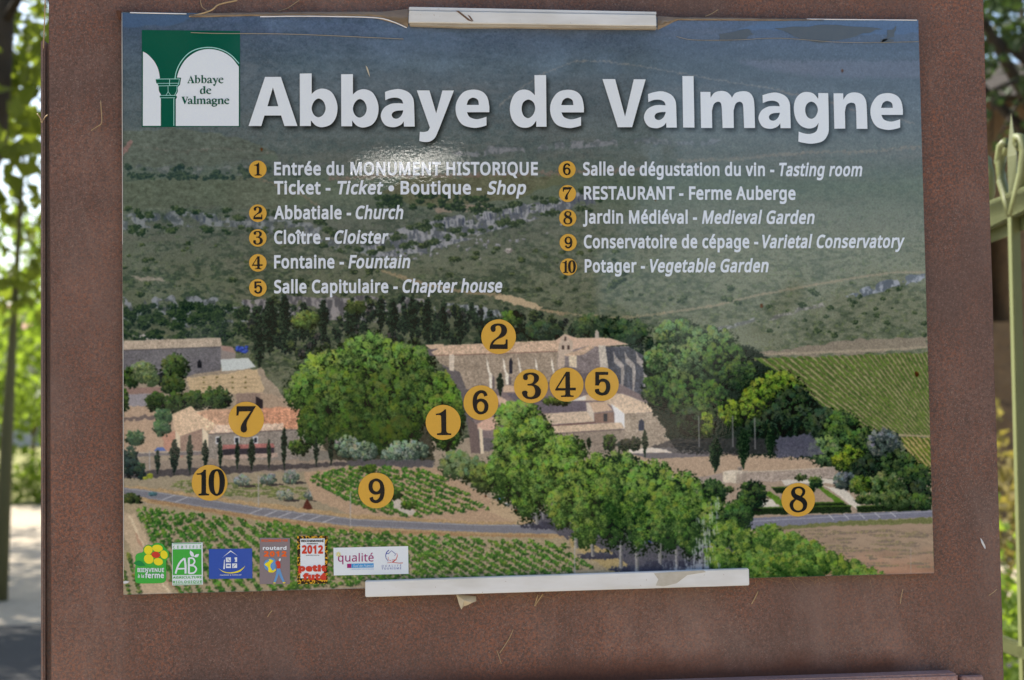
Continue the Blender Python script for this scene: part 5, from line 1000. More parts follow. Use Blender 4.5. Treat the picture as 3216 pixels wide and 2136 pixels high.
SG = {'A': ['480,215! 600,480! 625,508! 490,508! 490,495! 515,470! 500,410! 420,410! 400,470! 435,495! 435,508! 345,508! 345,495! 370,470!', '457,290! 430,385! 492,385!'],
 'b': ['610,215! 700,195! 700,310! 750,295 810,320 840,395 810,470 750,508 690,495! 640,508! 640,240!', '705,345 745,330 780,400 760,480 720,485 705,450'],
 'a': ['1100,370! 1110,325 1160,300 1220,305 1260,350! 1265,460! 1300,480! 1255,508! 1205,490! 1160,510 1110,500 1095,460 1130,420 1205,390! 1203,345 1175,325 1150,345 1150,380!', '1205,415! 1160,435 1152,468 1180,480 1205,460!'],
 'y': ['1275,308! 1380,308! 1435,435! 1470,330! 1445,308! 1530,308! 1500,330! 1400,590 1360,605 1320,580 1330,550 1380,545! 1405,495! 1310,330!'],
 'e': ['1715,376! 1700,325 1640,295 1570,320 1520,400 1545,475 1630,515 1685,500 1718,460! 1650,478 1595,450 1575,378!', '1580,360! 1600,322 1635,318 1660,360!'],
 'd': ['930,632! 1025,612! 1025,870! 1055,885! 970,912! 965,890! 910,920 845,900 820,820 845,745 900,712 960,722! 960,660!', '960,755! 910,735 885,800 900,880 940,885 960,860!'],
 'V': ['115,1018! 250,1018! 250,1028! 215,1040! 280,1185! 335,1040! 300,1030! 300,1018! 390,1018! 365,1040! 260,1298! 240,1298! 140,1040!'],
 'l': ['565,1003! 660,985! 660,1265! 690,1285! 690,1298! 560,1298! 560,1285! 598,1265! 598,1030!'],
 'm': ['690,1118! 770,1092! 775,1120! 820,1088 870,1095 895,1120! 940,1088 1000,1095 1030,1150! 1030,1265! 1060,1298! 950,1298! 968,1265! 968,1170! 950,1125 915,1125 900,1150! 900,1265! 925,1298! 830,1298! 845,1265! 845,1165! 830,1125 795,1125 775,1150! 775,1265! 800,1298! 690,1298! 718,1265! 718,1145!'],
 'g': ['1365,1088 1290,1110 1265,1165 1300,1225 1280,1250 1270,1275 1300,1290 1262,1330 1290,1380 1365,1398 1450,1370 1480,1315 1440,1270 1350,1257 1330,1243 1370,1237 1440,1220 1465,1165 1452,1132 1482,1128! 1482,1105! 1440,1105!', '1365,1115 1330,1135 1327,1165 1345,1200 1368,1207 1395,1190 1402,1160 1390,1128', '1368,1303 1322,1318 1315,1340 1340,1362 1375,1366 1412,1352 1422,1330 1405,1308'],
 'n': ['1490,1118! 1570,1092! 1575,1120! 1620,1088 1680,1095 1710,1150! 1710,1265! 1740,1298! 1625,1298! 1645,1265! 1645,1165! 1625,1125 1595,1125 1575,1150! 1575,1265! 1600,1298! 1485,1298! 1512,1265! 1512,1145!']}
ts = lambda x, y: ((560+x/12.061)*.73414, (220+y/12.061)*.73414)
def serif(f):
    for ch, dx, dy in [('A', 0, 0), ('b', 0, 0), ('b', 240, 0), ('a', 0, 0), ('y', 0, 0), ('e', 0, 0), ('d', 0, 0), ('e', -463, 408), ('V', 0, 0), ('a', -733, 790), ('l', 0, 0), ('m', 0, 0), ('a', -28, 790), ('g', 0, 0), ('n', 0, 0), ('e', 220, 790)]:
        f.shape(*[[ts(x+dx, y+dy) for x, y in outline(c)] for c in SG[ch]])
sub(e, 'lettering', M_GREEN, .0008, serif)
# farm logo
tr = T(293.66, 1233.36, .12438)
e = logo('farm_logo', M_LEAFG, '150,560 115,525 150,480 150,400 190,345 290,315 300,240 380,180 450,190 540,150 650,170 700,240 760,300 770,380 740,450 720,500 722,800 700,860 640,890 400,900 200,895 150,850 140,700', tr, 'green farm logo with a yellow flower')
for cx, cy, rx, ry, ro in ((390, 280, 78, 82, 0), (560, 247, 98, 66, .1), (680, 365, 66, 80, -.35), (575, 495, 86, 68, .2), (398, 445, 86, 92, -.7)):
    sub(e, 'petal', M_YEL, .0006, lambda f: f.shape([tr(*p) for p in ell(cx, cy, rx, ry, ro)]))
sub(e, 'flower_centre', M_RED, .0007, lambda f: f.shape([tr(*p) for p in ell(530, 368, 80, 60, .15)]))
sub(e, 'leaf', M_DKG, .0006, lambda f: f.shape('115,530! 190,480 260,490 340,570! 220,575', tr=tr))
sub(e, 'lettering', M_WHITE, .0008, lambda f: (txt(f, tr, 'BIENVENUE', 190, 682, 688, 76, .03), txt(f, tr, 'à la', 195, 312, 792, 66, .02), txt(f, tr, 'ferme', 330, 680, 800, 105, .035)))
# organic label
e = logo('organic_label', M_WHITE, '828,150! 1397,140! 1402,920! 833,935!', tr, 'upright white and green organic farming label with the large letters AB')
sub(e, 'green_field', M_LEAFG, .0006, lambda f: f.shape('840,267! 1374,262! 1379,738! 843,746!', tr=tr).shape('842,160! 1374,152! 1374,162! 842,171!', tr=tr).shape('842,909! 1385,902! 1385,911! 842,919!', tr=tr))
sub(e, 'lettering', M_LEAFG, .0006, lambda f: (txt(f, tr, 'CERTIFIÉ', 846, 1375, 252, 50, .02, slope=-6, sp=.5), txt(f, tr, 'AGRICULTURE', 844, 1382, 812, 44, .028, slope=-8), txt(f, tr, 'BIOLOGIQUE', 846, 1382, 896, 46, .03, slope=-8, sp=.1)))
def ab(f):
    S_ = lambda p, w: f.shape([tr(*q) for q in stroke([(x, y) for x, y in outline([(a, b, k in (0, len(p)-1)) for k, (a, b) in enumerate(p)])[:5*(len(p)-1)+1]], w)])
    S_([(895, 717), (930, 600), (985, 500), (1060, 430)], 34); S_([(1060, 428), (1080, 560), (1080, 715)], 38); S_([(925, 628), (1070, 622)], 28)
    S_([(1142, 425), (1142, 560), (1142, 715)], 38); S_([(1142, 430), (1215, 432), (1250, 490), (1215, 548), (1150, 560)], 30); S_([(1150, 562), (1240, 575), (1280, 635), (1235, 700), (1142, 710)], 30)
    f.shape('1165,285! 1222,330 1240,402! 1190,395 1160,340', tr=tr).shape('1240,402! 1270,362 1332,350! 1312,400 1270,415', tr=tr)
sub(e, 'monogram', M_WHITE, .0008, ab)
# accessibility logo
e = logo('accessibility_logo', M_BLUE, '1512,262! 2312,252! 2318,805! 1515,815!', tr, 'blue rectangular logo with a white outlined house over a yellow curve')
def house(f):
    f.shape('1755,428! 1915,285! 2055,392! 1920,308! 1830,370', tr=tr); f.shape('1795,455! 1805,460! 1808,630! 1780,632!', tr=tr)
    f.shape('1828,418! 1920,415! 1920,502! 1828,503!', tr=tr); f.shape('1990,416! 2035,415! 2035,500! 1988,500! 2002,470 1988,440', tr=tr); f.shape('1828,530! 1920,529! 1920,612! 1828,613!', tr=tr); f.shape('1945,529! 2035,528! 2035,611! 1945,612!', tr=tr)
    txt(f, tr, 'TOURISME & HANDICAP', 1715, 2115, 755, 22, .01, slope=-6)
sub(e, 'house_outline', M_WHITE, .0006, house)
sub(e, 'pictogram', M_BLUE, .0008, lambda f: (f.shape([tr(*p) for p in ell(1874, 571, 34, 13)]), f.shape([tr(*p) for p in stroke([(1965, 600), (1985, 560), (2015, 545)], 9)]), f.shape([tr(*p) for p in stroke([(1866, 432), (1868, 465), (1892, 470), (1905, 492)], 9)])))
sub(e, 'curve', M_YEL, .0006, lambda f: f.shape('1690,620! 1800,680 1930,692 2080,650 2190,570! 2090,678 1930,712 1790,692', tr=tr))
# travel guide plaque
tr = T(579.97, 1226.0, .08428)
e = logo('travel_guide_label', M_GREY, '225,165! 1050,170! 1052,1430! 222,1432!', tr, 'taupe travel guide label with a walking figure')
sub(e, 'lettering', M_ORANGE, .0006, lambda f: (txt(f, tr, 'RECOMMANDÉ PAR', 275, 990, 278, 66, .02, slope=-6), txt(f, tr, '2012', 335, 958, 680, 150, .06, sp=.06)))
sub(e, 'lettering', M_WHITE, .0006, lambda f: txt(f, tr, 'routard', 310, 958, 495, 100, .04))
sub(e, 'globe', M_JEAN, .0006, lambda f: f.shape('340,900 370,800 450,760 540,720 640,760 660,900 640,1040 560,1100 440,1060 370,1000', tr=tr))
sub(e, 'land_patch', M_YEL, .0007, lambda f: f.shape('360,890 480,800 480,750 600,790 530,880 520,960 580,1060 650,1010 660,1060 590,1110 500,1110 460,1080 450,970', tr=tr))
sub(e, 'figure', M_JEAN, .0006, lambda f: (f.shape([tr(*p) for p in stroke([(735, 1010), (700, 1190), (630, 1385)], 80, 55)]), f.shape([tr(*p) for p in stroke([(740, 1010), (815, 1230), (885, 1375)], 80, 55)])))
sub(e, 'shirt', M_RED, .0008, lambda f: f.shape('650,850 700,800 760,800 790,880 785,1000! 695,1000! 700,930', tr=tr))
sub(e, 'head', M_WHITE, .0008, lambda f: f.shape([tr(*p) for p in ell(775, 765, 26, 42, .4)]))
sub(e, 'shoe', M_YEL, .0008, lambda f: (f.shape([tr(*p) for p in ell(628, 1398, 34, 16)]), f.shape([tr(*p) for p in ell(892, 1392, 38, 18)])))
# guide book label with spotted border
e = logo('guide_book_label', M_LEO, '1250,120! 2080,108! 2078,1415! 1258,1428!', tr, 'upright guide label with a yellow and black spotted border')
sub(e, 'white_field', M_WHITE, .0006, lambda f: f.shape('1335,192! 2000,184! 2005,870! 1960,1265! 1340,1272!', tr=tr))
sub(e, 'lettering', M_BLACK, .0008, lambda f: (txt(f, tr, 'RECOMMANDÉ', 1362, 1972, 282, 62, .05), txt(f, tr, 'millésime', 1512, 1822, 342, 34, .03, True), txt(f, tr, 'partenaire', 1485, 1855, 655, 26, .01, True)))
sub(e, 'lettering', M_RED, .0009, lambda f: (txt(f, tr, '2012', 1375, 1958, 600, 232, .055), txt(f, tr, 'petit', 1285, 2050, 1088, 185, .085), txt(f, tr, 'futé', 1405, 2050, 1322, 185, .085)))
# quality label
tr = T(756.16, 1248.04, .083957)
e = logo('quality_label', M_WHITE, '150,178! 2200,132! 2215,895! 160,938!', tr, 'wide white label with two quality marks')
sub(e, 'lettering', M_MAG, .0006, lambda f: txt(f, tr, 'qualité', 275, 1255, 560, 222, .006, slope=-8))
sub(e, 'star', M_YEL, .0007, lambda f: [f.shape([tr(*p) for p in stroke([(285+20*math.cos(a), 355+20*math.sin(a)), (285+76*math.cos(a), 355+76*math.sin(a))], 16, 10)]) for a in [k*math.pi/4+.2 for k in range(8)]])
sub(e, 'red_square', M_MAG, .0006, lambda f: f.shape('525,617! 643,615! 643,731! 525,733!', tr=tr)); sub(e, 'blue_band', M_SKY, .0006, lambda f: f.shape('645,615! 1255,603! 1255,718! 645,731!', tr=tr))
sub(e, 'lettering', M_WHITE, .0008, lambda f: txt(f, tr, 'Sud de France', 690, 1235, 705, 66, .0, True, slope=-8))
sub(e, 'lettering', M_SKY, .0006, lambda f: txt(f, tr, 'LANGUEDOC-ROUSSILLON', 632, 1255, 782, 26, .0, slope=-10))
sub(e, 'lettering', M_NAVY, .0006, lambda f: (txt(f, tr, 'QUALITÉ', 1475, 2012, 703, 52, .006, slope=-10, sp=.4), txt(f, tr, 'TOURISME', 1475, 2012, 775, 50, .01, slope=-10, sp=.2)))
sub(e, 'letter_q_arc', M_NAVY, .0006, lambda f: [f.shape([tr(*q) for q in stroke(p, w, w2)]) for p, w, w2 in (([(1672, 242), (1610, 300), (1582, 390), (1598, 470), (1655, 552)], 26, 12), ([(1605, 338), (1660, 342), (1745, 258), (1860, 350), (1832, 400)], 18, 14))])
sub(e, 'letter_q_tail', M_RED, .0007, lambda f: [f.shape([tr(*q) for q in stroke(p, w, w2)]) for p, w, w2 in (([(1890, 322), (1905, 400), (1870, 500), (1770, 575)], 10, 26), ([(1630, 592), (1760, 574), (1950, 600), (2058, 592)], 10, 18), ([(1658, 430), (1650, 508), (1735, 530)], 10, 14), ([(1760, 512), (1850, 508)], 10, 10))])
# ------------------------------------------------------------------ rusty steel pillar carrying the sheet
F_ = 3279.17
def seen(u, v, y):
    """world (x, z) of image pixel (u, v) on the plane at depth y"""
    d = right*((u-1180.5)/F_)-up*((v-784)/F_)-back
    t = (y-EYE.y)/d.y; p = EYE+d*t; return p.x, p.z
def rust(name, dark_band=True, ca=(108, 84, 75), cb=(80, 62, 55), orange=.62):
    m = Mat(name, .62, .35)
    big = m.noise(3.2, 3, .55); mid = m.noise(19, 4, .6, stretch=(1, 1, .6)); fine = m.noise(310, 3, .75); grain = m.noise(700, 2, .8)
    a = tuple(x/ALB for x in lin(ca)); b = tuple(x/ALB for x in lin(cb)); o = tuple(x/ALB for x in lin((146, 88, 60))); p = tuple(x/ALB for x in lin((150, 130, 120)))
    c = m.mix(m.ramp(fine, [(.34, 0), (.66, 1)]), b, a)
    c = m.mix(m.ramp(m.noise(13, 5, .65, dist=.6), [(.42, .45), (.60, 0)]), c, m.mix(fine, tuple(x*.72 for x in b), b))
    of = m.math('MULTIPLY', m.ramp(m.math('ADD', m.math('MULTIPLY', big, .6), m.math('MULTIPLY', mid, .5)), [(.44, .12), (.66, 1)]), m.ramp(m.noise(340, 3, .75), [(.46, 0), (.58, 1)]))
    c = m.mix(m.math('MULTIPLY', of, orange), c, o)
    c = m.mix(m.math('MULTIPLY', m.ramp(grain, [(.57, 0), (.70, 1)]), .5), c, p)
    c = m.mix(m.ramp(m.noise(520, 2, .6), [(.28, .55), (.42, 0)]), c, tuple(x*.45 for x in b))
    # spots and runs
    c = m.mix(m.math('MULTIPLY', m.ramp(m.noise(46, 2, .5), [(.22, 1), (.27, 0)]), .5), c, tuple(x*.5 for x in b))
    c = m.mix(m.math('MULTIPLY', m.ramp(m.noise(7, 5, .7, stretch=(1, 1, .35), dist=.4), [(.50, 0), (.74, 1)]), .25), c, tuple(x*1.15 for x in p))
    c = m.mix(m.math('MULTIPLY', m.ramp(m.noise(4.5, 4, .6), [(.46, 0), (.64, 1)]), .45), c, m.mix(fine, tuple(x*.9 for x in b), tuple(x*.8 for x in a)))
    if dark_band:
        sx = m.n.new('ShaderNodeSeparateXYZ'); m.l.new(m.coord(), sx.inputs[0])
        zz = m.math('ADD', sx.outputs[2], m.math('MULTIPLY', m.noise(11, 3, .7), -.045))
        band = m.ramp(zz, [(0, 1), (1, 0)]); band.node.color_ramp.elements[0].position = 0
        # rust water line just above the welded ledge
        mr = m.n.new('ShaderNodeMapRange'); mr.inputs['From Min'].default_value = LEDGE_Z+.004; mr.inputs['From Max'].default_value = LEDGE_Z-.016; m.l.new(zz, mr.inputs[0])
        mx = m.n.new('ShaderNodeMapRange'); mx.inputs['From Min'].default_value = -.16; mx.inputs['From Max'].default_value = -.04; m.l.new(sx.outputs[0], mx.inputs[0])
        mx2 = m.n.new('ShaderNodeMapRange'); mx2.inputs['From Min'].default_value = .42; mx2.inputs['From Max'].default_value = .385; m.l.new(m.math('ADD', sx.outputs[0], m.math('MULTIPLY', m.noise(40), .02)), mx2.inputs[0])
        k = m.math('MULTIPLY', m.math('MULTIPLY', mr.outputs[0], mx.outputs[0]), mx2.outputs[0])
        c = m.mix(m.math('MULTIPLY', k, .85), c, m.mix(fine, lin((66, 40, 32)), lin((112, 66, 44))))
    m.color(c)
    m.bump(m.math('ADD', m.math('MULTIPLY', fine, .7), m.math('MULTIPLY', grain, .6)), .7, .0007)
    return m.m
LEDGE_Z = seen(2197, 1544, .004)[1]
M_RUST = rust('weathering_steel'); M_RUST2 = rust('weathering_steel_frame', False, (128, 112, 104), (100, 88, 84), .35)
M_LEDGE = rust('ledge_steel', False, (160, 134, 130), (124, 100, 98), .5)
pil = tag(empty('steel_pillar', (0, .03, 0)), 'flat weathering steel pillar with brown rust, carrying the visitor sign', 'pillar')
PY = .012
(lt, _), (lb, _) = seen(112, 0, PY), seen(118, 1568, PY); (rt, za), (rb, zb) = seen(2268, 0, PY), seen(2315, 1568, PY)
zl0, zl1 = seen(112, 0, PY)[1], seen(118, 1568, PY)[1]
def xl(z): return lt+(lb-lt)*(zl0-z)/(zl0-zl1)
def xr(z): return rt+(rb-rt)*(za-z)/(za-zb)
PT = 1.99
g = Geo(); n = 24; L_ = []; R_ = []
for k in range(n+1):
    z = .02+(PT-.02)*k/n; L_.append((xl(z)+rnd.uniform(-.0004, .0004), z)); R_.append((xr(z)+rnd.uniform(-.0005, .0005), z))
g.prism(L_+R_[::-1], PY, PY+.005); under(g.build('front_plate', M_RUST, bevel=.0008), pil)
g = Geo(); xa = seen(95, 700, .025)[0]; ztop = seen(95, 92, .025)[1]
g.box(xa, xa+.0042, .022, .10, .02, ztop); under(g.build('side_flange', M_RUST2, bevel=.0016), pil)
g = Geo(); g.box(xa+.0046, xa+.09, .030, .034, .02, ztop-.002); under(g.build('side_web', M_RUST2), pil)
g = Geo(); g.box(xr(1)-.05, xr(1)-.012, .0172, .10, .02, 1.9); under(g.build('back_channel', M_RUST2), pil)
# welded ledge with a rounded nose
g = Geo(); lx1 = seen(2199, 1544, 0)[0]; lx0 = seen(300, 1600, 0)[0]
g.box(lx0, lx1, -.012, PY-.0006, LEDGE_Z-.030, LEDGE_Z-.0012); under(g.build('ledge', M_LEDGE, bevel=.0022), pil)
g = Geo(); a, zq = seen(2214, 1559, .006); b, _ = seen(2266, 1559, .006); g.box(a, b, .004, PY-.0006, zq-.05, zq); under(g.build('weld_tab', M_LEDGE, bevel=.001), pil)

# ------------------------------------------------------------------ plastic strips holding the sheet
pv = Mat('white_pvc', .38, .5)
c = pv.mix(pv.ramp(pv.noise(34, 4, .6, stretch=(.25, 1, 1)), [(.42, 0), (.75, 1)]), (.72, .73, .73), (.56, .55, .51))
c = pv.mix(pv.ramp(pv.noise(330, 2), [(.20, .8), (.27, 0)]), c, (.25, .15, .08)); pv.color(c); pv.bump(pv.noise(120, 3, .6, stretch=(.1, 1, 1)), .3, .0004)
def strip(name, q, y0, y1, label, prof):
    o = tag(empty(name, (seen((q[0][0]+q[1][0])/2, 0, 0)[0], -.004, seen(*q[3], 0)[1])), label, 'strip', 'white plastic strips holding the sheet')
    return o
def quadbox(g, q, y0, y1):
    P = [seen(u, v, y0) for u, v in q]; g.prism(P[::-1], y0, y1)
st = strip('plastic_strip', [(943, 15), (1513, 27), (1515, 67), (942, 58)], 0, 0, 'short white plastic strip clamped over the top edge of the sheet, with a brown scratch', 0)
g = Geo(); quadbox(g, [(943, 24), (1513, 34), (1514, 60), (942, 52)], -.0075, -.0005); under(g.build('strip_face', pv.m, bevel=.0007), st)
g = Geo(); quadbox(g, [(943, 15.5), (1513.5, 27), (1513.5, 33.7), (943, 23.7)], -.0052, .004); under(g.build('strip_back_lip', pv.m, bevel=.0005), st)
gl = Mat('yellowed_glue', .35); gl.color(gl.mix(gl.noise(70, 4, .7, stretch=(.3, 1, 1)), lin((128, 112, 90)), lin((196, 186, 166)))); gl.bump(gl.noise(200, 3), .5, .001)
g = Geo(); quadbox(g, [(944, 52.4), (1513, 60.4), (1515, 66.5), (1300, 65), (1180, 62.5), (1060, 63), (945, 58.5)], -.006, -.0005); under(g.build('glue_bead', gl.m, bevel=.0004), st)
br = Mat('brown_scratch', .7); br.color(lin((104, 78, 58)))
def decal(name, pts, lift, mat, par):
    P = [seen(u, v, -lift) for u, v in pts]; g = Geo(); g.prism(P[::-1], -lift, -lift+.0004); return under(g.build(name, mat), par)
decal('scratch', [(1051, 24.5), (1058, 25), (1082, 44), (1090, 50), (1079, 47)], .0078, br.m, st)
decal('scratch', [(1078, 34), (1084, 37), (1092, 49), (1087, 47)], .0078, br.m, st)
st2 = strip('plastic_strip', [(842, 1340), (1727, 1311), (1728, 1350), (842, 1377)], 0, 0, 'long white plastic strip across the bottom edge of the sheet', 0)
g = Geo(); quadbox(g, [(842, 1340), (1727, 1311), (1728, 1350), (842, 1377)], -.0068, .003); under(g.build('strip_face', pv.m, bevel=.0008), st2)
stn = Mat('tan_stain', .6); stn.color(stn.mix(stn.noise(160, 4, .7), lin((168, 160, 142)), lin((196, 192, 182))))
decal('dried_stain', [(1508, 1322), (1560, 1318), (1622, 1315), (1628, 1319), (1585, 1326), (1560, 1345), (1530, 1352), (1512, 1350), (1518, 1336)], .0071, stn.m, st2)

# ------------------------------------------------------------------ peeling transparent film and glue along the top edge
film = Mat('clear_film', .08, .6); film.color(film.mix(film.noise(55, 4, .7, stretch=(.3, 1, 1)), lin((84, 66, 52)), lin((150, 134, 112)))); film.bump(film.noise(90, 3, .6, stretch=(.3, 1, 1)), .9, .002)
tape = tag(empty('peeling_film', (0, -.002, BOARD_Z+SH/2)), 'brown peeling film and old glue along the top edge of the sheet', 'film')
def skin(name, top, bot, lift0, lift1, mat):
    """strip of film between two edges given in image pixels, bulging off the sheet"""
    v = []; f = []; n = 40; K = 5
    def at(pl, t):
        x = pl[0][0]+(pl[-1][0]-pl[0][0])*t
        for (a, b), (c, d) in zip(pl, pl[1:]):
            if a <= x <= c: return x, b+(d-b)*(x-a)/max(1e-6, c-a)
        return pl[-1]
    for i in range(n+1):
        a = at(top, i/n); b = at(bot, i/n)
        for k in range(K+1):
            t = k/K; y = -(lift0+(lift1-lift0)*math.sin(math.pi*t)*(.6+.4*math.sin(i*1.3)))
            x, z = seen(a[0]*(1-t)+b[0]*t, a[1]*(1-t)+b[1]*t, y); v.append((x, y, z))
    for i in range(n):
        for k in range(K):
            p = i*(K+1)+k; f.append((p, p+1, p+K+2, p+K+1))
    return under(mesh_ob(name, v, f, mat, smooth=True), tape)
skin('film_strip', [(436, 33), (470, 31), (560, 29), (700, 27.5), (880, 27), (941, 21)], [(436, 40), (470, 40), (560, 37.5), (700, 37), (860, 40), (941, 63)], .0004, .003, film.m)
skin('film_strip', [(1516, 37), (1560, 40), (1700, 41), (1800, 43), (1900, 45)], [(1516, 69), (1535, 60), (1560, 47), (1800, 48), (1900, 46.5)], .0004, .0025, film.m)
fe = Mat('film_edge', .15); fe.color(lin((150, 142, 126))); we = Mat('white_edge', .12, .8); we.color((.8, .8, .8))
def hair(name, pts, r, mat, par, y=-.001, n=5, flat=1.):
    P = []
    for i, (u, v) in enumerate(outline([(a, b, k in (0, len(pts)-1)) for k, (a, b) in enumerate(pts)], 4)[:4*(len(pts)-1)+1]):
        yy = y-.0006*math.sin(i*.9); x, z = seen(u, v, yy); P.append((x, yy, z))
    g = Geo(); g.tube(P, r, n, flat); o = g.build(name, mat, smooth=True)
    if par: under(o, par)
    return o
hair('film_edge', [(440, 75), (500, 77), (640, 78), (760, 82), (930, 90)], .0004, fe.m, tape)
hair('film_edge', [(1560, 84), (1600, 92), (1700, 92), (1800, 88), (1950, 98), (2118, 96)], .0003, fe.m, tape)
hair('film_glint', [(600, 38.5), (680, 37.5), (760, 38), (860, 40.5), (900, 48), (938, 64)], .0006, we.m, tape, -.003)  # white tube stands in for the glint along the curled film
hair('sheet_rim', [(300, 29.2), (430, 32)], .0006, we.m, tape, -.0002)
hair('sheet_rim', [(281.2, 30), (282.6, 500), (284, 900), (285.2, 1369)], .00045, mc.m, tape, -.0001)
hair('sheet_rim', [(1860, 44.2), (2000, 45.6), (2114, 46.4)], .0006, we.m, tape, -.0002)
ol = Mat('film_residue', .3); ol.color(ol.mix(ol.noise(120, 4, .7), lin((72, 84, 96)), lin((90, 98, 104))))
def ragged(pts, n=3, amp=2.2):
    out = []
    for (a, b), (c, d) in zip(pts, pts[1:]+pts[:1]):
        for k in range(n): out.append((a+(c-a)*k/n+rnd.uniform(-amp, amp), b+(d-b)*k/n+rnd.uniform(-amp, amp)))
    return out
for q in ([(1660, 80), (1725, 66), (1735, 78), (1720, 91), (1662, 93)], [(1782, 64), (1850, 61), (1900, 58), (1990, 62), (2035, 66), (1990, 78), (1930, 92), (1890, 98), (1850, 90), (1820, 78)], [(2030, 92), (2060, 90), (2058, 97), (2032, 99)], [(2155-40, 62), (2118, 62), (2116, 64), (2114, 66)], [(2045, 70), (2062, 66), (2066, 60), (2062, 84), (2030, 98), (2044, 84)]):
    fl = Flat(.00035); fl.shape(ragged(q)); under(fl.build('film_residue', ol.m), tape)
g = Geo(); quadbox(g, [(266, 22), (280, 24), (280, 44), (272, 42)], -.001, .010); o = g.build('glue_lump', Mat('foam', .9).color(lin((92, 58, 40))).m, bevel=.001); under(o, tape)

# ------------------------------------------------------------------ small litter caught on the sign
straw = Mat('dry_straw', .7); straw.color(straw.mix(straw.noise(60), lin((150, 122, 86)), lin((200, 176, 134))))
g = Geo(); g.tube([(xa+.0035, .02, ztop-.01), (xa+.006, .02, ztop+.06), (xa+.0052, .021, ztop+.2)], .0006, 4); tag(g.build('cobweb_thread', straw.m), 'pale thread rising from the top of the left flange', 'thread')
def bit(name, pts, r, label, cat, mat=None, y=.009, group=None, flat=1.):
    o = hair(name, pts, r, mat or straw.m, None, y, 5, flat); return tag(o, label, cat, group)
lf = Mat('dead_leaf', .75); lf.color(lf.mix(lf.noise(110, 4), lin((170, 156, 130)), lin((214, 204, 180)))); lf.bump(lf.noise(150), .4, .001)
P = [(1052, 1371), (1098, 1376), (1098, 1386), (1088, 1389), (1078, 1396), (1069, 1399), (1063.5, 1405), (1058, 1392)]
V = [(*[seen(u, v, .004)[0]], .004+.003*math.sin(i*1.7), seen(u, v, .004)[1]) for i, (u, v) in enumerate(P)]
V.append((seen(1070, 1384, .001)[0], .000, seen(1070, 1384, .001)[1]))
tag(mesh_ob('dead_leaf', V, [(i, (i+1) % 8, 8) for i in range(8)], lf.m), 'pale dry leaf wedged under the long bottom strip', 'leaf')
bit('straw', [(232, 232), (234, 262), (234, 284), (222, 293), (210, 301)], .0005, 'bent dry straw stuck to the rust left of the sheet', 'straw')
bit('straw', [(436, 38), (470, 30), (490, 22), (506, 10), (547, 1)], .0008, 'forked straw rising from the top left corner of the sheet', 'straw', None, -.001)
bit('straw', [(462, 0), (466, 16), (482, 27)], .0004, 'thin straw crossing above the top left of the sheet', 'straw', None, .006)
bit('straw', [(640, 26), (664, 18), (690, 0)], .00035, 'faint straw on the rust above the title', 'straw', None, .008)
bit('straw', [(1626, 38), (1640, 32), (1656, 22)], .0004, 'short straw at the top right of the sheet near the strip', 'straw', None, .005)
bit('straw', [(1240, 1372), (1236, 1386), (1233, 1397), (1243, 1382), (1252, 1370)], .0006, 'yellow V shaped straw hanging below the bottom strip', 'straw', None, .006)
bit('straw', [(1183, 1452), (1175, 1470), (1164, 1488), (1152, 1506)], .0004, 'long thin straw on the rust below the strip, right of the dead leaf', 'straw')
bit('straw', [(1146, 1500), (1152, 1518), (1156, 1530)], .00035, 'tiny straw near the rusty ledge', 'straw')
bit('straw', [(1748, 1362), (1742, 1376), (1733, 1392)], .0006, 'pale straw under the right end of the bottom strip', 'straw')
bit('straw', [(617, 1422), (622, 1414), (627, 1408)], .0005, 'curled straw scrap low on the left of the rust', 'straw')
bit('straw', [(2280, 1373), (2290, 1366), (2298, 1359)], .0004, 'straw near the right edge of the pillar', 'straw')
bit('straw', [(2082, 1358), (2078, 1375), (2076, 1392)], .00035, 'straw hanging under the right corner of the sheet', 'straw')
bit('straw', [(86, 262), (94, 274), (96, 282), (104, 270), (110, 265)], .0006, 'straw snagged on the left flange', 'straw', None, .016)
ft = Mat('feather_white', .6); ft.color((.62, .63, .64))
P = [(2260, 1240), (2264, 1243), (2267, 1250), (2272, 1259), (2273, 1266), (2269, 1264), (2263, 1252)]
V = [(seen(u, v, .0105)[0], .0105+.0007*math.sin(i*2.1), seen(u, v, .0105)[1]) for i, (u, v) in enumerate(P)]
tag(mesh_ob('paint_flake', V, [tuple(range(len(V)))], ft.m), 'white flake stuck to the rust right of the sheet', 'flake')
V = [(seen(u, v, -.0012)[0], -.0012, seen(u, v, -.0012)[1]) for u, v in ((843, 151), (847, 155), (850, 163), (853, 178), (850, 172), (846, 162))]
tag(mesh_ob('seed_husk', V, [tuple(range(len(V)))], lf.m), 'tiny pale husk on the sheet above the title', 'husk')
V = [(seen(u, v, -.0012)[0], -.0012, seen(u, v, -.0012)[1]) for u, v in ((284, 1341), (290, 1339), (299, 1341), (293, 1345), (285, 1346))]
tag(mesh_ob('torn_print', V, [tuple(range(len(V)))], ft.m), 'white torn nick at the left edge of the sheet, near the bottom', 'nick')
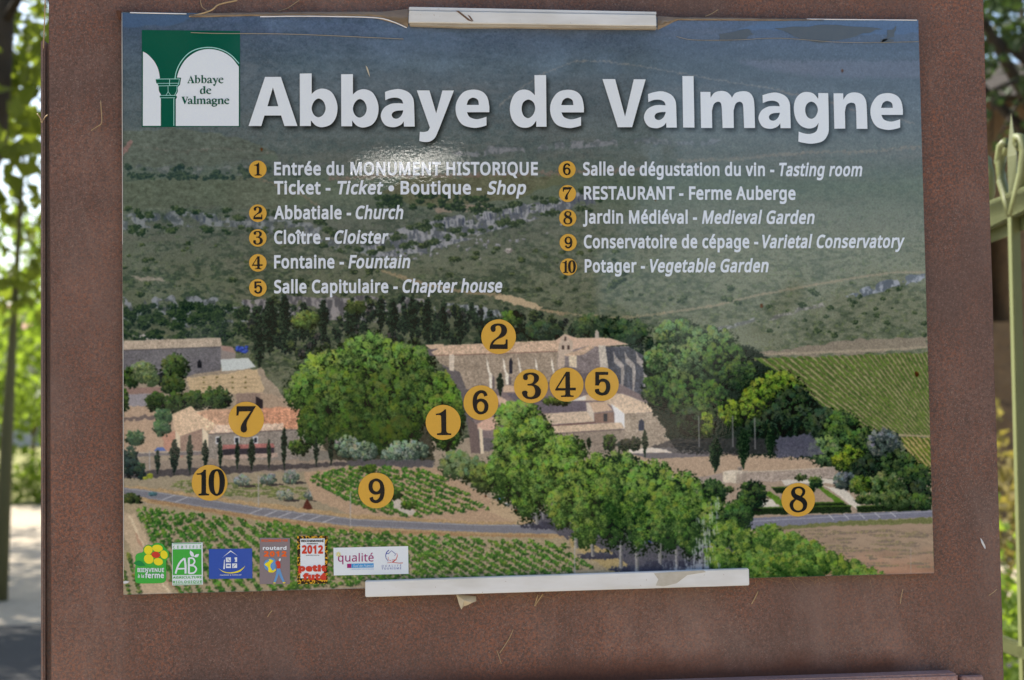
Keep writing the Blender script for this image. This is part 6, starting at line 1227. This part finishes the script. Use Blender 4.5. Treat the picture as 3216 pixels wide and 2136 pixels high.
# cobweb threads along the lower edge
wb = Mat('cobweb', .8); wb.color(lin((150, 120, 92)))
g = Geo()
def webline(u0, v0, u1, v1, sag, r):
    P = []
    for k in range(7):
        t = k/6; u = u0+(u1-u0)*t+rnd.uniform(-1.5, 1.5); v = v0+(v1-v0)*t+sag*math.sin(math.pi*t); x, z = seen(u, v, .007); P.append((x, .007+rnd.uniform(-.002, .002), z))
    g.tube(P, r, 3)
for c_u, n_, sp in ((880, 34, 46), (1160, 12, 90), (1800, 26, 60), (1240, 10, 30), (560, 5, 40), (1960, 6, 60)):
    for k in range(n_):
        u0 = c_u+rnd.gauss(0, sp); yb = 1371-(u0-285)*.0262
        if 842 < u0 < 1728: yb = max(yb, 1377-(u0-842)*.0305)
        webline(u0, yb-3, u0+rnd.gauss(0, 26), yb+abs(rnd.gauss(0, 16))+2, rnd.uniform(-3, 3), .0002)
tag(g.build('cobweb', wb.m), 'fine brown cobweb threads along the bottom edge of the sheet', 'cobweb', kind='stuff')

# ------------------------------------------------------------------ iron gate right of the pillar
gm = Mat('pale_green_paint', .55); gm.color(gm.mix(gm.noise(24, 4, .6), (.10, .118, .04), (.135, .152, .055))); gm.bump(gm.noise(160, 3), .4, .001)
GX, GZ = .893, 1.704
gate = tag(empty('iron_gate', (GX, .83, 0)), 'pale green wrought iron gate with spear tips and scrolls, right of the pillar', 'gate')
def gpart(gg, name, **k): return under(gg.build(name, gm.m, **k), gate)
YB = [.83+.14*k for k in range(-5, 7)]
for k, y in enumerate(YB):
    g = Geo(); g.box(GX-.008, GX+.008, y-.008, y+.008, .09, GZ+.02+.075*(.83-y)); gpart(g, 'bar', bevel=.0015)
    g = Geo(); h = GZ+.02+.075*(.83-y)   # spear: four sided blade
    g.add([(GX, y-.011, h), (GX+.008, y, h), (GX, y+.011, h), (GX-.008, y, h), (GX, y-.016, h+.07), (GX+.009, y, h+.07), (GX, y+.016, h+.07), (GX-.009, y, h+.07), (GX, y, h+.145)],
          [(0, 1, 5, 4), (1, 2, 6, 5), (2, 3, 7, 6), (3, 0, 4, 7), (4, 5, 8), (5, 6, 8), (6, 7, 8), (7, 4, 8), (3, 2, 1, 0)]); gpart(g, 'spear_tip')
    for sgn in (-1, 1):
        g = Geo(); P = [(GX, y+sgn*.004, h-.03), (GX, y+sgn*.022, h+.0), (GX, y+sgn*.044, h+.035), (GX, y+sgn*.048, h+.07), (GX, y+sgn*.038, h+.095), (GX, y+sgn*.022, h+.10), (GX, y+sgn*.017, h+.088), (GX, y+sgn*.026, h+.078)]
        g.tube(P, [.009, .009, .009, .008, .0075, .007, .006, .005], 7, 1.3); gpart(g, 'scroll', smooth=True)
for z, hh, sl in ((GZ-.008, .016, .075), (.965, .026, .0), (.12, .03, 0)):
    g = Geo(); g.box(GX-.008, GX+.008, YB[0]-.03, YB[-1]+.03, z-hh/2, z+hh/2)
    for q in g.v: q.z += sl*(.83-q.y); gpart(g, 'rail', bevel=.003)
for y in YB[::2]:
    g = Geo(); g.tube([(GX, y+.07+.045*math.cos(a), .99+.045+.045*math.sin(a)) for a in [2*math.pi*k/18 for k in range(19)]], .006, 6); gpart(g, 'ring', smooth=True)
gate.rotation_euler.y = math.radians(.35)

# ------------------------------------------------------------------ ground
grd = Mat('sandy_ground', .95, .2)
c = grd.mix(grd.noise(.5, 5, .65), (.36, .30, .22), (.50, .43, .33)); c = grd.mix(grd.ramp(grd.noise(14, 4, .7), [(.5, 0), (.75, .5)]), c, (.22, .17, .11)); grd.color(c); grd.bump(grd.noise(30, 4), .5, .02)
tag(mesh_ob('ground', [(-900, -900, 0), (900, -900, 0), (900, 900, 0), (-900, 900, 0)], [(0, 1, 2, 3)], grd.m), kind='structure')
asp = Mat('asphalt', .9, .3); asp.color(asp.mix(asp.noise(9, 5, .7), (.032, .031, .03), (.052, .05, .046))); asp.bump(asp.noise(90, 3), .5, .01)
tag(mesh_ob('road', [(-60, 3.2, .004), (60, 3.2, .004), (60, 7.9, .004), (-60, 8.3, .004)], [(0, 1, 2, 3)], asp.m), kind='structure')
grs = Mat('dry_grass', .95, .2); grs.color(grs.mix(grs.noise(1.3, 5, .7), (.30, .26, .10), (.17, .20, .06))); grs.bump(grs.noise(20, 4), .8, .05)
tag(mesh_ob('verge', [(-120, 20.5, .004), (120, 20.5, .004), (120, 200, .004), (-120, 200, .004)], [(0, 1, 2, 3)], grs.m), kind='structure')

tag(mesh_ob('added_dark_ground', [(-60, -45, .004), (60, -45, .004), (60, -7.5, .004), (-60, -7.5, .004)], [(0, 1, 2, 3)], asp.m), kind='structure')  # dark ground added behind the camera to cut haze reflected in the sheet

# ------------------------------------------------------------------ trees and shrubs
def leaf_mat(name, c1, c2, tr=.5):
    m = Mat(name, .55, .4)
    oi = m.n.new('ShaderNodeNewGeometry'); col = m.mix(m.noise(2.2, 3, .6), c1, c2); col = m.mix(m.math('MULTIPLY', oi.outputs['Random Per Island'], .5), col, tuple(x*.55 for x in c1))
    m.color(col); t = m.n.new('ShaderNodeBsdfTranslucent'); mx = m.n.new('ShaderNodeMixShader'); mx.inputs[0].default_value = tr
    tc = m.mix(.5, col, (c2[0]*1.6, c2[1]*1.7, c2[2]*.6)); m.l.new(tc, t.inputs[0]); out = m.n['Material Output']
    m.l.new(m.b.outputs[0], mx.inputs[1]); m.l.new(t.outputs[0], mx.inputs[2]); m.l.new(mx.outputs[0], out.inputs[0]); return m.m
LM_A = leaf_mat('plane_leaf', (.09, .12, .02), (.19, .23, .035), .58); LM_B = leaf_mat('bright_leaf', (.12, .19, .03), (.24, .32, .05), .55); LM_D = leaf_mat('dark_leaf', (.03, .06, .018), (.06, .10, .03), .3)
LM_Y = leaf_mat('dry_leaf', (.22, .18, .06), (.30, .24, .08), .4)
bark = Mat('bark', .9, .2); bark.color(bark.mix(bark.noise(6, 5, .7, stretch=(1, 1, .2)), (.10, .09, .04), (.20, .19, .09))); bark.bump(bark.noise(14, 5, .7, stretch=(1, 1, .2)), .8, .03)
dbark = Mat('dark_bark', .9, .2); dbark.color(dbark.mix(dbark.noise(8, 5, .7), (.035, .03, .022), (.08, .065, .05))); dbark.bump(dbark.noise(14, 4), .7, .03)
def leaves(blobs, n, size, seed, clump=.35):
    """leaf blades scattered in clumps through the blobs (centre, radii) -> verts, faces"""
    r = np.random.RandomState(seed); V = []; F = []
    tot = sum(b[1][0]*b[1][1]*b[1][2] for b in blobs)
    for c, R in blobs:
        k = int(n*R[0]*R[1]*R[2]/tot); ncl = max(3, k//16)
        d = r.normal(size=(ncl, 3)); d /= np.linalg.norm(d, axis=1)[:, None]; rad = r.uniform(.25, 1, ncl)**.45
        cc = np.array(c)+d*rad[:, None]*np.array(R)
        for i in range(k):
            p = cc[r.randint(ncl)]+r.normal(size=3)*clump*.5; a = r.normal(size=3); a /= np.linalg.norm(a); b = np.cross(a, r.normal(size=3)); b /= np.linalg.norm(b)+1e-9
            s_ = size*r.uniform(.6, 1.3); m = len(V); up_ = np.cross(a, b)*s_*.12
            V += [p-a*s_*.5, p-a*s_*.1+b*s_*.36+up_, p+a*s_*.55, p-a*s_*.1-b*s_*.36+up_]; F.append((m, m+1, m+2, m+3))
    return V, F
def tree(name, base, trunk, blobs, n, size, mat, bmat, label, cat='tree', group=None, limbs=5, seed=1, clump=.35):
    t = tag(empty(name, base), label, cat, group)
    g = Geo(); P = [Vector(p) for p, _ in trunk]; g.tube(P, [r_ for _, r_ in trunk], 9)
    rr = random.Random(seed)
    if blobs:
        for k in range(limbs):
            c, R = blobs[k % len(blobs)]; i = rr.randint(max(1, len(P)//2), len(P)-1); a = P[i]; e_ = Vector(c)+Vector((rr.uniform(-.7, .7)*R[0], rr.uniform(-.7, .7)*R[1], rr.uniform(-.5, .6)*R[2]))
            mid = (a+e_)/2+Vector((rr.uniform(-.2, .2), rr.uniform(-.2, .2), rr.uniform(0, .3))); w = trunk[i][1]
            g.tube([a, mid, e_], [w*.55, w*.35, w*.12], 6)
    o = g.build('trunk', bmat, smooth=True); under(o, t)
    V, F = leaves(blobs, n, size, seed, clump); under(mesh_ob('crown', V, F, mat), t)
    return t
def at_px(u, v, y): x, z = seen(u, v, y); return Vector((x, y, z))
# large plane tree whose dark limbs and leaves fill the upper left, shading the path
a = at_px(28, 1350, 9.4)
tree('plane_tree', (-4.6, 8.4, 0), [((-4.6, 8.4, -.1), .26), ((-4.3, 8.2, 1.6), .21), (tuple(at_px(-170, 640, 8.2)), .17), (tuple(at_px(-30, 330, 8.1)), .13), (tuple(at_px(6, 60, 8.0)), .075), (tuple(at_px(20, -160, 8.0)), .06)],
     [((-3.2, 8.1, 3.15), (1.3, 1.5, .75)), ((-2.6, 8.4, 4.3), (1.7, 2, 1.1)), ((-5.0, 9.2, 4.6), (2.6, 2.4, 1.5)), ((-6.8, 11.5, 5.0), (2.6, 2.4, 1.6)), ((-4.2, 10.4, 5.8), (2.2, 2.2, 1.2)), ((-7.0, 14.4, 4.8), (2.9, 3.2, 1.2)), ((-8.6, 17.0, 5.2), (2.4, 2.2, 1.2)), ((-5.4, 12.2, 4.1), (1.9, 2.0, .9)), ((-6.7, 9.3, 4.8), (2.4, 2.6, 1.0)), ((-8.0, 11.8, 5.4), (2.2, 2.4, .9)), ((-4.2, 15.5, 5.4), (1.6, 1.6, .8))], 11000, .165, LM_A, dbark.m, 'large plane tree with dark limbs over the path, left of the pillar', seed=5, limbs=9, clump=.34)
tree('plane_tree', (-9.2, 12.6, 0), [((-9.2, 12.6, -.1), .24), ((-9.0, 12.5, 2.2), .19), ((-8.4, 12.4, 3.6), .12), ((-7.8, 12.3, 4.6), .07)],  # extra tree added to deepen the shade on path and road
     [((-6.9, 9.2, 4.9), (2.3, 2.2, .8)), ((-7.8, 11.6, 5.2), (2.4, 2.2, 1.0)), ((-7.6, 14.4, 4.9), (2.4, 2.2, .9)), ((-10, 13.5, 5.6), (2.2, 2.4, 1.1))], 8000, .2, LM_A, dbark.m, 'broad plane tree farther left, added to shade the path', seed=6, limbs=8, clump=.3)
tree('young_tree', (a.x, 9.4, 0), [((a.x-.09, 9.4, -.05), .058), (tuple(at_px(16, 1000, 9.4)), .046), (tuple(at_px(30, 760, 9.4)), .03), (tuple(at_px(44, 520, 9.4)), .018), (tuple(at_px(60, 300, 9.4)), .01)],
     [(tuple(at_px(60, 560, 9.4)), (.7, .7, .5)), (tuple(at_px(-60, 80, 9.6)), (.9, .9, .5))], 460, .13, LM_A, bark.m, 'slender young tree with a leaning bare stem at the far left', seed=9, limbs=4, clump=.25)
# sunlit greenery farther down the path
for k, (x, y, z, r_, h, s_) in enumerate(((-5.4, 21.5, 1.9, 1.6, 1.3, 21), (-8.0, 23, 1.8, 2.0, 1.4, 22), (-5.8, 25.5, 3.6, 2.4, 1.9, 23), (-7.0, 27, 2.6, 2.2, 1.7, 24), (-1.5, 24, 2.0, 1.9, 1.4, 25))):
    tree('vine_tree', (x, y, 0), [((x, y, -.05), .05), ((x+.05, y, .9), .04), ((x, y, 1.5), .03)], [((x, y, z), (r_, r_, h*.8)), ((x+.5, y-.3, z+.6), (r_*.7, r_*.7, h*.6))], 1500, .19, LM_B, bark.m,
         ['low bright green tree at the path end, nearest behind the left flange', 'low bright green tree, leftmost behind the path', 'bright green tree behind the nearest low tree', 'tallest bright green tree behind the path', 'bright green tree hidden behind the pillar'][k], group='bright trees beyond the path', seed=s_, limbs=4, clump=.3)
def shrub(name, loc, R, n, size, mat, label, seed, group=None, clump=.2):
    t = tag(empty(name, loc), label, 'shrub', group); g = Geo()
    rr = random.Random(seed)
    for k in range(5): g.tube([(loc[0]+rr.uniform(-.1, .1), loc[1]+rr.uniform(-.1, .1), -.02), (loc[0]+rr.uniform(-.6, .6)*R[0], loc[1]+rr.uniform(-.6, .6)*R[1], R[2]*1.2)], [.02, .006], 5)
    under(g.build('stem', bark.m), t); V, F = leaves([((loc[0], loc[1], R[2]), R)], n, size, seed, clump); under(mesh_ob('foliage', V, F, mat), t); return t
for k, (x, y, R, m) in enumerate(((-5.3, 20.7, (.9, .5, .34), LM_B), (-6.6, 20.9, (.8, .5, .30), LM_A), (-4.1, 20.8, (.8, .5, .36), LM_A))):
    shrub('hedge_bush', (x, y, 0), R, 900, .09, m, ['low sunlit bush at the edge of the pale path', 'low bush farther left along the path edge', 'low bush right of the sunlit bush, by the pillar'][k], 40+k, 'bushes along the path')
# pale building far behind the trees at the left
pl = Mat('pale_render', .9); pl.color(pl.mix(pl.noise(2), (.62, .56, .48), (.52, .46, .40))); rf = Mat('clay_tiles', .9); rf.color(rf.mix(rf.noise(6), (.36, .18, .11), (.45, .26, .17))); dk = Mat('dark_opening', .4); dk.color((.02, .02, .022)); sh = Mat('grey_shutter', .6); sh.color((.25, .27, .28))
hb = tag(empty('farm_building', (-16, 58, 0)), 'pale building far behind the trees on the left', 'building')
g = Geo(); g.box(-26, -9, 58, 66, 0, 4.6); under(g.build('wall', pl.m), hb)
g = Geo(); g.add([(-26.5, 57.5, 4.6), (-8.5, 57.5, 4.6), (-8.5, 62, 6.1), (-26.5, 62, 6.1), (-8.5, 66.5, 4.6), (-26.5, 66.5, 4.6)], [(0, 1, 2, 3), (3, 2, 4, 5), (1, 4, 2), (0, 3, 5), (0, 5, 4, 1)]); under(g.build('roof', rf.m), hb)
for x in (-24, -21, -18, -15, -12.4):
    g = Geo(); g.box(x-.5, x+.5, 57.93, 58.05, 1.4, 3.0); w = under(g.build('window', sh.m), hb); g = Geo(); g.box(x-.36, x+.36, 57.9, 57.925, 1.55, 2.85); q = g.build('pane', dk.m); q.parent = w
# stone outbuilding seen past the gate
stw = Mat('warm_stone', .95, .2); c = stw.mix(stw.noise(3.2, 5, .7, stretch=(1, 1, 1.8)), (.13, .08, .045), (.30, .20, .11)); c = stw.mix(stw.ramp(stw.noise(7, 2, .5, stretch=(1, 1, 2)), [(.30, .8), (.42, 0)]), c, (.10, .07, .045)); stw.color(c); stw.bump(stw.noise(9, 4), .8, .05)
sb = tag(empty('stone_building', (6.4, 10.9, 0)), 'brown stone building behind the gate with a dark opening', 'building')
WY = 10.9
(ox0, oz1), (ox1, oz0) = seen(2292, 508, WY), seen(2330, 742, WY); _, wt = seen(2330, 235, WY)
bx0, bx1 = 3.6, 12
for nm, b in (('wall', (bx0, ox0-.25, 0, wt)), ('wall', (ox1, bx1, 0, wt)), ('wall', (ox0-.25, ox1, 0, oz0)), ('wall', (ox0-.25, ox1, oz1, wt))):
    g = Geo(); g.box(b[0], b[1], WY, WY+.45, b[2], b[3]); under(g.build(nm, stw.m), sb)
g = Geo(); g.box(bx0, bx1, WY+.5, WY+5, 0, wt); under(g.build('dark_interior', dk.m), sb)  # near-black block: shade inside the opening is put into its colour
g = Geo(); g.add([(bx0-.3, WY-.3, wt), (bx1+.3, WY-.3, wt), (bx1+.3, WY+2.6, wt+1.0), (bx0-.3, WY+2.6, wt+1.0), (bx1+.3, WY+5.3, wt), (bx0-.3, WY+5.3, wt)], [(0, 1, 2, 3), (3, 2, 4, 5), (1, 4, 2), (0, 3, 5), (0, 5, 4, 1)]); under(g.build('roof', dbark.m), sb)
b = at_px(2330, 100, 8.6)
tree('holm_oak', (5.4, 8.9, 0), [((5.4, 8.9, -.05), .2), ((5.3, 8.8, 1.9), .16), ((5.0, 8.7, 3.0), .10), ((4.7, 8.6, 3.8), .05)],
     [((4.3, 8.5, 4.45), (1.1, 1.2, .62)), ((5.7, 8.9, 4.6), (1.5, 1.5, 1.1)), ((4.6, 8.4, 3.35), (.7, .6, .30)), ((3.6, 8.8, 5.4), (1.2, 1.2, .7))], 6000, .10, LM_D, dbark.m, 'dark leaved tree over the gate at the top right', seed=31, limbs=9, clump=.26)
shrub('dry_bush', (*at_px(2335, 1180, 6.2)[:2], 0), (.55, .45, .62), 1800, .07, LM_Y, 'yellow brown dry bush behind the gate', 51)
shrub('green_bush', (*at_px(2330, 1500, 4.2)[:2], 0), (.5, .4, .36), 1500, .06, LM_B, 'fresh green bush low behind the gate', 52)
# far belt of trees closing the view
for k in range(11):
    x = -62+k*12.5+rnd.uniform(-2, 2); y = 84+rnd.uniform(-6, 10); h = rnd.uniform(4, 6.5)
    tree('far_tree', (x, y, 0), [((x, y, -.1), .3), ((x, y, h*.5), .2)], [((x, y, h*.62), (6, 4, h*.42)), ((x+3, y, h*.5), (4, 4, h*.36))], 900, .9, LM_A, bark.m, f'distant green tree on the horizon', group='distant trees on the horizon', seed=70+k, limbs=3, clump=1.)

# ------------------------------------------------------------------ added behind the camera to shape reflections in the gloss of the sheet
for k, (x, y, h, r_) in enumerate(((-11, -15, 7.5, 3.6), (-5.5, -16, 8.5, 3.8), (-.5, -15.5, 8.0, 3.4), (-16, -18, 9, 4.5), (7.5, -17, 2.6, 2.6), (12, -18, 3.4, 3.0))):
    tree('reflection_tree', (x, y, 0), [((x, y, -.1), .25), ((x+.2, y, h*.4), .18), ((x, y, h*.7), .1)], [((x, y, h*.62), (r_, r_, h*.42)), ((x+r_*.4, y+.5, h*.45), (r_*.7, r_*.7, h*.33)), ((x-r_*.5, y, h*.42), (r_*.7, r_*.7, h*.34))], 2600, .42, LM_D, bark.m,
         'tree added behind the viewer to shape reflections in the gloss of the sheet', group='trees added behind the viewer', seed=90+k, limbs=4, clump=.6)
kio = tag(empty('glare_kiosk', (.05, -7.2, 0)), 'small wooden kiosk added behind the viewer to hold a flap that throws sun glare on the sheet', 'kiosk')  # invented stand for the reflector that makes the glare
wd = Mat('dark_wood', .8); wd.color(wd.mix(wd.noise(5, 4, .6, stretch=(8, 8, .5)), (.06, .045, .03), (.11, .08, .055)))
g = Geo(); g.box(-1.0, 1.1, -8.6, -6.75, 0, 3.15); under(g.build('wall', wd.m), kio)
g = Geo(); g.box(-1.25, 1.35, -8.85, -6.5, 3.151, 3.26); under(g.build('roof', wd.m), kio)
PC = Vector((.0, -6.55, 2.76)); TGT = Vector((-.13, 0, 1.655))  # added reflector, aimed so the sun glares on the first legend line
Nn = (SUN_DIR+(TGT-PC).normalized()).normalized(); ax = Vector((0, 0, 1)).cross(Nn).normalized(); bx = Nn.cross(ax)
mt = Mat('reflector_metal', .17, .5); mt.color((.028, .0285, .029)); mt.set(Metallic=1.0)
g = Geo(); hw, hh = .30, .022
V = [PC+ax*sx*hw+bx*sy*hh+Nn*sz for sz in (0, -.02) for sx, sy in ((-1, -1), (1, -1), (1, 1), (-1, 1))]
g.add(V, [(0, 1, 2, 3), (7, 6, 5, 4), (0, 4, 5, 1), (1, 5, 6, 2), (2, 6, 7, 3), (3, 7, 4, 0)]); under(g.build('glare_reflector', mt.m), kio)
g = Geo(); g.tube([PC-ax*.3-Nn*.02, PC-ax*.3-Vector((0, .2, .05))], .01, 6); g.tube([PC+ax*.3-Nn*.02, PC+ax*.3-Vector((0, .2, .05))], .01, 6); under(g.build('flap_arm', wd.m), kio)
